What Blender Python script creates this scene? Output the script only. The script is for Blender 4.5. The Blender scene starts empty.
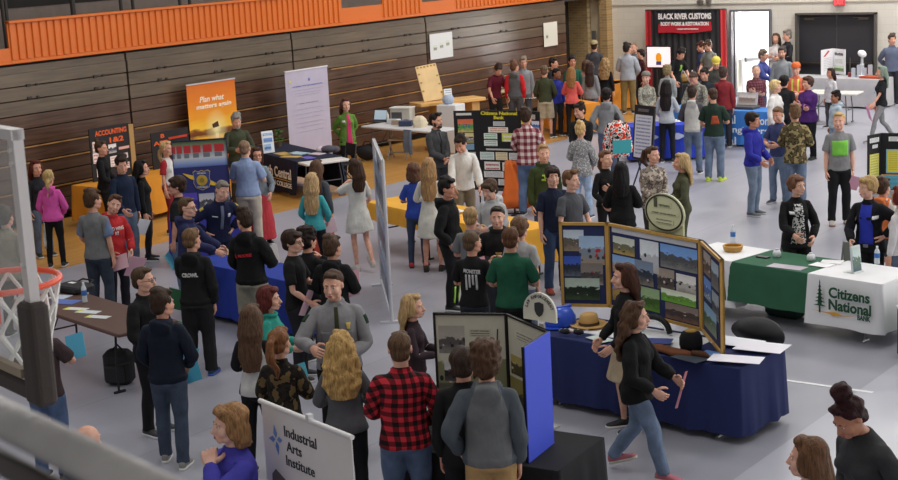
import bpy, bmesh, math, random
import numpy as np
from mathutils import Vector, Matrix, noise
from mathutils.bvhtree import BVHTree
random.seed(7)
C = bpy.context.scene.collection
PI = math.pi
# ---------------------------------------------------------------- camera model (room axes: X along the end wall, Y along the bleachers)
CF, CP, CR, CA, CH = 1515.0, .198, -.0504, .6386, 4.85
_ca, _sa = math.cos(CA), math.sin(CA)
_h = np.array([-_sa, _ca, 0]); _r0 = np.array([_ca, _sa, 0]); _z = np.array([0, 0, 1.])
FW = _h*math.cos(CP) - _z*math.sin(CP); _u0 = _h*math.sin(CP) + _z*math.cos(CP)
RT = math.cos(CR)*_r0 + math.sin(CR)*_u0; UP = -math.sin(CR)*_r0 + math.cos(CR)*_u0
def ray(x, y): return RT*(x-449)/CF + UP*(240-y)/CF + FW
def atz(x, y, z=0.):
    d = ray(x, y); return np.array([0, 0, CH]) + d*((z-CH)/d[2])
def atX(x, y, X):
    d = ray(x, y); return np.array([0, 0, CH]) + d*(X/d[0])
def atY(x, y, Y):
    d = ray(x, y); return np.array([0, 0, CH]) + d*(Y/d[1])
def atd(x, y, depth): return np.array([0, 0, CH]) + ray(x, y)*depth

# ---------------------------------------------------------------- materials
def lin(h):
    if isinstance(h, (tuple, list)): return (*h[:3], 1)
    h = h.lstrip('#'); h = ''.join(c*2 for c in h) if len(h) == 3 else h; o = []
    for i in (0, 2, 4):
        c = int(h[i:i+2], 16)/255; o.append(c/12.92 if c <= .04045 else ((c+.055)/1.055)**2.4)
    return (*o, 1)
_M = {}
def new_mat(key):
    m = bpy.data.materials.new(key); m.use_nodes = True
    nt = m.node_tree; b = nt.nodes['Principled BSDF']; return m, nt, b
def nd(nt, t, **kw):
    n = nt.nodes.new(t)
    for k, v in kw.items():
        if k in n.inputs.keys(): n.inputs[k].default_value = v
        else: setattr(n, k, v)
    return n
def ramp(nt, fac, stops, interp='LINEAR'):
    r = nt.nodes.new('ShaderNodeValToRGB'); r.color_ramp.interpolation = interp
    el = r.color_ramp.elements
    while len(el) < len(stops): el.new(1.0)
    for e, (p, c) in zip(el, stops): e.position = p; e.color = lin(c)
    nt.links.new(fac, r.inputs[0]); return r.outputs[0]
def mixc(nt, fac, a, b, mode='MIX'):
    n = nt.nodes.new('ShaderNodeMix'); n.data_type = 'RGBA'; n.blend_type = mode
    for s, v in ((n.inputs[0], fac), (n.inputs[6], a), (n.inputs[7], b)):
        if hasattr(v, 'is_output'): nt.links.new(v, s)
        elif isinstance(v, (int, float)): s.default_value = v if s.type == 'VALUE' else (v, v, v, 1)
        else: s.default_value = lin(v)
    return n.outputs[2]
def math_n(nt, op, a, b=0.):
    n = nt.nodes.new('ShaderNodeMath'); n.operation = op
    for s, v in ((n.inputs[0], a), (n.inputs[1], b)):
        if hasattr(v, 'is_output'): nt.links.new(v, s)
        else: s.default_value = v
    return n.outputs[0]
def plain(col, rough=.6, metal=0., spec=.4, var=.0, name=None, trans=0., alpha=1., emit=None, bump=0., bscale=40., coat=0.):
    k = ('plain', str(col), rough, metal, spec, var, trans, alpha, emit, bump, bscale)
    if k in _M: return _M[k]
    m, nt, b = new_mat(name or 'surface'); _M[k] = m
    b.inputs['Base Color'].default_value = lin(col); b.inputs['Roughness'].default_value = rough
    b.inputs['Metallic'].default_value = metal; b.inputs['Specular IOR Level'].default_value = spec
    if trans: b.inputs['Transmission Weight'].default_value = trans
    if alpha < 1: b.inputs['Alpha'].default_value = alpha
    if emit: b.inputs['Emission Color'].default_value = lin(col); b.inputs['Emission Strength'].default_value = emit
    if var or bump:
        tc = nt.nodes.new('ShaderNodeTexCoord'); nz = nd(nt, 'ShaderNodeTexNoise', Scale=bscale, Detail=3.)
        nt.links.new(tc.outputs['Object'], nz.inputs['Vector'])
        if var:
            n2 = nd(nt, 'ShaderNodeTexNoise', Scale=3.5, Detail=4.); nt.links.new(tc.outputs['Object'], n2.inputs['Vector'])
            c = lin(col); lo = tuple(max(0, x*(1-var)) for x in c[:3]); hi = tuple(min(1, x*(1+var)) for x in c[:3])
            nt.links.new(ramp(nt, n2.outputs[0], [(.3, lo), (.7, hi)]), b.inputs['Base Color'])
        if bump:
            bp = nd(nt, 'ShaderNodeBump', Strength=bump, Distance=.01); nt.links.new(nz.outputs[0], bp.inputs['Height']); nt.links.new(bp.outputs[0], b.inputs['Normal'])
    return m
def fabric(col, pat=None, rough=.85, folds=.35):
    """cloth with a fine weave and soft folds; pat: None or (kind, colours...) patterned on the cloth's own rest coordinates"""
    k = ('fab', str(col), str(pat), folds)
    if k in _M: return _M[k]
    m, nt, b = new_mat('cloth'); _M[k] = m
    b.inputs['Roughness'].default_value = rough; b.inputs['Specular IOR Level'].default_value = .2
    at = nt.nodes.new('ShaderNodeAttribute'); at.attribute_name = 'rest'; V = at.outputs['Vector']
    sx = nt.nodes.new('ShaderNodeSeparateXYZ'); nt.links.new(V, sx.inputs[0])
    X, Y, Z = sx.outputs
    c = lin(col); lu = .3*c[0]+.55*c[1]+.15*c[2]; c = tuple((q*.9+lu*.1)*.93 for q in c[:3])+(1,); lo = tuple(x*.86 for x in c[:3]); hi = tuple(min(1, x*1.1) for x in c[:3])
    n1 = nd(nt, 'ShaderNodeTexNoise', Scale=9., Detail=4.); nt.links.new(V, n1.inputs['Vector'])
    base = ramp(nt, n1.outputs[0], [(.3, lo), (.7, hi)])
    if pat:
        kind, cols = pat[0], pat[1:]
        if kind == 'plaid':
            f = cols[2] if len(cols) > 2 else 13.
            A = math_n(nt, 'ADD', X, math_n(nt, 'MULTIPLY', Y, .6))
            def band(v): return math_n(nt, 'GREATER_THAN', math_n(nt, 'FRACT', math_n(nt, 'MULTIPLY', v, f)), .5)
            s = math_n(nt, 'ADD', band(A), band(Z)); s = math_n(nt, 'MULTIPLY', s, .5)
            base = ramp(nt, s, [(0., col), (.25, cols[0]), (.75, cols[1])], 'CONSTANT')
        elif kind == 'camo':
            n2 = nd(nt, 'ShaderNodeTexNoise', Scale=cols[-1], Detail=2.); nt.links.new(V, n2.inputs['Vector'])
            cs = [col, *cols[:-1]]; n_ = len(cs)
            base = ramp(nt, n2.outputs[0], [(0 if i == 0 else .36+.28*i/n_, cc) for i, cc in enumerate(cs)], 'CONSTANT')
        elif kind == 'print':
            vo = nd(nt, 'ShaderNodeTexNoise', Scale=cols[1], Detail=1.); nt.links.new(V, vo.inputs['Vector'])
            base = ramp(nt, vo.outputs[0], [(0., col), (.5, cols[0])], 'CONSTANT')
        elif kind == 'stripe':
            s = math_n(nt, 'GREATER_THAN', math_n(nt, 'FRACT', math_n(nt, 'MULTIPLY', Z, cols[1])), .5)
            base = ramp(nt, s, [(0., col), (.5, cols[0])], 'CONSTANT')
        elif kind == 'raglan':   # sleeves of another colour
            s = math_n(nt, 'GREATER_THAN', math_n(nt, 'ADD', math_n(nt, 'ABSOLUTE', X), math_n(nt, 'MULTIPLY', math_n(nt, 'MAXIMUM', math_n(nt, 'SUBTRACT', Z, 1.25), 0.), .35)), cols[1] if len(cols) > 1 else .2)
            base = mixc(nt, s, base, cols[0])
        elif kind == 'knit':
            n2 = nd(nt, 'ShaderNodeTexNoise', Scale=60., Detail=2.); nt.links.new(V, n2.inputs['Vector'])
            base = ramp(nt, n2.outputs[0], [(.35, col), (.65, cols[0])])
        elif kind == 'wash':
            n2 = nd(nt, 'ShaderNodeTexNoise', Scale=7., Detail=5.); nt.links.new(V, n2.inputs['Vector'])
            base = ramp(nt, n2.outputs[0], [(.3, col), (.7, cols[0])])
    nt.links.new(base, b.inputs['Base Color'])
    mp = nt.nodes.new('ShaderNodeMapping'); mp.inputs['Scale'].default_value = (11, 11, 5); nt.links.new(V, mp.inputs[0])
    n3 = nd(nt, 'ShaderNodeTexNoise', Scale=1., Detail=3., Distortion=.6); nt.links.new(mp.outputs[0], n3.inputs['Vector'])
    bp = nd(nt, 'ShaderNodeBump', Strength=folds, Distance=.05); nt.links.new(n3.outputs[0], bp.inputs['Height'])
    nt.links.new(bp.outputs[0], b.inputs['Normal'])
    return m
def hair_mat(col):
    k = ('hair', col)
    if k in _M: return _M[k]
    m, nt, b = new_mat('hair'); _M[k] = m
    b.inputs['Roughness'].default_value = .55; b.inputs['Specular IOR Level'].default_value = .18
    at = nt.nodes.new('ShaderNodeAttribute'); at.attribute_name = 'rest'
    mp = nt.nodes.new('ShaderNodeMapping'); mp.inputs['Scale'].default_value = (70, 70, 9); nt.links.new(at.outputs['Vector'], mp.inputs[0])
    n = nd(nt, 'ShaderNodeTexNoise', Scale=1., Detail=3., Distortion=.8); nt.links.new(mp.outputs[0], n.inputs['Vector'])
    c = lin(col); lo = tuple(x*.55 for x in c[:3]); hi = tuple(min(1, x*1.35) for x in c[:3])
    nt.links.new(ramp(nt, n.outputs[0], [(.32, lo), (.68, hi)]), b.inputs['Base Color'])
    bp = nd(nt, 'ShaderNodeBump', Strength=.5, Distance=.02); nt.links.new(n.outputs[0], bp.inputs['Height']); nt.links.new(bp.outputs[0], b.inputs['Normal'])
    return m
def skin_mat(col):
    k = ('skin', col)
    if k in _M: return _M[k]
    m, nt, b = new_mat('skin'); _M[k] = m
    b.inputs['Roughness'].default_value = .5; b.inputs['Specular IOR Level'].default_value = .35
    at = nt.nodes.new('ShaderNodeAttribute'); at.attribute_name = 'rest'
    n = nd(nt, 'ShaderNodeTexNoise', Scale=14., Detail=2.); nt.links.new(at.outputs['Vector'], n.inputs['Vector'])
    c = lin(col); lo = (c[0]*.92, c[1]*.8, c[2]*.78); hi = tuple(min(1, x*1.06) for x in c[:3])
    nt.links.new(ramp(nt, n.outputs[0], [(.35, lo), (.65, hi)]), b.inputs['Base Color'])
    return m
def photo_mat(seed, style='scene', cols=None):
    """printed picture, on the Generated coordinates of its flat sheet"""
    k = ('photo', seed, style, str(cols))
    if k in _M: return _M[k]
    rnd = random.Random(seed*31+len(style)); m, nt, b = new_mat('print'); _M[k] = m
    b.inputs['Roughness'].default_value = .35
    tc = nt.nodes.new('ShaderNodeTexCoord'); sx = nt.nodes.new('ShaderNodeSeparateXYZ'); nt.links.new(tc.outputs['Generated'], sx.inputs[0])
    X, _, Z = sx.outputs
    mp = nt.nodes.new('ShaderNodeMapping'); mp.inputs['Location'].default_value = (seed*1.7, seed*.9, seed*2.3); nt.links.new(tc.outputs['Generated'], mp.inputs[0])
    if style in ('scene', 'people'):
        sky, far, ground, acc = cols or rnd.choice([('#8fb4dd', '#5f6f5c', '#a79a84', '#b04038'), ('#6c9be0', '#6a6a58', '#8c8c80', '#303848'), ('#c9d6e4', '#404c38', '#76a050', '#22262a'), ('#9ab8d8', '#7c6a52', '#b8a888', '#c03030'), ('#b8c4c8', '#2f3a2c', '#4d5a44', '#dfe4e0')])
        n = nd(nt, 'ShaderNodeTexNoise', Scale=6., Detail=5.); nt.links.new(mp.outputs[0], n.inputs['Vector'])
        h = math_n(nt, 'ADD', Z, math_n(nt, 'MULTIPLY', math_n(nt, 'SUBTRACT', n.outputs[0], .5), .55))
        base = ramp(nt, h, [(0., ground), (.36, far), (.56, far), (.6, tuple(min(1, q*1.2) for q in lin(sky)[:3])), (1., sky)])
        v = nd(nt, 'ShaderNodeTexVoronoi', Scale=5. if style == 'people' else 8.); nt.links.new(mp.outputs[0], v.inputs['Vector'])
        msk = math_n(nt, 'MULTIPLY', math_n(nt, 'LESS_THAN', v.outputs['Distance'], .33 if style == 'people' else .22), math_n(nt, 'LESS_THAN', math_n(nt, 'ABSOLUTE', math_n(nt, 'SUBTRACT', Z, .38)), .24 if style == 'people' else .15))
        hue = ramp(nt, v.outputs['Color'], [(0., '#20242c'), (.3, acc), (.5, '#3a3f48'), (.7, '#cfc8c0'), (.85, '#26406a')], 'CONSTANT')
        base = mixc(nt, msk, base, hue)
    elif style == 'doc':
        bg, ink, n_ = cols or ('#f2f2ee', '#8890a0', 14)
        s = math_n(nt, 'FRACT', math_n(nt, 'MULTIPLY', Z, n_))
        ln = math_n(nt, 'LESS_THAN', s, .45)
        w = nd(nt, 'ShaderNodeTexNoise', Scale=16., Detail=1.); mm = nt.nodes.new('ShaderNodeMapping'); mm.inputs['Scale'].default_value = (1, 1, n_/2); nt.links.new(tc.outputs['Generated'], mm.inputs[0]); nt.links.new(mm.outputs[0], w.inputs['Vector'])
        g = math_n(nt, 'GREATER_THAN', w.outputs[0], .43)
        ed = math_n(nt, 'MULTIPLY', math_n(nt, 'LESS_THAN', math_n(nt, 'ABSOLUTE', math_n(nt, 'SUBTRACT', X, .5)), .42), math_n(nt, 'LESS_THAN', math_n(nt, 'ABSOLUTE', math_n(nt, 'SUBTRACT', Z, .5)), .44))
        base = mixc(nt, math_n(nt, 'MULTIPLY', math_n(nt, 'MULTIPLY', ln, g), ed), bg, ink)
    elif style == 'sunset':
        n = nd(nt, 'ShaderNodeTexNoise', Scale=3., Detail=4.); mm = nt.nodes.new('ShaderNodeMapping'); mm.inputs['Scale'].default_value = (1, 1, 5); nt.links.new(tc.outputs['Generated'], mm.inputs[0]); nt.links.new(mm.outputs[0], n.inputs['Vector'])
        h = math_n(nt, 'ADD', Z, math_n(nt, 'MULTIPLY', math_n(nt, 'SUBTRACT', n.outputs[0], .5), .16))
        base = ramp(nt, h, [(0., '#e07a1c'), (.2, '#f0a020'), (.3, '#f6b838'), (.355, '#6b3a1a'), (.40, '#8a4a18'), (.43, '#fbc93a'), (.58, '#f4a01c'), (.8, '#e88018'), (1., '#d96c14')])
        dx = math_n(nt, 'SUBTRACT', X, .55); dz = math_n(nt, 'SUBTRACT', Z, .42)
        r2 = math_n(nt, 'ADD', math_n(nt, 'MULTIPLY', dx, dx), math_n(nt, 'MULTIPLY', dz, dz))
        base = mixc(nt, ramp(nt, r2, [(0., '#ffffff'), (.01, '#b0b0b0'), (.06, '#000000')]), base, '#fff2b0')
        st = math_n(nt, 'MULTIPLY', math_n(nt, 'LESS_THAN', math_n(nt, 'ABSOLUTE', dx), .035), math_n(nt, 'LESS_THAN', math_n(nt, 'ABSOLUTE', math_n(nt, 'SUBTRACT', Z, .22)), .13))
        base = mixc(nt, math_n(nt, 'MULTIPLY', st, .7), base, '#fff0b8')
    elif style == 'cars':    # row of patrol car light bars
        wv = math_n(nt, 'FRACT', math_n(nt, 'MULTIPLY', math_n(nt, 'POWER', X, .7), 6.))
        red = math_n(nt, 'MULTIPLY', math_n(nt, 'LESS_THAN', wv, .8), math_n(nt, 'LESS_THAN', math_n(nt, 'ABSOLUTE', math_n(nt, 'SUBTRACT', Z, .70)), .15))
        dark = math_n(nt, 'MULTIPLY', math_n(nt, 'LESS_THAN', wv, .6), math_n(nt, 'LESS_THAN', math_n(nt, 'ABSOLUTE', math_n(nt, 'SUBTRACT', Z, .45)), .09))
        base = ramp(nt, Z, [(0., '#5468a8'), (.18, '#90a4cc'), (.35, '#c4c8cc'), (.56, '#98a0a4'), (.85, '#6f7c60'), (1., '#4f6040')])
        base = mixc(nt, red, base, '#b83438'); base = mixc(nt, dark, base, '#70747a')
    nt.links.new(base, b.inputs['Base Color']); return m

# ---------------------------------------------------------------- mesh builder
class MB:
    def __init__(s): s.v = []; s.f = []; s.mi = []; s.m = 0
    def add(s, vs, fs):
        o = len(s.v); s.v += [tuple(p) for p in vs]; s.f += [tuple(i+o for i in f) for f in fs]; s.mi += [s.m]*len(fs); return s
    def box(s, c, d, rot=None):
        x, y, z = (q/2 for q in d); R = rot or Matrix()
        vs = [R @ Vector(p) + Vector(c) for p in ((-x,-y,-z),(x,-y,-z),(x,y,-z),(-x,y,-z),(-x,-y,z),(x,-y,z),(x,y,z),(-x,y,z))]
        return s.add(vs, [(0,3,2,1),(4,5,6,7),(0,1,5,4),(1,2,6,5),(2,3,7,6),(3,0,4,7)])
    def rbox(s, c, d, r=.01, n=3):     # box with rounded vertical edges and a softened top and bottom
        x, y, z = (q/2 for q in d); r = min(r, x*.99, y*.99); ring = []
        for (cx, cy, a0) in ((x-r, y-r, 0), (-x+r, y-r, 90), (-x+r, -y+r, 180), (x-r, -y+r, 270)):
            for k in range(n+1):
                a = math.radians(a0+90*k/n); ring.append((cx, cy, math.cos(a), math.sin(a)))
        e = min(r*.6, z*.5); rings = []
        for zz, q in ((-z, r-e), (-z+e, r), (z-e, r), (z, r-e)):
            rings.append([(c[0]+px+q*ca, c[1]+py+q*sa, c[2]+zz) for px, py, ca, sa in ring])
        return s.rings(rings)
    def rings(s, rings, cap=True, closed=True):
        n = len(rings[0]); vs = [p for r in rings for p in r]; fs = []
        for i in range(len(rings)-1):
            for k in range(n if closed else n-1):
                a, b2 = i*n+k, i*n+(k+1) % n; fs.append((a, b2, b2+n, a+n))
        if cap: fs.append(tuple(range(n-1, -1, -1))); fs.append(tuple(range((len(rings)-1)*n, len(rings)*n)))
        return s.add(vs, fs)
    def tube(s, pts, r, n=8, cap=True, close=False):
        pts = [Vector(p) for p in pts]; rr = r if isinstance(r, (list, tuple)) else [r]*len(pts); rings = []; N = len(pts); pu = None
        for i, p in enumerate(pts):
            t = (pts[(i+1) % N]-pts[i-1]) if close else (pts[min(i+1, N-1)]-pts[max(i-1, 0)])
            t.normalize()
            if pu is None: pu = t.orthogonal().normalized()
            u = (pu - t*pu.dot(t)); u = u.normalized() if u.length > 1e-5 else t.orthogonal().normalized(); pu = u; w = t.cross(u)
            rings.append([p + (u*math.cos(2*PI*k/n) + w*math.sin(2*PI*k/n))*rr[i] for k in range(n)])
        if close: rings.append(rings[0]); return s.rings(rings, cap=False)
        return s.rings(rings, cap=cap)
    def lathe(s, prof, c=(0,0,0), n=16, sx=1., sy=1.):
        rings = [[(c[0]+max(r, 1e-4)*sx*math.cos(2*PI*k/n), c[1]+max(r, 1e-4)*sy*math.sin(2*PI*k/n), c[2]+z) for k in range(n)] for r, z in prof]
        return s.rings(rings)
    def ell(s, c, r, n=12, m=8, rot=None):
        R = rot or Matrix.Identity(3); rings = []
        for i in range(m+1):
            a = -PI/2 + PI*i/m; cr, z = max(math.cos(a), .02), math.sin(a)
            rings.append([Vector(c) + R @ Vector((r[0]*cr*math.cos(2*PI*k/n), r[1]*cr*math.sin(2*PI*k/n), r[2]*z)) for k in range(n)])
        return s.rings(rings)
    def poly(s, pts, h, ax='z'):       # prism from a 2D outline; ax = extrusion axis, from 0 to h
        f = {'z': lambda x, y, t: (x, y, t), 'y': lambda x, y, t: (x, t, y), 'x': lambda x, y, t: (t, x, y)}[ax]
        return s.rings([[f(x, y, 0) for x, y in pts], [f(x, y, h) for x, y in pts]])
    def build(s, name, mats, parent=None, smooth=False, loc=None, rz=0., mtx=None):
        me = bpy.data.meshes.new(name); me.from_pydata(s.v, [], s.f); me.update()
        bm = bmesh.new(); bm.from_mesh(me); bmesh.ops.recalc_face_normals(bm, faces=bm.faces); bm.to_mesh(me); bm.free()
        mats = mats if isinstance(mats, (list, tuple)) else [mats]
        for m in mats: me.materials.append(m)
        if len(mats) > 1: me.polygons.foreach_set('material_index', s.mi)
        if smooth: me.polygons.foreach_set('use_smooth', [True]*len(me.polygons))
        return link(name, me, parent, loc, rz, mtx, smooth)
def link(name, me, parent=None, loc=None, rz=0., mtx=None, smooth=False):
    o = bpy.data.objects.new(name, me); C.objects.link(o)
    if mtx is not None: o.matrix_local = mtx
    else:
        if loc is not None: o.location = loc
        o.rotation_euler = (0, 0, rz)
    if parent: o.parent = parent
    if smooth == 'angle':
        pass
    return o
def tag(o, label=None, cat=None, group=None, kind=None):
    for k, v in (('label', label), ('category', cat), ('group', group), ('kind', kind)):
        if v: o[k] = v
    return o
def thing(name, label, cat, loc=(0,0,0), rz=0., group=None):
    o = bpy.data.objects.new(name, None); C.objects.link(o); o.location = loc; o.rotation_euler = (0, 0, rz); o.empty_display_size = .1
    return tag(o, label, cat, group)
def struct(name, mb, m, **kw): return tag(mb.build(name, m, **kw), kind='structure')
_txt = {}
def text_mesh(s, bold=0.):
    if (s, bold) in _txt: return _txt[(s, bold)]
    cu = bpy.data.curves.new('t', 'FONT'); cu.body = s; cu.align_x = 'CENTER'; cu.align_y = 'CENTER'; cu.extrude = .03; cu.offset = bold; cu.resolution_u = 3
    o = bpy.data.objects.new('t', cu); C.objects.link(o); dg = bpy.context.evaluated_depsgraph_get(); dg.update()
    me = bpy.data.meshes.new_from_object(o.evaluated_get(dg)); v = np.array([q.co[:] for q in me.vertices]); f = [tuple(p.vertices) for p in me.polygons]
    bpy.data.objects.remove(o); bpy.data.curves.remove(cu); bpy.data.meshes.remove(me)
    mn, mx = v.min(0), v.max(0); v = v-(mn+mx)/2; v[:, :2] /= np.maximum((mx-mn)[:2], 1e-6)      # unit box
    _txt[(s, bold)] = (v, f); return _txt[(s, bold)]
def lettering(s, w, h, m, parent, loc, bold=.01, depth=.004, slant=0., rot=0., name='lettering', lie=False):
    """text standing in the local XZ plane, reading from -Y"""
    v, f = text_mesh(s, bold); mb = MB(); c, sn = math.cos(rot), math.sin(rot); vs = []
    for p in v:
        x, z = p[0]*w + slant*p[1]*h, p[1]*h
        vs.append((x*c-z*sn, x*sn+z*c, p[2]*depth/.06) if lie else (x*c-z*sn, -p[2]*depth/.06, x*sn+z*c))
    mb.add(vs, f); return mb.build(name, m, parent, loc=loc)
def sheet(name, m, parent, x, z, w, h, y=-.004, t=.003):   # flat print on a panel, reading from -Y; x,z = lower left corner
    return MB().box((w/2, 0, h/2), (w, t, h)).build(name, m, parent, loc=(x, y, z))
def frame_at(A, B):    # local frame: origin A, x towards B (horizontal), z up
    d = Vector((B[0]-A[0], B[1]-A[1], 0)); return math.atan2(d.y, d.x), d.length
# ---------------------------------------------------------------- people: templates in a rest pose, posed with a 15-bone skeleton
HT = 1.75
AD = np.array([math.cos(math.radians(48)), 0, -math.sin(math.radians(48))])
def joints(sex):
    sx = .158 if sex == 'm' else .138
    S = np.array([sx, .015, 1.375]); E = S+AD*.285; Wr = E+AD*.25
    hp = np.array([.09, .0, .93]); kn = np.array([.10, -.01, .50]); an = np.array([.11, .02, .09]); to = np.array([.125, -.17, .03])
    mir = lambda p: p*np.array([-1, 1, 1])
    J = [np.array([0, 0, .95]), np.array([0, .0, 1.08]), np.array([0, .02, 1.50]), S, mir(S), E, mir(E), Wr, mir(Wr), hp, mir(hp), kn, mir(kn), an, mir(an)]
    tails = [np.array([0, 0, 1.06]), np.array([0, .015, 1.42]), np.array([0, .0, 1.72]), E, mir(E), Wr, mir(Wr), Wr+AD*.18, mir(Wr+AD*.18), kn, mir(kn), an, mir(an), to, mir(to)]
    return np.array(J), np.array(tails)
BR = np.array([.155, .15, .085, .062, .062, .05, .05, .045, .045, .095, .095, .065, .065, .055, .055])
PAR = [-1, 0, 1, 1, 1, 3, 4, 5, 6, 0, 0, 9, 10, 11, 12]
def weights(P, sex):
    J, T = joints(sex); W = np.zeros((len(P), 15))
    for b in range(15):
        a, d = J[b], T[b]-J[b]; t = np.clip(((P-a) @ d)/(d @ d), 0, 1); q = P-(a+t[:, None]*d)
        W[:, b] = 1/np.maximum(np.linalg.norm(q, axis=1)/BR[b], .15)**6
    W[P[:, 0] < -.02, 3::2] *= .0; W[P[:, 0] > .02, 4::2] *= .0
    low = P[:, 2] < 1.0
    W[P[:, 2] > 1.53, :2] = 0
    return W/np.maximum(W.sum(1, keepdims=True), 1e-9)
def remeshed(mb, vox, smooth=2, dec=None):
    me = bpy.data.meshes.new('t'); me.from_pydata(mb.v, [], mb.f); bm = bmesh.new(); bm.from_mesh(me); bmesh.ops.recalc_face_normals(bm, faces=bm.faces); bm.to_mesh(me); bm.free()
    o = bpy.data.objects.new('t', me); C.objects.link(o)
    r = o.modifiers.new('r', 'REMESH'); r.mode = 'VOXEL'; r.voxel_size = vox
    if smooth: s = o.modifiers.new('s', 'SMOOTH'); s.iterations = smooth; s.factor = .5
    if dec: d = o.modifiers.new('d', 'DECIMATE'); d.ratio = dec
    dg = bpy.context.evaluated_depsgraph_get(); dg.update()
    m2 = bpy.data.meshes.new_from_object(o.evaluated_get(dg))
    V = np.empty(len(m2.vertices)*3); m2.vertices.foreach_get('co', V); F = [tuple(p.vertices) for p in m2.polygons]
    bpy.data.objects.remove(o); bpy.data.meshes.remove(me); bpy.data.meshes.remove(m2)
    return V.reshape(-1, 3), F
class Tpl: pass
def make_tpl(V, F, sex, mi=None, W=None, bvh=False):
    t = Tpl(); t.V = np.asarray(V, float); t.F = F; t.W = weights(t.V, sex) if W is None else W
    me = bpy.data.meshes.new('tpl'); me.from_pydata(t.V.tolist(), [], F)
    bm = bmesh.new(); bm.from_mesh(me); bmesh.ops.recalc_face_normals(bm, faces=bm.faces); bm.to_mesh(me); bm.free()
    a = me.attributes.new('rest', 'FLOAT_VECTOR', 'POINT'); a.data.foreach_set('vector', t.V.astype(np.float32).ravel())
    me.polygons.foreach_set('use_smooth', [True]*len(me.polygons))
    if mi is not None: me.polygons.foreach_set('material_index', mi)
    t.me = me
    if bvh: t.bvh = BVHTree.FromPolygons([Vector(p) for p in t.V], F)
    return t
def lump(V, amp, fr, seed=0.):   # soft uneven folds / locks
    n = np.sin(V[:, 0]*fr[0]+seed+np.sin(V[:, 2]*fr[2]*.6+seed*2)*1.3)*np.sin(V[:, 1]*fr[1]+1.3*seed+np.cos(V[:, 0]*fr[0]*.7))*np.sin(V[:, 2]*fr[2]+seed*.7+np.sin(V[:, 1]*9)*1.1)
    return amp*n
def displ(V, F, amp, fr, seed=0.):
    N = np.zeros_like(V)
    for f in F:
        n = np.cross(V[f[1]]-V[f[0]], V[f[2]]-V[f[0]])
        for i in f: N[i] += n
    N /= np.maximum(np.linalg.norm(N, axis=1, keepdims=True), 1e-9)
    c = V.mean(0)
    return V + N*lump(V, amp, fr, seed)[:, None]
def ring_stack(mb, prof, n=20):    # (z, rx, ry, cy)
    mb.rings([[(rx*math.cos(2*PI*k/n), cy+ry*math.sin(2*PI*k/n), z) for k in range(n)] for z, rx, ry, cy in prof])
TORSO = {'m': [(.80, .06, .06, 0), (.86, .15, .11, .01), (.93, .168, .115, .01), (1.02, .155, .108, 0), (1.12, .150, .104, -.002), (1.22, .162, .110, 0), (1.30, .174, .116, .005), (1.36, .165, .106, .012), (1.405, .128, .085, .015), (1.445, .082, .068, .016), (1.50, .056, .058, .015)],
         'f': [(.80, .06, .06, 0), (.86, .155, .115, .015), (.93, .170, .12, .012), (1.02, .145, .102, 0), (1.11, .128, .09, -.002), (1.2, .138, .096, 0), (1.29, .148, .102, .004), (1.35, .142, .094, .012), (1.40, .108, .074, .015), (1.445, .066, .056, .016), (1.50, .047, .05, .015)]}
def hand(mb, wr, sgn):
    X = Vector((AD[0]*sgn, 0, AD[2])); N = Vector((-.743*sgn, 0, -.669)); Y = Vector((0, 1, 0)); w = Vector(wr)
    def ring(t, hw, hh, n=8): return [w+X*t+Y*(hw*math.cos(2*PI*k/n))+N*(hh*math.sin(2*PI*k/n)) for k in range(n)]
    mb.rings([ring(-.03, .026, .021), ring(.0, .028, .019), ring(.03, .038, .017), ring(.065, .043, .015), ring(.092, .040, .012), ring(.1, .03, .006)])
    for y, L, r in ((-.031, .072, .0092), (-.0105, .082, .0096), (.0105, .076, .0092), (.0305, .058, .0082)):
        p = w+X*.088+Y*y; pts = [p-X*.02, p]; a = .12
        for sgm, da in ((.44, .32), (.32, .42), (.26, .35)):
            a += da; p = p+(X*math.cos(a)+N*math.sin(a)+Y*y*.6)*(L*sgm); pts.append(p)
        mb.tube(pts, [r, r*1.05, r, r*.92, r*.6], n=6)
    p = w+X*.025-Y*.028+N*.006; pts = [p]
    for q, L in ((X*.6-Y*.8+N*.25, .04), (X*.85-Y*.35+N*.4, .032), (X*.85-Y*.05+N*.5, .024)):
        p = p+q.normalized()*L; pts.append(p)
    mb.tube(pts, [.015, .012, .0105, .007], n=6)
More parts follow.
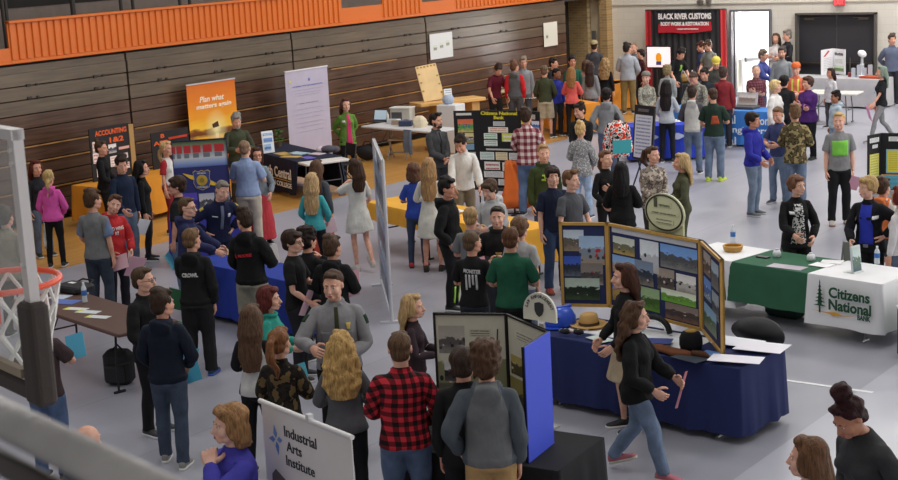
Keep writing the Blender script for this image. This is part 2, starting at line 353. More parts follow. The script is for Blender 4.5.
def body_tpl(sex):
    J, T = joints(sex); mb = MB()
    ring_stack(mb, TORSO[sex])
    k = 1. if sex == 'm' else .86
    for s in (1, -1):
        m = np.array([s, 1, 1]); S, E, Wr = J[3]*m, J[5]*m, J[7]*m
        mb.tube([S*np.array([.6, 1, 1])+[0, 0, .01], S, S*.6+E*.4, E, E*.6+Wr*.4, Wr, Wr+AD*m*.01], [.05*k, .052*k, .046*k, .038*k, .04*k, .026*k, .024*k], n=12)
        hp, kn, an = J[9]*m, J[11]*m, J[13]*m
        mb.tube([hp+[0, 0, .03], hp-[0, 0, .08], hp*.5+kn*.5, kn, kn*.65+an*.35+[0, .012, 0], kn*.25+an*.75+[0, .005, 0], an, an-[0, 0, .05]], [.08, .085, .068, .05, .054, .038, .034, .034], n=12)
        mb.tube([an+[0, .04, -.055], an+[0, 0, -.04], an+[.005*s, -.07, -.055], an+[.012*s, -.17, -.07]], [.03, .036, .034, .02], n=8)
    mb.tube([(0, .018, 1.42), (0, .014, 1.50), (0, .006, 1.58)], [.066*k, .055*k, .052*k], n=14)
    V1, F1 = remeshed(mb, .014, 2, .35)
    # head, finer
    h = MB(); fm = 1. if sex == 'm' else .93
    h.ell((0, .012, 1.665), (.0765, .097, .084), 20, 14)
    h.ell((0, -.018, 1.612), (.069*fm, .073, .083), 20, 14)
    h.ell((0, -.058, 1.553), (.034*fm, .033, .026), 14, 10)                 # chin
    for s in (1, -1):
        h.ell((.046*s*fm, -.012, 1.572), (.022, .055, .03), 10, 8, Matrix.Rotation(.35, 3, 'X'))      # jaw corner
        h.ell((.036*s, -.052, 1.605), (.03, .034, .034), 10, 8)              # cheek
        h.ell((.079*s, .012, 1.635), (.009, .02, .032), 10, 8, Matrix.Rotation(.2, 3, 'X'))          # ear
        h.ell((.03*s, -.078, 1.662), (.026, .012, .009), 10, 6)             # brow
    h.tube([(0, -.084, 1.656), (0, -.098, 1.628), (0, -.112, 1.606), (0, -.094, 1.596)], [.008, .011, .0145, .011], n=8)
    h.ell((0, -.089, 1.571), (.022, .011, .011), 10, 6)                     # mouth mound
    h.tube([(0, .014, 1.48), (0, .008, 1.56), (0, .0, 1.61)], [.056*k, .053*k, .05*k], n=16)
    V2, F2 = remeshed(h, .0065, 3, .45)
    mb3 = MB()
    for s in (1, -1): hand(mb3, J[7]*np.array([s, 1, 1]), s)
    nskin = len(F1)+len(F2)+len(mb3.f); o1 = len(V1)+len(V2)
    V = np.vstack([V1, V2, np.array([tuple(p) for p in mb3.v])]); F = F1+[tuple(i+len(V1) for i in f) for f in F2]+[tuple(i+o1 for i in f) for f in mb3.f]
    mi = [0]*len(F); fx = MB()
    fx.m = 1; fx.ell((0, -.0985, 1.576), (.021, .005, .0035), 10, 4); fx.ell((0, -.0975, 1.568), (.018, .006, .0042), 10, 4)
    for s in (1, -1):
        fx.m = 2; fx.ell((.031*s, -.081, 1.642), (.0135, .006, .0048), 10, 6)
        fx.m = 3; fx.ell((.031*s, -.0855, 1.642), (.0058, .003, .0052), 8, 6)
        fx.m = 4; fx.tube([(.013*s, -.0885, 1.661), (.031*s, -.088, 1.6655), (.049*s, -.075, 1.660)], [.003, .0036, .002], n=5)
    o2 = len(V); V = np.vstack([V, np.array([tuple(p) for p in fx.v])]); F += [tuple(i+o2 for i in f) for f in fx.f]; mi += fx.mi
    W = weights(V, sex); W[V[:, 2] > 1.535] = np.eye(15)[2]
    z = V[:, 2]; nk = (np.abs(V[:, 0]) < .1) & (z > 1.44) & (z <= 1.535)
    t = ((z-1.44)/.095)[:, None]; W = np.where(nk[:, None], t*np.eye(15)[2]+(1-t)*np.eye(15)[1], W)
    hd = np.zeros(len(V), bool); hd[o1:o2] = True
    W[hd & (V[:, 0] > 0)] = np.eye(15)[7]; W[hd & (V[:, 0] < 0)] = np.eye(15)[8]
    return make_tpl(V, F, sex, mi, W)
def neckfix(t):
    z = t.V[:, 2]; nk = (np.abs(t.V[:, 0]) < .13) & (z > 1.40)
    tt = np.clip((z-1.44)/.11, 0, 1)[:, None]*.55
    t.W = np.where(nk[:, None], tt*np.eye(15)[2]+(1-tt)*np.eye(15)[1], t.W)
def top_tpl(kind, sex):
    J, T = joints(sex); mb = MB(); P = TORSO[sex]; k = 1. if sex == 'm' else .9
    e = {'tee': .020, 'polo': .020, 'long': .018, 'shirt': .024, 'hood': .029, 'jacket': .028, 'dress': .014, 'dresslong': .016, 'cardigan': .026, 'camo': .03, 'loose': .038}[kind]
    hem = {'tee': .86, 'polo': .88, 'long': .86, 'shirt': .84, 'hood': .86, 'jacket': .80, 'dress': .62, 'dresslong': .55, 'cardigan': .78, 'camo': .80, 'loose': .80}[kind]
    prof = []
    if kind.startswith('dress'): prof += [(hem, .245, .21, .01), (.8, .215, .175, .01)]
    else:
        hw = .172+e if kind not in ('hood',) else .166+e
        prof += [(hem, hw+.006, .118+e, .01), (hem+.025, hw+.008, .12+e, .01)]
        if kind == 'hood': prof += [(hem+.06, hw+.022, .128+e, .008)]
    for z, rx, ry, cy in P:
        if z > (hem+.07 if not kind.startswith('dress') else .93) and z < 1.47: prof.append((z, rx+e*(.8 if z > 1.4 else 1.), ry+e, cy))
    prof.append((1.475, (.073 if sex == 'm' else .066), .07, .018)); prof.append((1.492, .066 if sex == 'm' else .058, .064, .017))
    if kind in ('dress', 'tee', 'dresslong') and sex == 'f': prof[-1] = (1.468, .075, .07, .02); prof[-2] = (1.455, .088, .078, .018)
    ring_stack(mb, prof)
    if sex == 'f':
        for s in (1, -1): mb.ell((.066*s, -.062-e*.7, 1.255), (.072, .062, .075), 14, 10)
    short = kind in ('tee', 'polo', 'dress')
    for s in (1, -1):
        m = np.array([s, 1, 1]); S, E, Wr = J[3]*m, J[5]*m, J[7]*m; q = e+.004
        if short: pts = [S*np.array([.55, 1, 1])+[0, 0, -.005], S, S*.5+E*.5, S*.2+E*.8]; r = [(.052+q*.6)*k, (.049+q*.8)*k, (.049+q*1.1)*k, (.050+q*1.25)*k]
        else: pts = [S*np.array([.55, 1, 1])+[0, 0, -.005], S, S*.5+E*.5, E, E*.5+Wr*.5, Wr-AD*m*.03, Wr-AD*m*.005]; r = [(.052+q*.6)*k, (.049+q*.8)*k, (.049+q)*k, (.043+q)*k, (.038+q*1.05)*k, (.032+q*.8)*k, (.028+q*.5)*k]
        mb.tube(pts, r, n=14)
        if kind == 'hood': mb.ell(Wr-AD*m*.045, (.025+q, .025+q, .025+q), 10, 8)
    if kind == 'hood':
        mb.ell((0, .135, 1.42), (.115, .05, .10), 16, 12, Matrix.Rotation(-.3, 3, 'X')); mb.ell((0, .085, 1.472), (.12, .085, .05), 16, 10)
        mb.tube([(.085*math.cos(a), .018+.085*math.sin(a), 1.478+.012*math.sin(a)) for a in np.linspace(0, 2*PI, 16, endpoint=False)], .026, n=8, close=True)
    if kind in ('shirt', 'polo', 'jacket', 'camo'):
        mb.tube([((.068 if sex == 'm' else .058)*math.cos(a), .016+.066*math.sin(a), 1.488+.018*math.sin(a)) for a in np.linspace(0, 2*PI, 16, endpoint=False)], .014, n=8, close=True)
        for s in (1, -1): mb.ell((.036*s, -.062, 1.462), (.028, .014, .022), 8, 6)
    if kind == 'long':
        mb.tube([(.062*k*math.cos(a), .016+.062*math.sin(a), 1.485) for a in np.linspace(0, 2*PI, 16, endpoint=False)], .010, n=8, close=True)
    V, F = remeshed(mb, .0155, 2)
    V = displ(V, F, .006 if kind not in ('hood', 'jacket', 'loose') else .009, (19, 17, 23), 1.+len(kind))
    t = make_tpl(V, F, sex, bvh=True); neckfix(t); return t
def low_tpl(kind, sex):
    J, T = joints(sex); mb = MB(); w = .0 if sex == 'm' else .004
    if kind in ('trousers', 'jeans', 'slim', 'shorts', 'baggy'):
        e = {'trousers': .022, 'jeans': .024, 'slim': .010, 'shorts': .03, 'baggy': .034}[kind]
        ring_stack(mb, [(.80, .08, .07, .005), (.84, .158+e+w, .116+e, .012), (.92, .154+e+w, .106+e*.8, .012), (.965, .143+e*.6, .096+e*.6, .01), (.985, .138+e*.4, .092+e*.4, .008)])
        for s in (1, -1):
            m = np.array([s, 1, 1]); hp, kn, an = J[9]*m, J[11]*m, J[13]*m
            if kind == 'shorts': pts = [hp-[0, 0, .0], hp-[0, 0, .1], kn+[0, 0, .06], kn+[0, 0, -.02]]; r = [.088+e*.6, .09+e, .085+e, .086+e]
            else: pts = [hp, hp-[0, 0, .09], hp*.5+kn*.5, kn, kn*.6+an*.4+[0, .012, 0], an+[0, .0, .06], an+[0, -.005, -.035]]; r = [.086+e*.6, .088+e, .073+e, .053+e, .052+e, .04+e*1.1, .044+e*1.2]
            mb.tube(pts, r, n=14)
    elif kind == 'skirt': ring_stack(mb, [(.55, .235, .2, .01), (.56, .24, .205, .01), (.8, .2, .165, .01), (.95, .18, .135, .01), (1.05, .155, .115, 0)])
    elif kind == 'longskirt': ring_stack(mb, [(.1, .26, .24, .01), (.12, .265, .245, .01), (.5, .225, .19, .01), (.8, .195, .155, .01), (.95, .18, .135, .01), (1.05, .155, .115, 0)])
    V, F = remeshed(mb, .016, 2); V = displ(V, F, .006, (21, 19, 15), 2.)
    return make_tpl(V, F, sex, bvh=True)
def shoe_tpl(s, boot=False):
    J, T = joints('m'); an = J[13]*np.array([s, 1, 1]); mb = MB(); rings = []
    prof = [(.075, .018, .02, .05), (.068, .033, .012, .085), (.03, .038, .0, .105), (-.01, .04, .0, .10), (-.07, .045, .0, .075), (-.13, .05, .0, .058), (-.18, .045, .0, .05), (-.205, .025, .008, .035)]
    for y, hw, z0, z1 in prof:
        n = 12; yy = an[1]+y; cx = an[0]+s*.012*max(0, -y/.1)
        rings.append([(cx+hw*(abs(math.cos(2*PI*k/n))**.7)*(1 if math.cos(2*PI*k/n) > 0 else -1), yy, (z0+z1)/2+(z1-z0)/2*(abs(math.sin(2*PI*k/n))**.7)*(1 if math.sin(2*PI*k/n) > 0 else -1)) for k in range(n)])
    mb.rings(rings); nU = len(mb.f); mb.m = 1; sole = []
    for y, hw, z0, z1 in prof:
        cx = an[0]+s*.012*max(0, -y/.1); sole.append([(cx-hw*1.06, an[1]+y*1.02, 0), (cx+hw*1.06, an[1]+y*1.02, 0), (cx+hw*1.06, an[1]+y*1.02, .026), (cx-hw*1.06, an[1]+y*1.02, .026)])
    mb.rings(sole)
    W = np.zeros((len(mb.v), 15)); W[:, 13 if s > 0 else 14] = 1
    return make_tpl([tuple(p) for p in mb.v], mb.f, 'm', mb.mi, W)
def hair_tpl(kind, sex):
    mb = MB(); E = mb.ell; vox = .010; amp = .004; fr = (60, 55, 40)
    def cap(g=1.):
        E((0, .028, 1.685), (.087*g, .094*g, .083*g), 20, 14); E((0, .055, 1.625), (.074*g, .062*g, .07*g), 16, 12)
    def fringe(z=1.735, y=-.048, ry=.042, rx=.066): E((0, y, z), (rx, ry, .026), 14, 8, Matrix.Rotation(.35, 3, 'X'))
    def drape(zb, w0=.088, w1=.105, yb=.15, d=.035, front=False):
        n = 16; rings = []
        for i in range(9):
            t = i/8; z = 1.69+(zb-1.69)*t; cy = .05+(yb-.05)*min(1, t*1.5); rx = w0+(w1-w0)*math.sin(min(1, t*1.25)*PI/2); rx *= (1-.35*max(0, t-.75)/.25); ry = .075+(d-.075)*min(1, t*1.6)
            rings.append([(rx*math.cos(2*PI*k/n), cy+ry*math.sin(2*PI*k/n)+.03*abs(math.cos(2*PI*k/n))*(-1), z) for k in range(n)])
        mb.rings(rings)
        for s in (1, -1): E((.075*s, .012, 1.63), (.026, .06, .085), 10, 10)
        if front:
            for s in (1, -1): mb.tube([(.08*s, -.01, 1.66), (.092*s, -.015, 1.56), (.1*s, -.05, 1.46), (.095*s, -.115, 1.36), (.085*s, -.13, zb+.06)], [.025, .032, .034, .03, .012], n=10)
    if kind == 'short': cap(1.05); fringe(1.74, -.052, .046, .07); E((.02, .03, 1.765), (.07, .075, .03), 14, 8); amp = .008; fr = (52, 48, 50)
    elif kind == 'crew': cap(.985); E((0, -.04, 1.738), (.062, .046, .022), 12, 8); amp = .004
    elif kind == 'quiff': amp = .007; cap(1.03); fringe(1.752, -.05, .045); E((.02, -.06, 1.758), (.045, .035, .022), 10, 8)
    elif kind == 'mop':
        cap(1.12); fringe(1.722, -.058, .048, .078)
        for s in (1, -1): E((.072*s, -.008, 1.665), (.026, .062, .045), 12, 10)
        amp = .006
    elif kind == 'curly': cap(1.24); fringe(1.738, -.055, .06, .09); E((0, .02, 1.752), (.105, .105, .06), 14, 10); amp = .016; fr = (68, 63, 64)
    elif kind == 'bald': E((0, .05, 1.625), (.084, .064, .045), 18, 10)
    elif kind == 'thin': cap(.95)
    elif kind == 'ladyshort':
        cap(1.08); fringe(1.73, -.05, .05, .072); E((0, .07, 1.665), (.085, .07, .08), 14, 10)
        for s in (1, -1): E((.075*s, .0, 1.655), (.024, .055, .05), 12, 10)
        amp = .007
    elif kind == 'bob': cap(1.09); fringe(1.735, -.05, .048, .074); drape(1.49, .10, .118, .075, .06); amp = .007
    elif kind == 'long': cap(1.03); fringe(1.745, -.04, .04, .07); drape(1.27, .095, .125); amp = .005; fr = (70, 60, 14)
    elif kind == 'longer': cap(1.03); fringe(1.745, -.04, .04, .07); drape(1.13, .098, .14, .16); amp = .005; fr = (70, 60, 14)
    elif kind == 'wavy': cap(1.05); fringe(1.745, -.04, .042, .07); drape(1.2, .11, .175, .155, .05); amp = .017; fr = (42, 45, 38)
    elif kind == 'face': cap(1.04); fringe(1.746, -.035, .04, .07); drape(1.3, .09, .105, .14, .035, True); amp = .005; fr = (70, 60, 14)
    elif kind == 'pony':
        cap(1.0); fringe(1.742, -.045, .035, .062); E((0, .125, 1.70), (.03, .03, .03)); mb.tube([(0, .12, 1.705), (0, .17, 1.68), (0, .185, 1.58), (0, .17, 1.45), (0, .165, 1.33)], [.022, .034, .042, .036, .01], n=12); amp = .006; fr = (60, 60, 18)
    elif kind == 'ponylow':
        cap(1.0); fringe(1.742, -.045, .035, .062); mb.tube([(0, .10, 1.63), (0, .135, 1.58), (0, .15, 1.45), (.03, .15, 1.30)], [.03, .036, .036, .01], n=12); amp = .005; fr = (60, 60, 18)
    elif kind == 'bun': cap(1.0); fringe(1.742, -.045, .035, .062); E((0, .085, 1.775), (.042, .042, .04), 14, 10); amp = .006
    elif kind == 'topbun': cap(1.04); fringe(1.745, -.045, .035, .065); E((0, .045, 1.81), (.068, .066, .06), 14, 10); amp = .009; fr = (60, 60, 60)
    V, F = remeshed(mb, vox, 1); V = displ(V, F, amp, fr, .6)
    W = weights(V, sex); z = V[:, 2]; t = np.clip((z-1.42)/.1, 0, 1)[:, None]
    W = t*np.eye(15)[2]+(1-t)*np.eye(15)[1]
    return make_tpl(V, F, sex, W=W)
def solid_tpl(mb, bone, sex='m'):
    W = np.zeros((len(mb.v), 15)); W[:, bone] = 1
    return make_tpl([tuple(p) for p in mb.v], mb.f, sex, mb.mi if any(mb.mi) else None, W)
def extra_tpl(kind):
    mb = MB()
    if kind == 'glasses':
        for s in (1, -1):
            mb.tube([(.032*s+.022*math.cos(a), -.099+.006*abs(math.cos(a)), 1.641+.016*math.sin(a)) for a in np.linspace(0, 2*PI, 12, endpoint=False)], .0028, n=5, close=True)
            mb.tube([(.054*s, -.093, 1.645), (.079*s, -.04, 1.645), (.083*s, .01, 1.64)], .0025, n=5)
        mb.tube([(-.011, -.1, 1.643), (.011, -.1, 1.643)], .0028, n=5)
    elif kind in ('cap', 'capback'):
        mb.lathe([(.094, 1.688), (.096, 1.715), (.09, 1.745), (.068, 1.775), (.03, 1.79), (.001, 1.792)], (0, .012, 0), 20, 1., 1.1)
        s = -1 if kind == 'cap' else 1
        mb.poly([(.075*math.cos(a), .012+s*(.07+.1*math.sin(a))) for a in np.linspace(0, PI, 12)], .008)
        mb.v = mb.v[:-24]+[(x, y, z+1.695) for x, y, z in mb.v[-24:]]
    elif kind == 'beard':
        mb.ell((0, -.055, 1.548), (.05, .046, .034), 14, 10); mb.ell((0, -.088, 1.583), (.028, .014, .007), 10, 6)
        for s in (1, -1): mb.ell((.06*s, -.015, 1.585), (.014, .03, .04), 10, 8)
    return solid_tpl(mb, 2)
_T = {}
def tpl(fn, *a):
    k = (fn.__name__,)+a
    if k not in _T: _T[k] = fn(*a)
    return _T[k]
def rx(a): c, s = math.cos(a), math.sin(a); return np.array([[1, 0, 0], [0, c, -s], [0, s, c]])
def ry(a): c, s = math.cos(a), math.sin(a); return np.array([[c, 0, s], [0, 1, 0], [-s, 0, c]])
def rzz(a): c, s = math.cos(a), math.sin(a); return np.array([[c, -s, 0], [s, c, 0], [0, 0, 1]])
def rot_to(a, b):
    a = a/np.linalg.norm(a); b = b/np.linalg.norm(b); v = np.cross(a, b); c = a @ b
    if c < -.999: return rx(PI)
    K = np.array([[0, -v[2], v[1]], [v[2], 0, -v[0]], [-v[1], v[0], 0]]); return np.eye(3)+K+K@K/(1+c)
def ik(S, Tg, a, b, pole):
    d = Tg-S; L = np.linalg.norm(d); L2 = min(L, (a+b)*.995); d = d/L; Tg = S+d*L2
    x = (a*a-b*b+L2*L2)/(2*L2); h = math.sqrt(max(a*a-x*x, 1e-6)); p = pole-d*(pole@d); p /= max(np.linalg.norm(p), 1e-6)
    return S+d*x+p*h, Tg
ARM = {'down': (.215, -.03, .84), 'hold': (.10, -.27, 1.10), 'low': (.17, -.22, .96), 'cross': (-.05, -.2, 1.17), 'cross2': (-.03, -.19, 1.10), 'hip': (.20, -.03, 1.02), 'pocket': (.22, -.08, .93), 'chin': (.06, -.16, 1.40), 'fwd': (.14, -.42, 1.10), 'reach': (.2, -.45, .95), 'back': (.10, .17, .96), 'clasp': (.03, -.24, .98), 'side': (.36, -.12, 1.0), 'up': (.1, -.3, 1.35), 'swing': (.22, -.28, .92), 'swingb': (.25, .2, .95), 'bar': (.12, -.33, 1.02), 'lean': (.22, -.30, .90)}
LEG = {'stand': ((.115, .03, .09), (.115, .0, .09)), 'apart': ((.16, .02, .09), (.16, .0, .09)), 'walk': ((.09, -.28, .09), (.09, .30, .15)), 'walkr': ((.09, .30, .15), (.09, -.28, .09)), 'step': ((.12, -.12, .09), (.11, .12, .09)), 'heel': ((.08, .02, .09), (.07, .34, .2))}
def pose(sex, lean=0., twist=0., hy=0., hp=0., hr=0., aL='down', aR='down', legs='stand', hs=1., g=1., sit=False, gz=None):
    J, T = joints(sex); J = J.copy(); T = T.copy()
    for A in (J, T): A[:, :2] *= np.where(A[:, 2] > 1.46, 1., g)[:, None]
    R = [np.eye(3)]*15; P = [None]*15; le = math.radians(lean)
    dz = -.46 if sit else (-.02 if legs in ('walk', 'walkr') else 0.)
    P[0] = J[0]+np.array([0, math.sin(le)*.13, dz]); R[0] = rx(le*.3)
    P[1] = P[0]+R[0]@(J[1]-J[0]); R[1] = rzz(math.radians(twist))@rx(le)
    P[2] = P[1]+R[1]@(J[2]-J[1]-np.array([0, 0, .02])); R[2] = rzz(math.radians(twist+hy))@rx(le*.35+math.radians(hp))@ry(math.radians(hr))
    for s, arm, (u, f, h) in ((1, aL, (3, 5, 7)), (-1, aR, (4, 6, 8))):
        t = np.array(ARM[arm] if isinstance(arm, str) else arm, float)*np.array([s, 1, 1])
        if t[2] > .5 and not (isinstance(arm, str) and arm == 'lean'): t[:2] *= .5+.5*g
        P[u] = P[1]+R[1]@(J[u]-J[1]); M = R[1] if not isinstance(arm, str) or arm not in ('down', 'lean', 'reach') else rzz(math.radians(twist))
        tw = P[1]+M@(t-J[1])
        a, b = np.linalg.norm(J[f]-J[u]), np.linalg.norm(J[h]-J[f])
        pole = R[1]@np.array([.75*s, .7, -.35]) if not (isinstance(arm, str) and arm in ('hip', 'side')) else R[1]@np.array([1.*s, .35, -.1])
        Ep, Wp = ik(P[u], tw, a, b, pole); P[f], P[h] = Ep, Wp
        d0 = J[f]-J[u]; R[u] = rot_to(R[1]@d0, Ep-P[u])@R[1]; R[f] = rot_to(R[u]@d0, Wp-Ep)@R[u]; R[h] = R[f]
    lg = LEG[legs] if isinstance(legs, str) else legs
    for s, an, (u, f, h) in ((1, lg[0], (9, 11, 13)), (-1, lg[1], (10, 12, 14))):
        t = np.array(an, float)*np.array([s, 1, 1]); P[u] = P[0]+R[0]@(J[u]-J[0])
        if sit: t = np.array([.13*s, -.42, .09])
        a, b = np.linalg.norm(J[f]-J[u]), np.linalg.norm(J[h]-J[f])
        Kp, Ap = ik(P[u], t, a, b, np.array([.1*s, -1, 0])); P[f], P[h] = Kp, Ap
        R[u] = rot_to(J[f]-J[u], Kp-P[u]); R[f] = rot_to(R[u]@(J[h]-J[f]), Ap-Kp)@R[u]
        R[h] = rx(-min(.9, max(0., (an[2]-.09)*5.))) if not sit else np.eye(3)
        if an[2] <= .1: P[h] = np.array([P[h][0], P[h][1], .09])
    return J, P, R, hs, g
def skin(V, W, po):
    J, P, R, hs, g = po; Q = V.copy(); z = V[:, 2]
    sc = np.where(z > 1.52, 1., np.where(z < 1.44, g, g+(1-g)*(z-1.44)/.08)); Q[:, :2] *= sc[:, None]
    out = np.zeros_like(Q)
    for b in range(15):
        w = W[:, b]
        if w.max() <= 0: continue
        s = hs if b == 2 else (hs*.98 if b in (7, 8) else 1.); out += w[:, None]*(P[b]+((Q-J[b])*s)@R[b].T)
    return out
def emit(name, t, po, sc, mats, parent, co=None):
    me = t.me.copy(); me.name = name; V = skin(t.V, t.W, po)*sc
    me.vertices.foreach_set('co', V.astype(np.float32).ravel())
    for m in (mats if isinstance(mats, (list, tuple)) else [mats]): me.materials.append(m)
    me.update(); o = bpy.data.objects.new(name, me); C.objects.link(o); o.parent = parent; return o
def on_cloth(t, pts, side, off=.005):
    out = []; s = -1 if side == 'front' else 1
    if side in 'LR':       # points are (distance down the arm, y) on the outer face of a sleeve
        q = 1 if side == 'L' else -1; d = Vector((AD[0]*q, 0, AD[2])); n = Vector((-AD[2]*q, 0, AD[0])); S = Vector((.158*q, .015, 1.375))
        for x, z in pts:
            o = S+d*x+Vector((0, z, 0)); h = t.bvh.ray_cast(o+n*.4, -n)[0]; h = h if h else o+n*.07; out.append(tuple(h+n*off))
        return out
    for x, z in pts:
        h = t.bvh.ray_cast(Vector((x, s*1., z)), Vector((0, -s, 0)))[0]
        out.append((x, (h.y if h else s*.12)+s*off, z))
    return out
def decal(t, sex, grid, side, off=.005):
    """grid of (x,z) rows laid on the cloth, with a little thickness"""
    n = len(grid[0]); pts = [p for r in grid for p in r]; a = on_cloth(t, pts, side, off); b = on_cloth(t, pts, side, -.004); mb = MB(); f = []; k = len(a)
    for i in range(len(grid)-1):
        for j in range(n-1):
            q = i*n+j; f += [(q, q+1, q+1+n, q+n), (k+q, k+q+n, k+q+1+n, k+q+1)]
    edge = [i for i in range(n)]+[r*n+n-1 for r in range(1, len(grid))]+[(len(grid)-1)*n+j for j in range(n-2, -1, -1)]+[r*n for r in range(len(grid)-2, 0, -1)]
    for i in range(len(edge)): p, q = edge[i], edge[(i+1) % len(edge)]; f.append((p, k+p, k+q, q))
    mb.add(a+b, f); return make_tpl(mb.v, mb.f, sex, W=wlook(t, mb.v))
def wlook(t, vs):
    out = []
    for v in vs:
        i = t.bvh.find_nearest(Vector(v))[2]; fw = [t.W[j] for j in t.F[i]]; out.append(sum(fw)/len(fw))
    return np.array(out)
def strip(x0, x1, z0, z1, nx=4, nz=6, w0=1., w1=1.):   # w0 bottom width factor, w1 top
    c = (x0+x1)/2; hw = (x1-x0)/2
    return [[(c+hw*(w0+(w1-w0)*j/nz)*(2*i/nx-1), z0+(z1-z0)*j/nz) for i in range(nx+1)] for j in range(nz+1)]
def shirt_text(t, sex, s, x, z, w, h, side, bold=.02, rot=0.):
    v, f = text_mesh(s, bold); q = 1 if side == 'front' else -1; top = v[:, 2] > 0; c, sn = math.cos(rot), math.sin(rot)
    pts = [(x+q*(p[0]*w*c-p[1]*h*sn), z+p[0]*w*sn+p[1]*h*c) for p in v]
    a = on_cloth(t, pts, side, .009); b = on_cloth(t, pts, side, -.003)
    vs = [a[i] if top[i] else b[i] for i in range(len(pts))]
    return make_tpl(vs, f, sex, W=wlook(t, vs))
SK = {'a': '#d3a088', 'b': '#dcae98', 'c': '#c08a70', 'd': '#9a6a50', 'e': '#e2b8a4'}
PEOPLE = []
def person(px, label, h=1.7, face=0, hf=None, sex='m', sk='a', hair=('short', '#3a2a20'), top=('tee', '#222226'), low=('jeans', '#3c4658'), shoe=('#26262a', '#d8d8d8'), g=1., deco=(), extra=(), at=None, **pk):
    hf = face if hf is None else hf; hy = max(-75, min(75, (hf-face+180) % 360-180))
    hs = 1.12*(HT/h)**.45; g = g*.94; po = pose(sex, hy=hy*.85, hs=hs, g=g, **pk); sc = h/(1.48+.265*hs)
    top_l = skin(np.array([[0, .015, 1.765]]), np.eye(15)[2][None], po)[0]*sc
    if at is None:
        wp = atz(px[0], px[1], top_l[2]); yaw = 0
        for _ in range(3):
            base = wp[:2] if _ == 0 else root
            tc = -base/np.linalg.norm(base); rp = np.array([-tc[1], tc[0]])    # image-right on the ground, seen from the camera
            f = math.cos(math.radians(face))*tc+math.sin(math.radians(face))*rp; yaw = math.atan2(f[1], f[0])+PI/2
            root = wp[:2]-np.array([top_l[0]*math.cos(yaw)-top_l[1]*math.sin(yaw), top_l[0]*math.sin(yaw)+top_l[1]*math.cos(yaw)])
    else:
        root = np.array(at[:2]); tc = -root/np.linalg.norm(root); rp = np.array([-tc[1], tc[0]]); f = math.cos(math.radians(face))*tc+math.sin(math.radians(face))*rp; yaw = math.atan2(f[1], f[0])+PI/2
    R = thing('person', label, 'person', (root[0], root[1], 0), yaw, 'people at the fair')
    PEOPLE.append((label, root, yaw, po, sc, R))
    hc = hair[1] if hair else '#3a2a20'
    skn = skin_mat(SK.get(sk, sk))
    emit('body', tpl(body_tpl, sex), po, sc, [skn, plain('#b0605a', .5), plain('#e6e2de', .3), plain('#2a1c14', .2), plain(hc, .7)], R)
    if hair: emit('hair', tpl(hair_tpl, hair[0], sex), po, sc, hair_mat(hair[1]), R)
    tk, tc_ = top[0], top[1]; tt = tpl(top_tpl, tk, sex)
    nm = {'tee': 'shirt', 'polo': 'shirt', 'long': 'sweater', 'shirt': 'shirt', 'hood': 'hoodie', 'jacket': 'jacket', 'dress': 'dress', 'dresslong': 'dress', 'cardigan': 'cardigan', 'camo': 'jacket', 'loose': 'blouse'}[tk]
    emit(nm, tt, po, sc, fabric(tc_, top[2] if len(top) > 2 else None), R)
    lt = tpl(low_tpl, low[0], sex) if low else None
    if low: emit({'jeans': 'jeans', 'skirt': 'skirt', 'longskirt': 'skirt', 'shorts': 'shorts'}.get(low[0], 'trousers'), lt, po, sc, fabric(low[1], low[2] if len(low) > 2 else (('wash', '#%02x%02x%02x' % tuple(min(255, int(int(low[1][i:i+2], 16)*1.3)) for i in (1, 3, 5))) if low[0] == 'jeans' else None)), R)
    if shoe:
        for s in (1, -1): emit('shoe', tpl(shoe_tpl, s), po, sc, [plain(shoe[0], .6), plain(shoe[1], .6)], R)
    for e in extra: emit({'capback': 'cap'}.get(e[0], e[0]), tpl(extra_tpl, e[0]), po, sc, plain(e[1], .6), R)
    for d in deco:
        k = d[0]; src = lt if k.startswith('low') else tt; k = k.replace('low', '')
        if k == 'text': q = shirt_text(src, sex, *d[2:]); m = plain(d[1], .7); n = 'lettering'
        elif k == 'patch': q = decal(src, sex, strip(*d[3]), d[4], d[5] if len(d) > 5 else .005); m = fabric(d[2]) if isinstance(d[2], str) else fabric(*d[2]); n = d[1]
        emit(n, q, po, sc, m, R)
    return R
def hand_of(i=-1, s='L'):
    label, root, yaw, po, sc, R = PEOPLE[i]; b = 7 if s == 'L' else 8
    J, P, Rm, hs, g = po; sg = 1 if s == 'L' else -1; p = (P[b]+Rm[b]@(AD*np.array([sg, 1, 1])*.10))*sc
    c, sn = math.cos(yaw), math.sin(yaw); return np.array([root[0]+p[0]*c-p[1]*sn, root[1]+p[0]*sn+p[1]*c, p[2]]), yaw
# ================================================================ the room
XB, YE = -22.56, 39.0
def wood_floor():
    m, nt, b = new_mat('gym_floor_boards'); tc = nt.nodes.new('ShaderNodeTexCoord')
    br = nd(nt, 'ShaderNodeTexBrick', Scale=1.); br.offset = .37
    mp = nt.nodes.new('ShaderNodeMapping'); mp.inputs['Rotation'].default_value = (0, 0, PI/2); nt.links.new(tc.outputs['Object'], mp.inputs[0]); nt.links.new(mp.outputs[0], br.inputs['Vector'])
    br.inputs['Color1'].default_value = lin('#c48f48'); br.inputs['Color2'].default_value = lin('#d6a45c'); br.inputs['Mortar'].default_value = lin('#9c6c34')
    br.inputs['Mortar Size'].default_value = .003; br.inputs['Brick Width'].default_value = 1.1; br.inputs['Row Height'].default_value = .07
    n = nd(nt, 'ShaderNodeTexNoise', Scale=1.1, Detail=5.); nt.links.new(tc.outputs['Object'], n.inputs['Vector'])
    nt.links.new(mixc(nt, math_n(nt, 'MULTIPLY', n.outputs[0], .5), br.outputs[0], '#b07a38'), b.inputs['Base Color']); b.inputs['Roughness'].default_value = .28; return m
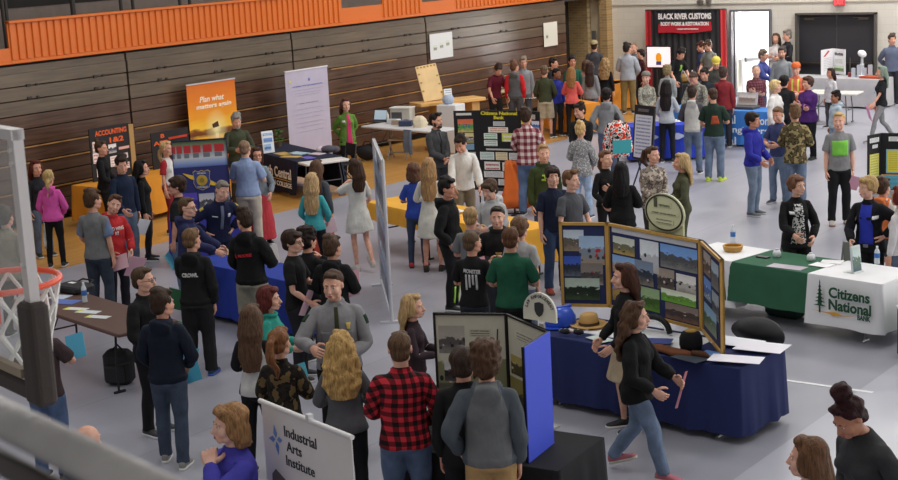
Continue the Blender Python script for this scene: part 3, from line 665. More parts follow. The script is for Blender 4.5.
def mat_cover(c0, c1, seam=1.83, off=.0):
    m, nt, b = new_mat('vinyl_floor_cover'); tc = nt.nodes.new('ShaderNodeTexCoord'); sx = nt.nodes.new('ShaderNodeSeparateXYZ'); nt.links.new(tc.outputs['Object'], sx.inputs[0])
    n = nd(nt, 'ShaderNodeTexNoise', Scale=.55, Detail=6.); mp = nt.nodes.new('ShaderNodeMapping'); mp.inputs['Scale'].default_value = (1.6, .45, 1); nt.links.new(tc.outputs['Object'], mp.inputs[0]); nt.links.new(mp.outputs[0], n.inputs['Vector'])
    base = ramp(nt, n.outputs[0], [(.32, c0), (.68, c1)])
    s = math_n(nt, 'LESS_THAN', math_n(nt, 'FRACT', math_n(nt, 'DIVIDE', math_n(nt, 'ADD', sx.outputs[0], off), seam)), .012)
    nt.links.new(mixc(nt, math_n(nt, 'MULTIPLY', s, .35), base, '#6f6f78'), b.inputs['Base Color'])
    b.inputs['Roughness'].default_value = .34; b.inputs['Specular IOR Level'].default_value = .55
    n2 = nd(nt, 'ShaderNodeTexNoise', Scale=2.2, Detail=3.); nt.links.new(tc.outputs['Object'], n2.inputs['Vector'])
    bp = nd(nt, 'ShaderNodeBump', Strength=.12, Distance=.03); nt.links.new(n2.outputs[0], bp.inputs['Height']); nt.links.new(bp.outputs[0], b.inputs['Normal']); return m
def block_wall(c):
    m, nt, b = new_mat('painted_block'); tc = nt.nodes.new('ShaderNodeTexCoord')
    br = nd(nt, 'ShaderNodeTexBrick', Scale=1.); mp = nt.nodes.new('ShaderNodeMapping'); mp.inputs['Rotation'].default_value = (PI/2, 0, 0); nt.links.new(tc.outputs['Object'], mp.inputs[0]); nt.links.new(mp.outputs[0], br.inputs['Vector'])
    k = lin(c); br.inputs['Color1'].default_value = k; br.inputs['Color2'].default_value = tuple(q*.96 for q in k[:3])+(1,); br.inputs['Mortar'].default_value = tuple(q*.88 for q in k[:3])+(1,)
    br.inputs['Mortar Size'].default_value = .006; br.inputs['Brick Width'].default_value = .4; br.inputs['Row Height'].default_value = .2
    nt.links.new(br.outputs[0], b.inputs['Base Color']); b.inputs['Roughness'].default_value = .6; return m
def brick_mat(c1, c2):
    m, nt, b = new_mat('tan_brick'); tc = nt.nodes.new('ShaderNodeTexCoord'); br = nd(nt, 'ShaderNodeTexBrick', Scale=1.)
    mp = nt.nodes.new('ShaderNodeMapping'); mp.inputs['Rotation'].default_value = (PI/2, 0, 0); nt.links.new(tc.outputs['Object'], mp.inputs[0]); nt.links.new(mp.outputs[0], br.inputs['Vector'])
    br.inputs['Color1'].default_value = lin(c1); br.inputs['Color2'].default_value = lin(c2); br.inputs['Mortar'].default_value = lin('#a89878'); br.inputs['Mortar Size'].default_value = .008; br.inputs['Brick Width'].default_value = .21; br.inputs['Row Height'].default_value = .075
    nt.links.new(br.outputs[0], b.inputs['Base Color']); b.inputs['Roughness'].default_value = .8; return m
struct('floor', MB().box((-9.5, 21, -.06), (33, 46, .10)), wood_floor())
struct('floor', MB().box((-12.275, 21, -.005), (13.25, 46, .01)), mat_cover('#92939f', '#a3a3ae'))
struct('floor', MB().box((.68, 21, -.0035), (12.66, 46, .013)), mat_cover('#a9aab6', '#b7b8c3', 1.83, .2))
tag(MB().box((-6.3, 14.63, .002), (1.6, .055, .004)).build('floor_tape', plain('#e8e8ea', .5)), 'strip of white tape stuck on the grey floor beyond the navy table', 'tape')
# end wall with its doorway and double door
wm = block_wall('#dad4c8')
w = MB()
for x0, x1, z0, z1 in ((-24.0, -18.73, 0, 6.5), (-18.73, -17.62, 2.40, 6.5), (-17.62, -16.86, 0, 6.5), (-16.86, -14.6, 2.335, 6.5), (-14.6, 7, 0, 6.5)):
    w.box(((x0+x1)/2, YE+.15, (z0+z1)/2), (x1-x0, .3, z1-z0))
struct('wall_end', w, wm)
struct('trim', MB().box((-8.5, YE-.012, 2.62), (31, .03, .03)), plain('#b9b0a4', .5)).name = 'trim_1'
struct('wall_left', MB().box((-26.2, 20, 3.2), (.3, 40, 7)), plain('#4c4743', .8))
# open doorway: frame, one leaf swung outwards, daylit ground beyond
d = thing('door_1', 'open doorway full of white daylight in the end wall', 'door', (-18.18, YE, 0)); d['kind'] = 'structure'
fr = MB().box((-.58, .05, 1.2), (.06, .34, 2.4)).box((.585, .05, 1.2), (.05, .34, 2.4)).box((0, .05, 2.42), (1.2, .34, .06)).box((-.50, .02, 1.2), (.028, .06, 2.38))
fr.build('door_frame', plain('#6a6a70', .4, var=.1), d)
lf = MB().box((.5, 0, 1.18), (.98, .045, 2.34)).build('door_leaf', plain('#e6e6ea', .4), d, loc=(-.46, .34, 0), rz=1.15)
MB().box((.5, -.05, 1.02), (.8, .05, .07)).box((.12, -.03, 1.02), (.05, .06, .12)).box((.88, -.03, 1.02), (.05, .06, .12)).build('push_bar', plain('#9a9a9e', .3, .6), lf)
struct('floor', MB().box((-18.2, 44.6, -.02), (14, 10.8, .06)), plain('#e9e9e6', .8)).name = 'floor_outside'
d = thing('door_2', 'closed dark double door in the end wall', 'door', (-15.73, YE, 0)); d['kind'] = 'structure'
MB().box((-1.10, .04, 1.165), (.05, .3, 2.33)).box((1.10, .04, 1.165), (.05, .3, 2.33)).box((0, .04, 2.31), (2.25, .3, .05)).build('door_frame', plain('#5a5550', .5), d)
for s in (-1, 1):
    lf = MB().box((0, .06, 1.14), (1.06, .05, 2.28)).build('door_leaf', plain('#37363a', .45), d, loc=(.535*s, 0, 0))
    MB().box((0, .0, .98), (.92, .05, .05)).box((-.42, .02, .98), (.06, .06, .1)).box((.42, .02, .98), (.06, .06, .1)).build('push_bar', plain('#5b5148', .35, .7), lf)
    MB().box((.22*s, .01, 2.17), (.28, .06, .06)).box((.05*s, 0, 2.2), (.25, .02, .015)).build('door_closer', plain('#6d6258', .4, .5), lf)
es = thing('exit_sign', 'red lit exit sign on the wall over the dark double door', 'sign', (-15.62, YE-.06, 2.62))
MB().rbox((0, 0, 0), (.32, .07, .2), .01).build('sign_case', plain('#d05058', .4), es)
lettering('EXIT', .26, .13, plain('#ff5a5a', .4, emit=1.2), es, (0, -.037, 0))
for k, px in enumerate((700, 708.5)):
    p = atY(px, 2.2, YE-.05); t = thing('wall_box', ('round grey bell on the end wall above the dark banner', 'square grey speaker box on the end wall above the dark banner')[k], ('bell', 'speaker')[k], (p[0], YE-.05, p[2]))
    (MB().tube([(0, .05, 0), (0, -.03, 0)], .09, 14) if k == 0 else MB().box((0, 0, 0), (.13, .1, .17))).build('housing', plain('#77736c', .5, .3), t)
    MB().box((0, -.055, 0), (.06, .02, .06)).build('cover', plain('#5a5650', .5), t)
# corner: brick pilasters, pale jamb, thermostat plate
struct('wall', MB().box((-23.75, YE-.15, 3), (1.1, .5, 6)), brick_mat('#a98d5e', '#8f7a55')).name = 'wall_pilaster'
struct('wall', MB().box((-22.72, YE-.12, 3), (.26, .4, 6)), brick_mat('#b08c58', '#96794e')).name = 'wall_pilaster.001'
struct('trim', MB().box((-23.02, YE-.10, 3), (.32, .3, 6)), plain('#b8ab92', .6)).name = 'trim_2'
p = atY(594.5, 35, 38.6); tag(MB().rbox((p[0], 38.58, p[2]), (.15, .05, .26), .01).build('wall_plate', plain('#5c5a56', .5)), 'dark grey plate on the tan wall in the corner', 'switch')
struct('wall', MB().box((-23.9, 37.4, 2), (.12, 2.6, 4)), plain('#2b2420', .8)).name = 'wall_recess'  # dark colour stands in for the shaded void past the bleacher end
# ---- folded bleachers, one thing per section
def bleacher_mat(c0, c1, rough=.3):
    m, nt, b = new_mat('bleacher_board'); tc = nt.nodes.new('ShaderNodeTexCoord'); mp = nt.nodes.new('ShaderNodeMapping'); mp.inputs['Scale'].default_value = (1, .7, 14); nt.links.new(tc.outputs['Object'], mp.inputs[0])
    n = nd(nt, 'ShaderNodeTexNoise', Scale=1.4, Detail=6., Distortion=.4); nt.links.new(mp.outputs[0], n.inputs['Vector'])
    n2 = nd(nt, 'ShaderNodeTexNoise', Scale=.9, Detail=2.); nt.links.new(tc.outputs['Object'], n2.inputs['Vector'])
    base = ramp(nt, n.outputs[0], [(.3, c0), (.7, c1)]); base = mixc(nt, ramp(nt, n2.outputs[0], [(.4, '#000000'), (.65, '#909090')]), base, '#7a6454')
    nt.links.new(base, b.inputs['Base Color']); b.inputs['Roughness'].default_value = rough; return m
rows = [.12, .38, .64, .905, 1.16, 1.45, 1.76, 2.02, 2.29, 2.54, 2.79]
up_m, lo_m, gap_m, yel_m = bleacher_mat('#51453a', '#6c5e4c', .30), bleacher_mat('#432f25', '#5e4537', .26), plain('#1c1714', .8), plain('#a87c48', .5, var=.25, bscale=6)
ends = [9.0, 13.2, 15.35, 20.15, 24.95, 29.85, 36.35]
names = ['left of the basketball hoop', 'behind the basketball hoop', 'behind the pink hoodie and the accounting board', 'behind the orange sunset poster', 'behind the woman in the green cardigan', 'with two white posters, nearest the end wall']
ends = ends[1:]; names = names[1:]
for i in range(len(ends)-1):
    y0, y1 = ends[i], ends[i+1]; L = y1-y0-.05; t = thing('bleacher_section', 'folded brown wooden bleacher section '+names[i], 'bleachers', (XB, (y0+y1)/2, 0), 0, 'folded bleachers along the left wall'); t['kind'] = 'structure'
    MB().box((-.35, 0, 1.5), (.58, L, 2.95)).build('carcass', gap_m, t)
    for k, z in enumerate(rows[:-1]):
        z1 = rows[k+1]; MB().rbox((-.03, 0, (z+z1)/2+.012), (.10, L, z1-z-.019), .006).build('riser_board', up_m if k >= 7 else lo_m, t)
        if k in (2, 4, 5) or (k == 7 and i in (3,)):
            MB().box((.028, 0, z-.006), (.03, L*(.99 if k != 7 else .5), .022)).build('seat_edge', yel_m, t)
        else: MB().box((.004, 0, z-.004), (.03, L, .006)).build('seat_edge', gap_m, t)
    MB().box((-.06, 0, 2.86), (.12, L, .13)).build('riser_board', up_m, t)
    hb = MB()
    for q in range(3):
        for z in (2.33, 2.56): hb.box((.03, -L/2+L*(q+.5)/3, z), (.03, .09, .05)).box((.03, -L/2+L*(q+.62)/3, z), (.03, .05, .04))
    hb.build('latch', plain('#2a2420', .5), t)
# ---- balcony over the bleachers
ST = plain('#3a3633', .7)
struct('floor', MB().box((-24.4, 22, 2.93), (3.4, 34, .1)), ST).name = 'floor_balcony'
struct('wall', MB().box((-25., 22, 3.43), (.2, 34, .88)), plain('#8b7d74', .7, var=.12, bscale=3)).name = 'wall_balcony'
struct('wall', MB().box((-25.02, 22, 4.7), (.3, 34, 1.66)), plain('#2e2b2a', .8)).name = 'wall_balcony.001'
struct('shade_slab', MB().box((-24.6, 22, 5.6), (4.2, 34, .12)), plain('#35322f', .8)).name = 'balcony_shade_slab'  # unseen roof slab, added to shade the balcony from the open sky
OR = plain('#d46a1c', .42, name='orange_paint')
def rail_seg(y0, y1, ztop, label, ribs=True):
    t = thing('balcony_railing', label, 'railing', (XB+.03, (y0+y1)/2, 2.98), 0, 'orange balcony railing'); L = y1-y0; H = ztop-2.98; m = MB().box((0, 0, H/2), (.03, L, H-.02))
    if ribs:
        n = int(L/.168)
        for k in range(n):
            y = -L/2+L*(k+.5)/n; m.rings([[(.012, y-.062, z), (.045, y-.045, z), (.045, y+.045, z), (.012, y+.062, z)] for z in (.07, H-.06)])
    m.build('corrugated_panel' if ribs else 'flat_panel', OR, t)
    if ribs: MB().rbox((.02, 0, H-.025), (.13, L, .05), .012).build('top_rail', OR, t)
    MB().rbox((.02, 0, .025), (.09, L, .06), .012).build('bottom_rail', OR, t)
rail_seg(13.2, 17.4, 3.27, 'low flat orange railing panel at the left edge under a dark opening', False)
rail_seg(17.4, 26.68, 3.745, 'long corrugated orange balcony railing left of the dark notch')
rail_seg(26.68, 28.16, 3.36, 'short flat orange railing panel below the first dark notch', False)
rail_seg(28.16, 29.72, 3.745, 'short corrugated orange railing between the two dark notches')
rail_seg(29.72, 31.1, 3.30, 'short flat orange railing panel below the second dark notch', False)
rail_seg(31.1, 36.3, 3.745, 'corrugated orange balcony railing at the end near the brick corner')
bp_ = [atX(x, y, -23.4) for x, y in ((4, 20), (7.5, 20), (73, 6), (121, 4), (133, 4), (180, 2), (190, 2))]
for k, p in enumerate(bp_):
    tag(MB().tube([(p[0], p[1], 2.98), (p[0], p[1]-.02, 4.9)], .035 if k != 2 else .05, 8).build('balcony_post', ST), 'dark thin post on the balcony, '+('leftmost in the photo', 'second from the left', 'third from the left', 'left one of the middle pair', 'right one of the middle pair', 'left one of the right pair', 'right one of the right pair')[k], 'post', 'posts on the balcony')
# ---- spectator rail in front of the camera
a, b2 = atz(-60, 388, 4.35), atz(300, 563, 4.35); A, B = Vector(a), Vector(b2); dv = (B-A).normalized(); A -= dv*.3
t = thing('hand_rail', 'blurred grey metal rail across the lower left corner, close to the viewer', 'railing', A, 0)
MB().tube([(0, 0, 0), B-A], .0215, 16).build('pipe', plain('#a09d9c', .45, .3, var=.3, bscale=60, bump=.4), t, smooth=True)
MB().tube([(-.01, -.01, -.045), B-A+Vector((-.01, -.01, -.045))], .014, 12).build('lower_bar', plain('#332c2a', .5), t, smooth=True)
# ---- basketball hoop hung from the balcony
YAW = CA+math.radians(39)      # direction of the board away to the left, measured from the forward axis
D = Vector((-math.sin(YAW), math.cos(YAW), 0)); N = Vector((D.y, -D.x, 0))
p = atd(46, 402, 5.75); top_z = atd(26, 120, 5.92)[2]; O = Vector(p); Hh = top_z-O.z; Wd = 1.5
t = thing('basketball_hoop', 'glass backboard with white frame, dark pad and orange rim at the left edge', 'basketball hoop', O, math.atan2(-D.y, -D.x))
# local frame: x from the far left end towards the right corner (origin = lower right corner), -y towards the viewer, z up
fw_ = plain('#c9c4c4', .4, .2)
f = MB().box((-.025, 0, Hh/2+.02), (.05, .04, Hh-.03)).box((-Wd+.025, 0, Hh/2), (.05, .04, Hh)).box((-Wd/2, 0, Hh-.012), (Wd, .05, .04)).box((-Wd/2, 0, .06), (Wd, .04, .06)); f.build('frame', fw_, t)
for z in (Hh-.07, Hh-.12, Hh-.5): MB().tube([(-.025, -.019, z), (-.025, -.03, z)], .010, 10).build('bolt', plain('#e8e6e4', .3, .6), t)
gl, nt, b = new_mat('glass'); b.inputs['Base Color'].default_value = (.8, .85, .86, 1); b.inputs['Alpha'].default_value = .16; b.inputs['Roughness'].default_value = .08
MB().box((-Wd/2, 0, Hh/2+.03), (Wd-.14, .012, Hh-.12)).build('glass_pane', gl, t)
MB().rbox((-Wd/2, 0, .03), (Wd, .075, .07), .02).rbox((-.02, -.005, .19), (.12, .09, .40), .025).rbox((-Wd+.02, 0, .19), (.12, .09, .40), .025).build('pad', plain('#3b3330', .7, bump=.2), t)
MB().box((-Wd/2, -.03, .10), (Wd-.2, .03, .035)).build('wood_strip', plain('#8d7f6e', .6), t)
MB().tube([(-Wd/2-.35, 0, Hh-.2), (-Wd/2-.35, -1.2, Hh+.35)], .03).tube([(-Wd/2+.2, 0, Hh-.2), (-Wd/2+.2, -1.2, Hh+.35)], .03).tube([(-Wd/2-.35, 0, .25), (-Wd/2-.35, -1.2, Hh+.2)], .025).build('support_arm', ST, t)
Rt = Vector(atd(1, 282, 6.15)); loc = t.matrix_basis.inverted() @ Rt if False else Matrix.Rotation(-t.rotation_euler.z, 3, 'Z') @ (Rt-O)
rc = loc; ang = np.linspace(0, 2*PI, 40, endpoint=False)
MB().tube([(rc.x+.232*math.cos(q), rc.y+.232*math.sin(q), rc.z) for q in ang], .0125, 10, close=True).box((rc.x, rc.y/2-.1, rc.z-.02), (.14, max(.05, rc.y-.232), .05)).box((rc.x, .03, rc.z-.05), (.2, .02, .2)).build('rim', plain('#e8502a', .4), t, smooth=True)
nb = MB(); K = 12; lv = [(.228, -.01), (.215, -.09), (.19, -.18), (.172, -.26), (.165, -.34), (.16, -.41)]
for k in range(K):
    for s in (1, -1):
        pts = []
        for j, (r, z) in enumerate(lv):
            q = 2*PI*(k+s*j*.5)/K; pts.append((rc.x+r*math.cos(q), rc.y+r*math.sin(q), rc.z+z))
        nb.tube(pts, .0085, 5)
nb.build('net', plain('#dcdad6', .9), t)
# ================================================================ tables, cloths, boards and what stands on them
TABLES = []
class Fr:      # frame of a table: origin at its near left corner, u along the near edge, v away from the viewer
    def __init__(s, a, b, depth, length=None, z=.74, push=0.):
        A, B = atz(*a, z), atz(*b, z); s.rz, L = frame_at(A, B); s.L = length or L; s.D = depth; s.z = z
        s.A = Vector((A[0], A[1], 0)); s.u = Vector((math.cos(s.rz), math.sin(s.rz), 0)); s.v = Vector((-s.u.y, s.u.x, 0)); s.A += s.v*push; s.c = s.A+s.u*s.L/2+s.v*s.D/2
        TABLES.append(s)
    def at(s, u, v, z=None): p = s.A+s.u*u+s.v*v; return (p.x, p.y, s.z if z is None else z)
    def px(s, x, y, z=None):  # a point on the top from the photo
        z = s.z if z is None else z; p = atz(x, y, z); return (p[0], p[1], z)
def folding_table(fr, label, top='#d8d6d2', legc='#8c8c90', covered=False, group=None, cat='table'):
    t = thing('folding_table', label, cat, (fr.c.x, fr.c.y, 0), fr.rz, group); L, D, z = fr.L-.02, fr.D-.02, fr.z-(.008 if covered else 0)
    MB().rbox((0, 0, z-.022), (L, D, .044), .035).build('tabletop', plain(top, .45, var=.06), t)
    lm = plain(legc, .4, .5)
    for s in (-1, 1):
        x = s*(L/2-.28)
        for q in (-1, 1): MB().tube([(x, q*(D/2-.12), z-.04), (x+.03*s, q*(D/2-.08), .3), (x+.03*s, q*(D/2-.08), .02)], .014, 8).tube([(x+.03*s, q*(D/2-.16), .016), (x+.03*s, q*(D/2-.02), .016)], .016, 8).build('leg', lm, t)
        MB().tube([(x+.02*s, -(D/2-.09), .32), (x+.02*s, D/2-.09, .32)], .011, 8).tube([(x, 0, z-.05), (x-.3*s, 0, z-.05), (x+.02*s, 0, .32)], .009, 6).build('brace', lm, t)
    return t
def cloth(fr, label, col, drop=.68, u0=0., u1=None, over=.012, pleat=.012, group=None, z0=.002, rough=.8, sides=(1, 1, 1, 1), seed=0, mat=None):
    """draped cloth: top sheet and hanging skirt with soft pleats"""
    u1 = fr.L if u1 is None else u1; L, D = u1-u0, fr.D; rnd = random.Random(seed+3); ph = [rnd.uniform(0, 6) for _ in range(4)]
    t = thing('tablecloth', label, 'tablecloth', (fr.A+fr.u*(u0+L/2)+fr.v*D/2), fr.rz, group); zt = fr.z+z0; per = []
    n1, n2 = max(8, int(L/.05)), max(6, int(D/.05)); hx, hy = L/2+over, D/2+over
    for k in range(n1): per.append((-hx+2*hx*k/n1, -hy, 0, -1, 0))
    for k in range(n2): per.append((hx, -hy+2*hy*k/n2, 1, 0, 1))
    for k in range(n1): per.append((hx-2*hx*k/n1, hy, 0, 1, 2))
    for k in range(n2): per.append((-hx, hy-2*hy*k/n2, -1, 0, 3))
    n = len(per); rings = [[(x*.96, y*.94, zt+.004) for x, y, *_ in per], [(x, y, zt+.003) for x, y, *_ in per]]; acc = 0
    for q in (.02, .25, .5, .75, 1.):
        r = []
        for i, (x, y, nx, ny, sd) in enumerate(per):
            a = i*.05; w = pleat*(math.sin(a*17+ph[0])+.7*math.sin(a*29+ph[1])+.4*math.sin(a*53+ph[2]))*q+.006+.035*q
            hgt = drop*sides[sd]*(1+.012*math.sin(a*9+ph[3])); edge = .6 if (i in (0, n1, n1+n2, 2*n1+n2)) else 1
            r.append((x+nx*w+(.02*q*(1 if x > 0 else -1) if edge < 1 else 0), y+ny*w, zt-.003-hgt*q))
        rings.append(r)
    m = mat or plain(col, rough, spec=.25, var=.08, bump=.06, bscale=30)
    mb = MB(); mb.rings(rings[:2], cap=False); mb.add(rings[0], [tuple(range(n))]); mb.build('cloth_top', m, t)
    sk = MB(); sk.rings(rings[1:], cap=False); sk.build('cloth_skirt', m, t, smooth=True); return t
def lie(name, m, x, y, z, w, h, rz, label, cat, group=None, t=.004, parts=None, tilt=0.):
    o = MB().box((0, 0, t/2), (w, h, t)).build(name, m, None, loc=(x, y, z), rz=rz); tag(o, label, cat, group); return o
def bottle(p, label, h=.21, body='#dfe8ec', lab='#3f6fb8', cap='#e8e8ea'):
    t = thing('water_bottle', label, 'bottle', p, 0)
    MB().lathe([(.001, 0), (.032, .003), (.033, .02), (.031, .06), (.033, .1), (.033, h*.66), (.026, h*.78), (.013, h*.88), (.013, h*.93)], n=14).build('bottle_body', plain(body, .1, alpha=.75), t, smooth=True)
    MB().lathe([(.0335, h*.36), (.0342, h*.38), (.0342, h*.6), (.0335, h*.62)], n=14).build('bottle_label', plain(lab, .5), t)
    MB().lathe([(.0145, h*.92), (.0145, h), (.001, h+.001)], n=12).build('bottle_cap', plain(cap, .4), t); return t
def folding_chair(p, rz, label, col='#3a3a3c', frame='#55565a'):
    t = thing('folding_chair', label, 'chair', (p[0], p[1], 0), rz); fm = plain(frame, .4, .6); m = plain(col, .5)
    MB().rbox((0, 0, .45), (.42, .40, .03), .06).build('seat', m, t)
    r = []
    for k in range(9):
        a = (k/8-.5)*1.1; r.append([(.42*math.sin(a)/1.05, .20+.10*(1-math.cos(a))+dy, z) for dy, z in ((0, .60), (.018, .60), (.03, .85), (.012, .85))])
    MB().rings(r).build('backrest', m, t)
    for s in (-1, 1):
        MB().tube([(.22*s, .24, .85), (.22*s, .18, .5), (.22*s, -.20, .012)], .012, 8).build('leg', fm, t); MB().tube([(.20*s, -.12, .44), (.20*s, .22, .012)], .012, 8).build('leg', fm, t)
    MB().tube([(-.21, -.1, .16), (.21, -.1, .16)], .009, 6).tube([(-.2, .14, .14), (.2, .14, .14)], .009, 6).build('stretcher', fm, t); return t
def panel(parent, A, B, z0, h, m, name='panel', th=.02, frame=None, fw=.03, tilt=0.):
    rz, L = frame_at(A, B); o = MB().box((L/2, th/2, h/2), (L, th, h)).build(name, m, None); o.location = (A[0], A[1], z0); o.rotation_euler = (tilt, 0, rz)
    if parent: o.parent = parent; o.matrix_parent_inverse = Matrix()
    if frame:
        MB().box((L/2, 0, h-fw/2), (L, th*2, fw)).box((L/2, 0, fw/2), (L, th*2, fw)).box((fw/2, 0, h/2), (fw, th*2, h)).box((L-fw/2, 0, h/2), (fw, th*2, h)).build('panel_frame', frame, o)
    return o, L
def pics(o, items, L, h, y=-.004, name='photo'):
    for k, it in enumerate(items): sheet(it[5] if len(it) > 5 else name, it[4], o, it[0]*L, it[1]*h, it[2]*L, it[3]*h, y-.0006*(k % 5))
def board_root(label, cat='display board', name='display_board', group=None): return thing(name, label, cat, (0, 0, 0), 0, group)

# ---------- brown folding table, lower left
T = Fr((10, 299.8), (112, 333), .80, 2.65)
folding_table(T, 'brown folding table with brochures in front of the hoop', '#5a4038', '#2c2a2c')
for k, (x, y, w, h, c) in enumerate(((60, 297, .24, .2, '#c9d3e4'), (66, 302, .32, .22, '#5a78c0'), (76, 309, .3, .12, '#dfe0da'), (88, 312, .3, .13, '#d6dde0'), (98, 317, .3, .12, '#dfe2e2'))):
    p = T.px(x, y, .742); o = lie('brochure', photo_mat(60+k, 'doc', (c, '#6078b0', 7)), *p, w, h, T.rz+.45, ('white brochure nearest the orange rim on the brown table', 'wide blue brochure on the brown table', 'white brochure with a yellow corner on the brown table', 'round-ended pale brochure on the brown table', 'white brochure rightmost on the brown table')[k], 'brochure', 'brochures on the brown table')
    if k >= 2: MB().box((-w*.4, 0, .005), (w*.16, h*.8, .002)).build('yellow_corner', plain('#d8dc50', .5), o)
p = T.px(75, 291, .742); t = thing('laptop_bag', 'flat black bag with a white card on the brown table', 'bag', p, T.rz+.2)
MB().rbox((0, 0, .045), (.46, .32, .09), .07).build('bag_body', plain('#1f1e22', .6, bump=.2), t); MB().tube([(-.12, .15, .08), (-.1, .22, .1), (.1, .22, .1), (.12, .15, .08)], .012, 8).build('bag_handle', plain('#1a1a1c', .6), t); MB().box((-.08, .03, .093), (.1, .06, .003)).build('card', plain('#e8e8e8', .5), t)
bottle(T.px(85, 302.5), 'clear water bottle with a blue label on the brown table', .25)
p = atz(110, 312, 0); folding_chair(T.at(1.75, 1.15), T.rz+.1, 'green folding chair behind the brown table', '#1f5a38')
p = T.at(2.05, .30); t = thing('backpack', 'black backpack on the floor under the brown table', 'bag', (p[0], p[1], 0), .4); MB().rbox((0, 0, .2), (.34, .24, .40), .09).build('bag_body', plain('#1c1b1f', .7, bump=.3), t); MB().rbox((0, -.13, .14), (.24, .06, .2), .03).build('front_pocket', plain('#232226', .7), t); MB().tube([(-.06, 0, .4), (0, 0, .46), (.06, 0, .4)], .012).build('bag_handle', plain('#1a1a1c', .7), t)
# ---------- royal blue table of the police
T = Fr((206, 257), (338, 284), .62, 2.4, .74, -.28)
folding_table(T, 'folding table under the royal blue cloth beside the police officer', covered=True)
cloth(T, 'royal blue tablecloth on the table the police officer leans on', '#2a3f9c', .66)
for k, (x, y, c, lb, w) in enumerate(((228, 253, '#e8d84a', 'yellow leaflet on the royal blue table', .2), (338, 270, '#e6e8ee', 'white leaflet at the right end of the royal blue table', .25))):
    lie('leaflet', photo_mat(70+k, 'doc', (c, '#7080a0', 9)), *T.px(x, y, .746), w, .14, T.rz+.3*k, lb, 'leaflet')
# ---------- state police pop-up board on a purple cloth
A_, B_ = atz(177, 213, .74), atz(232, 209, .74); rz, L = frame_at(A_, B_)
T = Fr((170, 221), (234, 216), .62, 1.15)
folding_table(T, 'small folding table under the purple cloth with the patrol car board', covered=True); cloth(T, 'purple tablecloth under the patrol car display board', '#3a3a98', .66)
r = board_root('tall dark blue display board with red patrol car lights and a gold shield')
o, L = panel(r, A_, B_, .75, 1.14, plain('#2b2f66', .5), frame=plain('#26264a', .5), fw=.012); h = 1.14
pics(o, [(.01, .62, .98, .36, photo_mat(1, 'cars'), 'car_photo'), (.42, .02, .28, .22, photo_mat(2, 'people', ('#b8b8b8', '#555', '#777', '#222')), 'photo'), (.72, .02, .26, .22, photo_mat(3, 'people', ('#9a9a9a', '#666', '#444', '#111')), 'photo'), (.05, .02, .34, .24, photo_mat(4, 'scene', ('#5a4ab0', '#3a3478', '#4a3c98', '#222')), 'photo')], L, h)
sh = [(-.5, .42), (-.36, .5), (-.15, .44), (0, .5), (.15, .44), (.36, .5), (.5, .42), (.44, .1), (.5, -.1), (.38, -.36), (0, -.5), (-.38, -.36), (-.5, -.1), (-.44, .1)]
def shield(parent, x, z, w, h, bolts=True):
    if bolts:
        MB().poly([(x-w*1.15, z+h*.42), (x-w*.3, z+h*.22), (x-w*.4, z+h*.0), (x-w*.72, z+h*.12)], .003, 'y').build('lightning_bolt', plain('#e0b83a', .5), parent, loc=(0, -.009, 0)); MB().poly([(x+w*1.2, z-h*.42), (x+w*.35, z-h*.25), (x+w*.45, z+h*.0), (x+w*.7, z-h*.12)], .003, 'y').build('lightning_bolt', plain('#e0b83a', .5), parent, loc=(0, -.009, 0))
    MB().poly([(x+a*w*1.06, z+b*h*1.06) for a, b in sh], .003, 'y').build('shield_border', plain('#c8b26a', .5), parent, loc=(0, -.013, 0))
    MB().poly([(x+a*w, z+b*h) for a, b in sh], .003, 'y').build('shield', plain('#3a4680', .5), parent, loc=(0, -.016, 0))
    MB().poly([(x+w*.33*math.cos(q), z+w*.33*math.sin(q)) for q in np.linspace(0, 2*PI, 24, endpoint=False)], .003, 'y').build('seal', plain('#c8a63c', .5, var=.3, bscale=80), parent, loc=(0, -.019, 0))
    MB().poly([(x+w*.15*math.cos(q), z+w*.15*math.sin(q)) for q in np.linspace(0, 2*PI, 20, endpoint=False)], .003, 'y').build('seal_centre', plain('#8a7430', .5), parent, loc=(0, -.022, 0))
    lettering('STATE POLICE', w*.66, h*.09, plain('#e8e0c0', .5), parent, (x, -.019, z-h*.36)); lettering('MICHIGAN', w*.5, h*.08, plain('#e8e0c0', .5), parent, (x, -.019, z+h*.37))
shield(o, L*.50, h*.43, L*.30, h*.27)
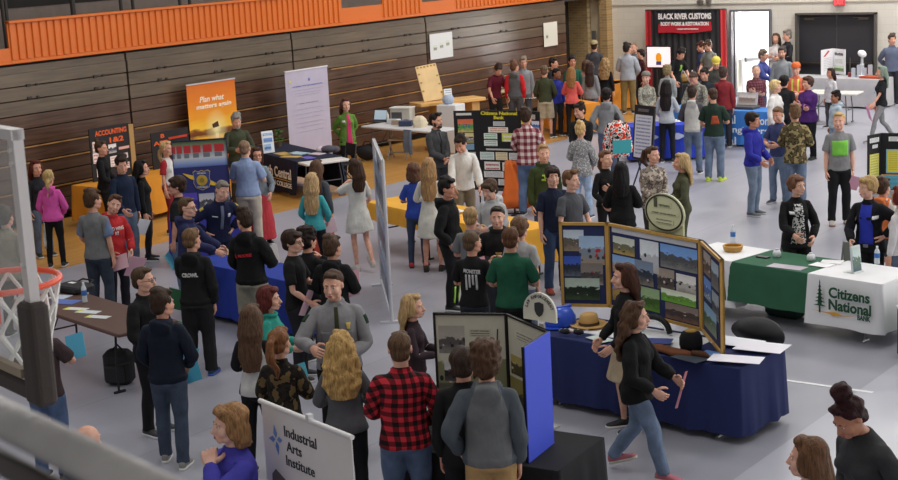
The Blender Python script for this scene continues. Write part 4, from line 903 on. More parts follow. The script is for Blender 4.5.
# ---------- accounting boards on an orange clothed table by the bleachers
XA = -21.55
def acc_board(a, b, zb, texts, label, docs, edge):
    A, B = atX(*a, XA), atX(*b, XA); A[0] = B[0] = XA; zt = (A[2]+B[2])/2; r = board_root(label); o, L = panel(r, A, B, zb, zt-zb, plain('#211f22', .7, var=.1)); h = zt-zb
    if edge: MB().box((L+.05, .0, h/2-.02), (.11, .03, h-.03)).build('board_wing', plain('#b08c58', .6), o)
    for s, x, z, w, hh in texts: lettering(s, w*L, hh*h, plain('#e8622a', .6), o, (x*L, -.002, z*h), bold=.03, name='lettering')
    pics(o, docs, L, h); return A, B
acc_board((88.5, 128.5), (128, 123.5), .75, (('ACCOUNTING', .54, .89, .80, .10), ('1&2', .67, .73, .36, .10)), 'black board headed accounting 1&2 in orange letters', [(.05, .55, .17, .2, photo_mat(5, 'doc', ('#e8d8d4', '#b06058', 3)), 'card'), (.04, .34, .14, .2, photo_mat(6, 'doc', ('#f0e4e2', '#c07068', 3)), 'card'), (.44, .48, .2, .17, photo_mat(7, 'scene', ('#e6e2e4', '#3a3c50', '#c8c0c4', '#333')), 'card'), (.46, .22, .22, .2, photo_mat(8, 'doc', ('#f2e8e6', '#c8a098', 4)), 'card'), (.70, .52, .27, .05, plain('#e8b0a8', .6), 'card'), (.72, .34, .2, .1, photo_mat(9, 'doc', ('#efe0dd', '#b07068', 3)), 'card'), (.76, .14, .18, .12, photo_mat(10, 'doc', ('#f0dedb', '#b07068', 3)), 'card'), (.1, .08, .2, .16, photo_mat(11, 'doc', ('#efe6e4', '#b07068', 5)), 'card')], True)
acc_board((150.5, 132.5), (188, 128), .75, (('B', .30, .88, .10, .11), ('APP', .24, .70, .38, .11), ('T', .22, .38, .10, .11)), 'black board with orange letters behind the girl in red and white', [(.22, .02+.07*k, .2, .05, plain('#d8a8a0', .6), 'card') for k in range(4)]+[(.45, .75, .5, .06, plain('#c83c20', .6), 'card')], False)
p0, p1 = atX(84, 196, -20.9), atX(182, 180, -20.9)
class _F: pass
T = Fr((84, 200), (170, 178), .7); T.A = Vector((-20.75, 17.85, 0)); T.rz = PI/2; T.u = Vector((0, 1, 0)); T.v = Vector((-1, 0, 0)); T.L = 3.45; T.D = .95; T.c = T.A+T.u*T.L/2+T.v*T.D/2
folding_table(T, 'long folding table under the orange cloth along the bleachers', covered=True); cloth(T, 'orange tablecloth on the long table under the black lettered boards', '#d8902e', .64)
lie('paper', plain('#eeeeea', .6), -20.5, 20.7, .75, .3, .21, 1.2, 'white sheet of paper on the orange cloth left of the purple table', 'paper')
# ---------- sunset poster and the pale roll-up banner
def stand_banner(A, B, zb, zt, m, label, name, top=None, foot=True):
    r = thing(name, label, 'banner', (0, 0, 0)); o, L = panel(r, A, B, zb, zt-zb, m, 'banner_sheet', .006); h = zt-zb
    MB().box((L/2, .0, h+.008), (L+.02, .03, .025)).build('top_bar', plain(top or '#c8c8cc', .4, .4), o)
    if foot: MB().rbox((L/2, .02, -.04), (L+.04, .2, .09), .03).build('base', plain('#b8b8bc', .4, .5), o)
    MB().tube([(L/2, .03, 0), (L/2, .03, h)], .012, 8).build('pole', plain('#8a8a8e', .4, .5), o); return o, L, h
XP = -22.25
A, B = atX(186, 84, XP), atX(234.5, 80.5, XP); zt = (A[2]+B[2])/2
o, L, h = stand_banner(A, B, .55, zt, photo_mat(1, 'sunset'), 'orange sunset poster banner on the bleachers', 'poster_banner')
lettering('Plan what', .5*L, .075*h, plain('#fbf2e0', .6), o, (.5*L, -.003, .80*h), slant=.25); lettering('matters again', .72*L, .075*h, plain('#fbf2e0', .6), o, (.53*L, -.003, .70*h), slant=.15, bold=.02)
MB().poly([(.46*L, .47*h), (.58*L, .5*h), (.6*L, .43*h), (.47*L, .42*h)], .003, 'y').build('print_shape', plain('#4a2c18', .6), o, loc=(0, -.005, 0))
XP = -21.75
A, B = atX(284.5, 71, XP), atX(327, 67.5, XP); zt = (A[2]+B[2])/2
o, L, h = stand_banner(A, B, .09, zt, plain('#b9b2c6', .5, var=.04), 'pale lavender roll-up banner with small text by the bleachers', 'roll_up_banner', '#e8e6ea')
for k, (z, w, c, hh) in enumerate(((.83, .86, '#5a66a8', .03), (.795, .9, '#9a94b4', .012), (.765, .72, '#9a94b4', .012), (.74, .62, '#9a94b4', .012), (.655, .56, '#7a6f96', .02), (.60, .66, '#9a94b4', .012), (.55, .78, '#9a94b4', .012), (.51, .62, '#9a94b4', .012), (.46, .7, '#9a94b4', .012), (.42, .6, '#9a94b4', .012), (.37, .74, '#9a94b4', .012))):
    sheet('text_line', photo_mat(200+k, 'doc', ('#b9b2c6', c, 1)), o, L*(.5-w/2), z*h, L*w, hh*h, -.004, .002)
for x, c in ((.1, '#d8c860'), (.55, '#5a7ac0')): MB().ell((0, 0, 0), (.035, .003, .035), 12, 6).build('emblem', plain(c, .5), o, loc=(x*L, -.004, .895*h))
# ---------- north central table
T = Fr((245, 149), (306, 164), .95)
folding_table(T, 'white folding table with the navy college cloth by the bleachers', '#dcd8d2', '#55565a', True)
c = cloth(T, 'navy college tablecloth with white lettering and a gold line', '#1c2238', .66, -.3, T.L-.42, sides=(1, .15, 1, 1))
W_ = plain('#eceae4', .6); uL = T.L-.42+.3; xo = -uL/2
lettering('North Central', 1.55, .21, W_, c, (uL/2-.93, -T.D/2-.075, .47), bold=.02); lettering('MICHIGAN COLLEGE', 1.6, .10, W_, c, (uL/2-.93, -T.D/2-.085, .25), bold=.02)
MB().box((0, 0, 0), (1.55, .006, .014)).build('gold_line', plain('#d0a83a', .5), c, loc=(uL/2-.93, -T.D/2-.075, .335))
r = board_root('small white upright sign with blue pictures on the navy college table', 'sign', 'table_sign')
A, B = T.px(264, 154), T.px(275, 152.5); o, L = panel(r, A, B, .75, .44, plain('#e4e8ee', .4), tilt=-.12); pics(o, [(.1, .78, .8, .12, photo_mat(12, 'doc', ('#6a94c8', '#e8eef4', 2))), (.1, .48, .8, .2, photo_mat(13, 'scene', ('#5a8ac8', '#4878b8', '#88a8d0', '#24508a'))), (.1, .1, .6, .3, photo_mat(14, 'scene', ('#88b0d8', '#3a6aa8', '#b8d0e4', '#24508a')))], L, .44)
t = thing('potted_plant', 'small green plant behind the white sign on the navy table', 'plant', T.px(279, 147)); MB().lathe([(.05, 0), (.065, .1), (.06, .1), (.001, .09)], n=12).build('pot', plain('#5a4a3c', .7), t)
rnd = random.Random(4); lf = MB()
for k in range(46):
    a = rnd.uniform(0, 6.3); R_ = rnd.uniform(.04, .13); z = .12+rnd.uniform(0, .24); q = Vector((R_*math.cos(a), R_*math.sin(a), z)); d = Vector((math.cos(a), math.sin(a), rnd.uniform(-.3, .6))).normalized()*.05; s_ = Vector((-d.y, d.x, 0))*.4
    lf.add([q-d, q+s_, q+d, q-s_, q+Vector((0, 0, .006))], [(0, 1, 4), (1, 2, 4), (2, 3, 4), (3, 0, 4), (3, 2, 1, 0)])
lf.build('foliage', plain('#3f7a34', .6, var=.3), t); MB().tube([(0, 0, .08), (.01, 0, .3)], .008).build('stem', plain('#5a6a34', .7), t)
for k, (x, y, w, hh, c, lb) in enumerate(((283, 154, .4, .25, '#c8a860', 'tan booklet on the navy college table'), (298, 153.5, .42, .28, '#a8c8d0', 'pale teal folder on the navy college table'), (291, 157, .4, .2, '#caa850', 'gold leaflet at the front of the navy college table'), (308, 158, .34, .2, '#5048b8', 'violet blue leaflet on the navy college table'), (317, 154, .3, .22, '#d8c8d0', 'pink and white booklet on the navy college table'))):
    lie('booklet', photo_mat(80+k, 'doc', (c, '#e8e8e0', 5)), *T.px(x, y, .748), w, hh, T.rz+.3*(k % 3), lb, 'booklet', 'printed matter on the navy college table', .012)
p = T.px(329, 152.5); t = thing('cloth_bundle', 'rumpled grey and white bundle on the right end of the navy table', 'bundle', p, .4); MB().ell((0, 0, .07), (.17, .12, .075), 14, 8).ell((.12, .03, .06), (.1, .1, .07), 12, 8).build('bundle_dark', plain('#55525c', .9, bump=.5), t, smooth=True); MB().ell((-.17, .02, .06), (.1, .09, .065), 12, 8).build('bundle_light', plain('#d8ccd4', .9, bump=.5), t, smooth=True)
folding_chair(T.at(T.L-1.25, 1.35), T.rz, 'black chair behind the navy college table in front of the lavender banner', '#1e1e22')
# ---------- grey table with the laptop
T = Fr((359.5, 126), (427, 131.5), .76, 2.44)
folding_table(T, 'light grey folding table with an open laptop near the bleachers', '#cfcfd0', '#6a6a6c')
p = T.px(377, 122); t = thing('laptop', 'open laptop on the light grey folding table', 'laptop', p, T.rz+.25); MB().rbox((0, 0, .012), (.36, .25, .022), .015).build('keyboard_base', plain('#26262a', .5), t)
s_ = MB().box((0, 0, .125), (.36, .012, .25)).build('screen', plain('#2a2a2e', .5), t, loc=(0, .13, .02)); s_.rotation_euler = (-.3, 0, 0); MB().box((0, -.008, .128), (.33, .004, .215)).build('display', plain('#b8ccd8', .3, emit=.35), s_)
for k, (x, y, d, c, lb, nm, ct) in enumerate(((388, 123, (.06, .06, .26), '#d8d8d4', 'small white bottle beside the laptop', 'bottle', 'bottle'), (394, 123.5, (.28, .2, .1), '#d6dade', 'low white box beside the laptop', 'box', 'box'), (403, 121, (.5, .3, .3), '#c8c8c0', 'clear bin of supplies on the grey table', 'storage_bin', 'bin'), (406, 126, (.3, .2, .12), '#3a4460', 'dark blue pile of supplies in front of the clear bin', 'supply_pouch', 'pouch'), (420, 127, (.3, .2, .26), '#ddd0b4', 'crumpled cream paper bag on the grey table', 'paper_bag', 'bag'))):
    p = T.px(x, y); t = thing(nm, lb, ct, p, T.rz+.2*k)
    if nm == 'bottle': MB().lathe([(.03, 0), (.03, .18), (.012, .22), (.012, .25), (.001, .25)], n=12).build('bottle_body', plain(c, .4), t)
    elif nm == 'paper_bag':
        mb = MB(); mb.rings([[(d[0]/2*s*math.cos(q)*(1+.12*math.sin(3*q+z*20)), d[1]/2*s*math.sin(q)*(1+.1*math.sin(4*q)), z) for q in np.linspace(0, 2*PI, 18, endpoint=False)] for z, s in ((0, 1), (.08, 1.1), (.17, 1.), (.22, .75), (.25, .4))]); mb.build('bag_body', plain(c, .8, bump=.5), t)
    else:
        MB().rbox((0, 0, d[2]/2), d, .02).build('body', plain(c, .5, var=.1), t)
        if nm == 'storage_bin': MB().rbox((0, 0, d[2]+.012), (d[0]+.03, d[1]+.03, .03), .02).build('lid', plain('#e2e0da', .5), t); MB().box((-.08, -.152, .13), (.26, .006, .18)).build('dark_contents', plain('#5a5a5c', .6, var=.3), t)
        elif nm == 'box': MB().box((0, 0, d[2]+.002), (d[0]*.7, d[1]*.6, .004)).build('box_label', plain('#9aa8b8', .6), t)
        else: MB().tube([(-.1, 0, .12), (0, .02, .15), (.1, 0, .12)], .012).build('pouch_flap', plain('#8a94a8', .6), t)
folding_chair(T.at(.9, .35), T.rz+.5, 'tan folding chair under the grey laptop table', '#a8927c', '#a8a6a2')
p = atz(368, 160); t = thing('black_bag', 'black bag on the wood floor under the grey table', 'bag', p, .3); MB().ell((0, 0, .17), (.26, .16, .17), 14, 10).build('bag_body', plain('#1c1c20', .7, bump=.3), t, smooth=True); MB().tube([(-.12, 0, .3), (-.06, 0, .42), (.06, 0, .42), (.12, 0, .3)], .012).build('bag_strap', plain('#141416', .7), t)
p = T.at(1.62, -.02); t = thing('denim_jacket', 'denim jacket hanging off the near edge of the grey laptop table', 'jacket', (p[0], p[1], 0), T.rz)
mb = MB(); mb.rings([[(x*s, -.03-.035*q+.012*math.sin(x*40), z) for x, s in ((-.12, w_), (-.06, w_), (0, w_), (.06, w_), (.12, w_))]+[(x*s, .0, z) for x, s in ((.12, w_), (.06, w_), (0, w_), (-.06, w_), (-.12, w_))] for z, w_, q in ((.75, 1, 0), (.6, .95, .5), (.42, 1.1, 1), (.25, .8, .8))]); mb.build('jacket_body', plain('#6a7688', .9, var=.15), t); MB().tube([(.1, -.05, .6), (.13, -.06, .4), (.12, -.05, .22)], [.04, .045, .035]).build('sleeve', plain('#5f6b7e', .9), t)
# ---------- pale wooden stand with a leaning board
p = atz(442, 147); zt = 1.12; a_, b_ = atz(421, 104, zt), atz(486, 97, zt); rz, L = frame_at(a_, b_)
t = thing('wooden_stand', 'pale plywood stand with a wide top and one thick leg by the bleachers', 'stand', (a_[0], a_[1], 0), rz); ply = plain('#d8aa66', .5, var=.12, bscale=10); ply2 = plain('#caa060', .55, var=.12)
MB().rbox((L/2, .3, zt-.04), (L, .6, .08), .02).build('stand_top', ply, t); MB().box((.62, .3, (zt-.08)/2+.02), (.34, .36, zt-.12)).build('stand_leg', ply2, t); MB().box((.62, .3, .025), (.6, .5, .05)).build('stand_foot', ply2, t); MB().box((1.5, .3, (zt-.08)/2), (.2, .36, zt-.10)).build('stand_leg', ply2, t)
o = MB().box((.27, 0, .42), (.54, .025, .84)).build('plywood_board', plain('#e0bf88', .5, var=.1), None); A_ = Vector((a_[0], a_[1], zt))+Vector((math.cos(rz), math.sin(rz), 0))*.22+Vector((-math.sin(rz), math.cos(rz), 0))*.26; o.location = A_; o.rotation_euler = (-.28, -.09, rz)
tag(o, 'plywood board with dark knots around its rim leaning on the pale stand', 'board')
for k in range(12): MB().ell((0, 0, 0), (.03, .004, .022), 10, 6).build('dark_knot', plain('#a9793c', .6), o, loc=(.05+.44*(k % 6)/5 if k < 6 else (.045 if k % 2 else .495), -.014, .80-.0*(k) if k < 6 else .15+.1*(k-6)))
o = MB().box((.1, 0, .13), (.2, .012, .26)).build('white_card', photo_mat(15, 'doc', ('#e8ecee', '#8890a0', 5)), None, loc=Vector(A_)+Vector((math.cos(rz), math.sin(rz), 0))*.5+Vector((math.sin(rz), -math.cos(rz), 0))*.08+Vector((0, 0, .003)), rz=rz); o.rotation_euler = (-.15, 0, rz); tag(o, 'white card standing on the pale plywood stand', 'card')
# white box behind the dark-suited man
p = atz(453, 152); t = thing('white_crate', 'stack of white boxes between the dark suit and the black poster board', 'box', (p[0], p[1], 0), .1); MB().rbox((0, 0, .55), (.5, .45, 1.1), .02).build('crate_body', plain('#dcdee0', .5), t); MB().ell((-.06, 0, 1.2), (.14, .14, .12), 12, 8).build('bundle', plain('#a8b4c8', .7), t)
# ---------- black three-panel poster board
TB = Fr((462, 188), (540, 192), .34, 1.6, .40, .10)
zb, hh = .40, 1.42
A_, B_ = atz(460, 186, .40), atz(545, 189, .40); rz, L0 = frame_at(A_, B_)
A_ = Vector(A_); u = Vector((math.cos(rz), math.sin(rz), 0)); v = Vector((-u.y, u.x, 0)); z1 = 1.78
k_ = z1-.4
bm_ = plain('#1b1b1e', .7)
r = board_root('large black three-panel poster board covered in small cards')
L1 = L0*.27; L2 = L0*.46
P0, P1, P2, P3 = A_-v*.12, A_+u*L1, A_+u*(L1+L2), A_+u*L0-v*.12
o, L = panel(r, P0, P1, zb, k_, bm_)
D_ = lambda s, c='#f0efea', i='#9098a8', n=5: photo_mat(s, 'doc', (c, i, n))
pics(o, [(.1, .94, .6, .03, plain('#d8d8d4', .6), 'card'), (.15, .72, .6, .17, photo_mat(21, 'people', ('#d87050', '#50a058', '#e0c070', '#4060c0')), 'card'), (.15, .58, .6, .13, photo_mat(22, 'people', ('#d8c890', '#888', '#b0a060', '#333')), 'card'), (.15, .49, .6, .08, D_(23, '#78a8c8'), 'card'), (.1, .38, .7, .08, D_(24, '#c8c8c4'), 'card'), (.3, .22, .5, .1, photo_mat(25, 'scene', ('#a8c870', '#7aa048', '#d8e0b8', '#446')), 'card'), (.3, .08, .5, .1, D_(26), 'card')], L, k_, name='card')
o, L = panel(r, P1, P2, zb, k_, bm_)
lettering('Citizens National', .92*L, .045*k_, plain('#e8d83a', .6), o, (.5*L, -.002, .965*k_), bold=.03); lettering('Bank', .26*L, .045*k_, plain('#e8d83a', .6), o, (.5*L, -.002, .91*k_), bold=.03)
pics(o, [(.35, .80, .3, .06, D_(27, '#d0d0cc'), 'card'), (.22, .715, .5, .07, D_(28, '#eeeee6', '#d07848', 3), 'card'), (.1, .63, .34, .075, D_(29, '#e8eee8', '#58a868', 3), 'card'), (.56, .60, .36, .11, D_(30, '#d8e070', '#f4f4ec', 2), 'card'), (.1, .54, .34, .075, D_(31, '#e8f0ea', '#80a8a0', 3), 'card'), (.14, .485, .7, .022, plain('#c8c8c4', .6), 'card'), (-.02, .36, .36, .10, D_(32, '#e8ecec', '#70b0a0', 5), 'card'), (.38, .36, .3, .10, D_(33, '#f4e8c8', '#c8b070', 5), 'card'), (.72, .365, .3, .09, D_(34), 'card'), (.08, .23, .4, .105, D_(35, '#f2eee6', '#b04848', 2), 'card'), (.54, .22, .42, .11, D_(36, '#f2f4ee', '#60a060', 2), 'card'), (.06, .13, .5, .08, D_(37), 'card'), (.42, .03, .4, .08, D_(38), 'card'), (.02, .01, .3, .07, D_(39), 'card')], L, k_, name='card')
o, L = panel(r, P2, P3, zb, k_, bm_)
pics(o, [(.3, .90, .5, .06, D_(40, '#c8c8c4', '#909094', 3), 'card'), (.12, .76, .42, .12, photo_mat(41, 'people', ('#e8d850', '#c04050', '#e0d040', '#3050c0')), 'card'), (.62, .77, .36, .11, photo_mat(42, 'scene', ('#dfe8f4', '#4878c0', '#e8eef4', '#235')), 'card'), (.12, .71, .8, .025, plain('#d0d0cc', .6), 'card'), (.12, .56, .36, .13, photo_mat(43, 'people', ('#c8b860', '#807050', '#c0a860', '#333')), 'card'), (.2, .30, .3, .2, D_(44, '#efe8b8'), 'card'), (.55, .42, .4, .22, photo_mat(45, 'doc', ('#b8bcc0', '#60646a', 6)), 'card'), (.55, .15, .4, .22, D_(46), 'card')], L, k_, name='card')
folding_table(TB, 'low dark bench carrying the large black poster board', '#2a2a2c', '#222224')
# ---------- yellow-orange tables
T = Fr((366, 202), (425, 214), .76, 1.83); folding_table(T, 'folding table under the left yellow-orange cloth behind the clear panel', '#c8c4bc', '#2a2a2c', True); cloth(T, 'yellow-orange tablecloth with a short drop, behind the blue tee woman', '#e0a63c', .26)
T = Fr((440, 218.5), (508, 233), .76, 1.75); folding_table(T, 'folding table under the right yellow-orange cloth in front of the white shirt man', '#c8c4bc', '#2a2a2c', True); cloth(T, 'yellow-orange tablecloth between the black hoodie boys and the white shirt man', '#e8aa3c', .5)
lie('paper', D_(47), *T.px(456, 211, .748), .3, .22, T.rz, 'white sheet of paper on the right yellow-orange cloth', 'paper')
# ---------- clear display panel seen nearly edge-on
hP = 2.12; nb_ = atz(392, 323, 0); fb = atz(373.5, 138.5, hP); A_, B_ = (fb[0], fb[1]), (nb_[0], nb_[1])
dxy = Vector((B_[0]-A_[0], B_[1]-A_[1])); Lp = min(dxy.length, 2.6); A_ = (B_[0]-dxy.normalized().x*Lp, B_[1]-dxy.normalized().y*Lp)
r = board_root('tall white-framed panel of grey blue photos standing nearly edge-on', 'display board', 'freestanding_panel'); al = plain('#d6d6da', .4, .4)
gp, nt, b = new_mat('clear_sheet'); b.inputs['Base Color'].default_value = lin('#c8d0d8'); b.inputs['Alpha'].default_value = .45; b.inputs['Roughness'].default_value = .15
o, L = panel(r, A_, B_, .06, hP-.06, gp, 'clear_sheet', .012)
for x in (0, L): MB().tube([(x, 0, -.06), (x, 0, hP-.06)], .024, 10).box((x, 0, -.045), (.06, .3, .03)).build('upright', al, o)
[MB().box((L/2, 0, z_), (L, .04, .04)).build('rail', al, o) for z_ in (hP-.08, .02)]
for k in range(10): sheet('photo', photo_mat(100+k, 'scene', ('#8aa0b8', '#4a5a70', '#788898', '#2a3440')), o, (.06+.31*(k % 3))*L if k < 9 else .4*L, .12+.6*(k//3) if k < 9 else 1.8, .26*L, .5 if k < 9 else .2, -.012)
# ---------- orange apron and garment stand, clipboard sign
p = atz(515, 214); t = thing('orange_drape', 'bright orange cloth draped over a narrow stand by the plaid shirt', 'cloth', (p[0], p[1], 0), .4)
MB().rings([[((.27-.19*q**1.5)*math.cos(a)*(1+.26*math.sin(5*a+q*3))+.06*math.sin(q*4), (.12-.08*q)*math.sin(a)*(1+.3*math.sin(4*a+q)), .12+.83*q+(.05*math.sin(3*a) if q < .1 else 0)) for a in np.linspace(0, 2*PI, 30, endpoint=False)] for q in (0, .2, .45, .7, .9, 1.)]).build('draped_cloth', plain('#e8712c', .7, var=.1), t, smooth=True)
MB().tube([(0, 0, 0), (0, 0, .96)], .018).box((0, 0, .01), (.4, .06, .02)).box((0, 0, .01), (.06, .4, .02)).build('stand', plain('#2c2c2e', .5), t)
base = atz(617, 185, 0); h_ = 1.62; pt = atz(617, 119, 1.47)
po = pose('f', aL='down', aR='down'); t = thing('garment_stand', 'red, white and black patterned top on a dress stand', 'garment stand', (pt[0], pt[1], 0), CA+.1)
emit('patterned_top', tpl(top_tpl, 'loose', 'f'), po, .98, fabric('#d83c24', ('camo', '#e9e6e2', '#1e1c1e', 15.)), t)
MB().lathe([(.05, 1.44), (.055, 1.5), (.03, 1.57), (.001, 1.6)], n=12).tube([(0, 0, .0), (0, 0, 1.46)], .02).build('stand_pole', plain('#2a2826', .5), t); MB().lathe([(.2, 0), (.2, .02), (.03, .04)], n=20).build('stand_base', plain('#2a2826', .5), t)
o = MB().box((0, 0, .12), (.34, .015, .24)).build('teal_sign', plain('#3fa0a8', .5), t, loc=(.02, -.26, .88)); o['label'] = 'teal card'
r = board_root('black clip stand holding a tall white list beside the patterned top', 'sign', 'sign_stand')
A_, B_ = atz(632, 158.5, .55), atz(652, 161.5, .55); o, L = panel(r, A_, B_, .55, 1.02, plain('#232327', .5), 'backing_board', .03, tilt=-.1); sheet('list_sheet', photo_mat(48, 'doc', ('#d8dae4', '#8088b0', 12)), o, .08*L, .04, .84*L, .80, -.004); MB().box((L/2, -.02, .93), (.5*L, .03, .05)).build('clip', plain('#7a7a80', .4, .5), o)
MB().tube([(L*.2, .05, 0), (L*.2, .25, -.55)], .015).tube([(L*.8, .05, 0), (L*.8, .25, -.55)], .015).tube([(L*.5, .0, 0), (L*.5, -.2, -.55)], .015).build('stand_leg', plain('#232327', .5), o)
# ---------- royal blue table and union banner table
T = Fr((630, 127.5), (706, 124), .76); folding_table(T, 'folding table under the royal blue cloth behind the long dark-haired girl', covered=True); c = cloth(T, 'royal blue tablecloth with pale marks behind the boy in the pale vest', '#2a3fb4', .68)
for x in (.28, .62): MB().poly([(.11*math.cos(q)*(1+.3*math.cos(3*q)), .07*math.sin(q)) for q in np.linspace(0, 2*PI, 18, endpoint=False)], .004, 'y').build('emblem', plain('#b8c0e0', .6), c, loc=((x-.5)*T.L, -T.D/2-.06, .52))
for k, (x, y) in enumerate(((668, 120.5), (680, 121))): lie('paper', D_(50+k), *T.px(x, y, .75), .4, .24, T.rz+.2*k, ('white paper on the royal blue cloth beside the dark-haired girl', 'white paper on the royal blue cloth nearest the pale vest boy')[k], 'paper')
T = Fr((672, 107), (777, 111), .76, None, .78, -.25); folding_table(T, 'folding table under the sky blue union banner', covered=True); c = cloth(T, 'blue union cloth with large white serif lettering', '#3a78c4', .72, mat=plain('#3a7cc8', .6, var=.05))
for s, w_, hh_, x, z in (('International', 1.3, .19, -.17, .60), ('Union', .52, .19, 1.03, .60), ('Operating', 1.05, .19, -.42, .36), ('Engineers', 1.0, .19, .78, .36), ('Local', .62, .18, .18, .13)): lettering(s, w_, hh_, plain('#e4ecf4', .6), c, (x, -T.D/2-.07, z), bold=.015)
p = T.at(1.75, .42, .786); t = thing('document_tray', 'dark open case with pictures on the union table', 'case', p, T.rz); MB().rbox((0, 0, .03), (.62, .36, .06), .02).build('case_base', plain('#4a4a4e', .5), t); s_ = MB().box((0, 0, .14), (.5, .02, .28)).build('case_lid', plain('#c8c4c2', .5), t, loc=(-.02, .16, .06)); s_.rotation_euler = (-.2, 0, 0); sheet('photo', photo_mat(52, 'scene', ('#d8d0cc', '#988880', '#b8a8a0', '#a04040')), s_, -.2, .05, .4, .18, -.014)
# ---------- navy table with the wooden trifold
T = Fr((742, 370), (553, 337), .78); L_ = T.L
T.A = T.A+T.u*L_; T.rz += PI; T.u = -T.u; T.v = -T.v; T.c = T.A+T.u*T.L/2+T.v*T.D/2; T.A -= T.u*.25; T.L += .19; T.A += T.u*.02; T.D = .84; T.c = T.A+T.u*T.L/2+T.v*T.D/2
NT = T
folding_table(T, 'folding table under the large navy cloth of the photo trifold', covered=True); cloth(T, 'large navy tablecloth with folded corners under the wooden photo trifold', '#232c5a', .66, over=.006, pleat=.018)
ru = cloth(T, 'white runner under the wooden photo trifold on the navy table', '#e6e6ea', .02, .2, T.L-.75, z0=.010, pleat=.0); ru.location = ru.location+T.v*.10; 
for ch in ru.children: ch.scale = (1, .55, 1)
wd = plain('#c89c50', .45, var=.12, bscale=12); nv = plain('#27305c', .7); r = board_root('wooden framed three-panel board of forestry photos on the navy table')
q0, q1, q2, q3 = (Vector(T.px(*p_, .757)) for p_ in ((562, 306), (610, 307), (703, 331), (723.5, 356)))
zt = lambda p_, y, x: min(np.arange(.3, 1.4, .005), key=lambda h: abs(pj_y(p_, .757+h)-y))
def pj_y(p, z):
    d = np.array([p[0], p[1], z])-np.array([0, 0, CH]); return 240-CF*(d@UP)/(d@FW)
hT = zt(q1, 222.5, 0)
o, L = panel(r, q0, q1, .757, hT, nv, 'photo_panel', .02, wd, .032); S = 'scene'; PP = 'people'
pics(o, [(.08, .66, .42, .25, photo_mat(110, S, ('#c8d4e2', '#6a6258', '#9a8c78', '#443')), 'photo'), (.40, .50, .52, .34, photo_mat(111, PP, ('#a8c4e4', '#8a98a8', '#b09878', '#c03030')), 'photo'), (.07, .36, .36, .24, photo_mat(112, S, ('#4060c0', '#2c3444', '#68707a', '#222')), 'photo'), (.42, .26, .46, .26, photo_mat(113, PP, ('#88807a', '#55504c', '#a09890', '#b83038')), 'photo'), (.08, .08, .72, .26, photo_mat(114, S, ('#b8c8b8', '#24301e', '#46583a', '#cfd4cc')), 'photo')], L, hT)
o, L = panel(r, q1, q2, .757, hT, nv, 'photo_panel', .02, wd, .032); sheet('grey_header', plain('#c6c8d0', .5), o, .05*L, hT*.90, .9*L, hT*.06, -.003)
pics(o, [(.06, .66, .24, .2, photo_mat(115, PP, ('#d0d8cc', '#7a7a60', '#c8a860', '#2a2a30')), 'photo'), (.36, .52, .2, .36, photo_mat(116, PP, ('#dfe6ee', '#c8ccd4', '#c0b8b0', '#c83038')), 'photo'), (.58, .62, .38, .26, photo_mat(117, S, ('#7aa6e4', '#5a5c60', '#8a8c88', '#444')), 'photo'), (.05, .44, .26, .2, photo_mat(118, S, ('#8cb4e4', '#c0a888', '#b09070', '#335')), 'photo'), (.30, .36, .2, .28, photo_mat(119, PP, ('#8090a8', '#38404c', '#8c8478', '#151a20')), 'photo'), (.54, .36, .18, .24, photo_mat(120, PP, ('#a09488', '#504840', '#706458', '#222')), 'photo'), (.74, .36, .2, .22, photo_mat(121, PP, ('#e8e6e2', '#c8c4bc', '#908a80', '#333')), 'photo'), (.04, .10, .2, .24, photo_mat(122, S, ('#5a88d8', '#b89858', '#a08050', '#235')), 'photo'), (.36, .08, .2, .26, photo_mat(123, S, ('#9cb88a', '#4a6a30', '#70a040', '#243')), 'photo'), (.58, .24, .36, .14, photo_mat(124, S, ('#dfe8d0', '#6aa038', '#78b844', '#1c1c20')), 'photo'), (.62, .05, .34, .18, photo_mat(125, PP, ('#8a7a70', '#4a3c38', '#8a6a58', '#d8d0c4')), 'photo')], L, hT)
o, L = panel(r, q2, q3, .757, hT, nv, 'photo_panel', .02, wd, .032)
pics(o, [(.12, .68, .34, .24, photo_mat(126, PP, ('#b0a090', '#604838', '#806850', '#c8b8a8')), 'photo'), (.5, .62, .34, .28, photo_mat(127, S, ('#a8b8c8', '#4a5058', '#787470', '#b03838')), 'photo'), (.12, .42, .36, .22, photo_mat(128, PP, ('#5a88d0', '#3860a8', '#8090a0', '#dde')), 'photo'), (.52, .30, .32, .28, photo_mat(129, PP, ('#98a0b0', '#384050', '#707888', '#223')), 'photo'), (.12, .1, .6, .26, photo_mat(130, S, ('#88b0d0', '#38603c', '#708060', '#a03838')), 'photo')], L, hT)
# oval sign above the trifold
m_ = (Vector(q1)*.42+Vector(q2)*.58); rz, _ = frame_at(q1, q2); t = thing('oval_sign', 'pale green oval sign standing up behind the wooden trifold', 'sign', (m_.x, m_.y, .757)+Vector((-math.sin(rz), math.cos(rz), 0))*.08 if False else Vector((m_.x, m_.y, .757))+Vector((-math.sin(rz), math.cos(rz), 0))*.09, rz); cr = plain('#cfd0a4', .5, var=.05)
zc = hT+.20; MB().box((0, 0, (hT+.16)/2), (.52, .025, hT+.16)).build('sign_back', cr, t)
ov = lambda a, b_, c_: [(a*math.cos(q), zc+b_*math.sin(q)) for q in np.linspace(0, 2*PI, 36, endpoint=False)]
MB().poly(ov(.30, .205, 0), .02, 'y').build('oval_plate', plain('#d6d7b0', .5), t, loc=(0, -.03, 0)); MB().tube([(x, -.033, z) for x, z in ov(.275, .185, 0)], .010, 6, close=True).build('oval_ring', plain('#33352a', .5), t)
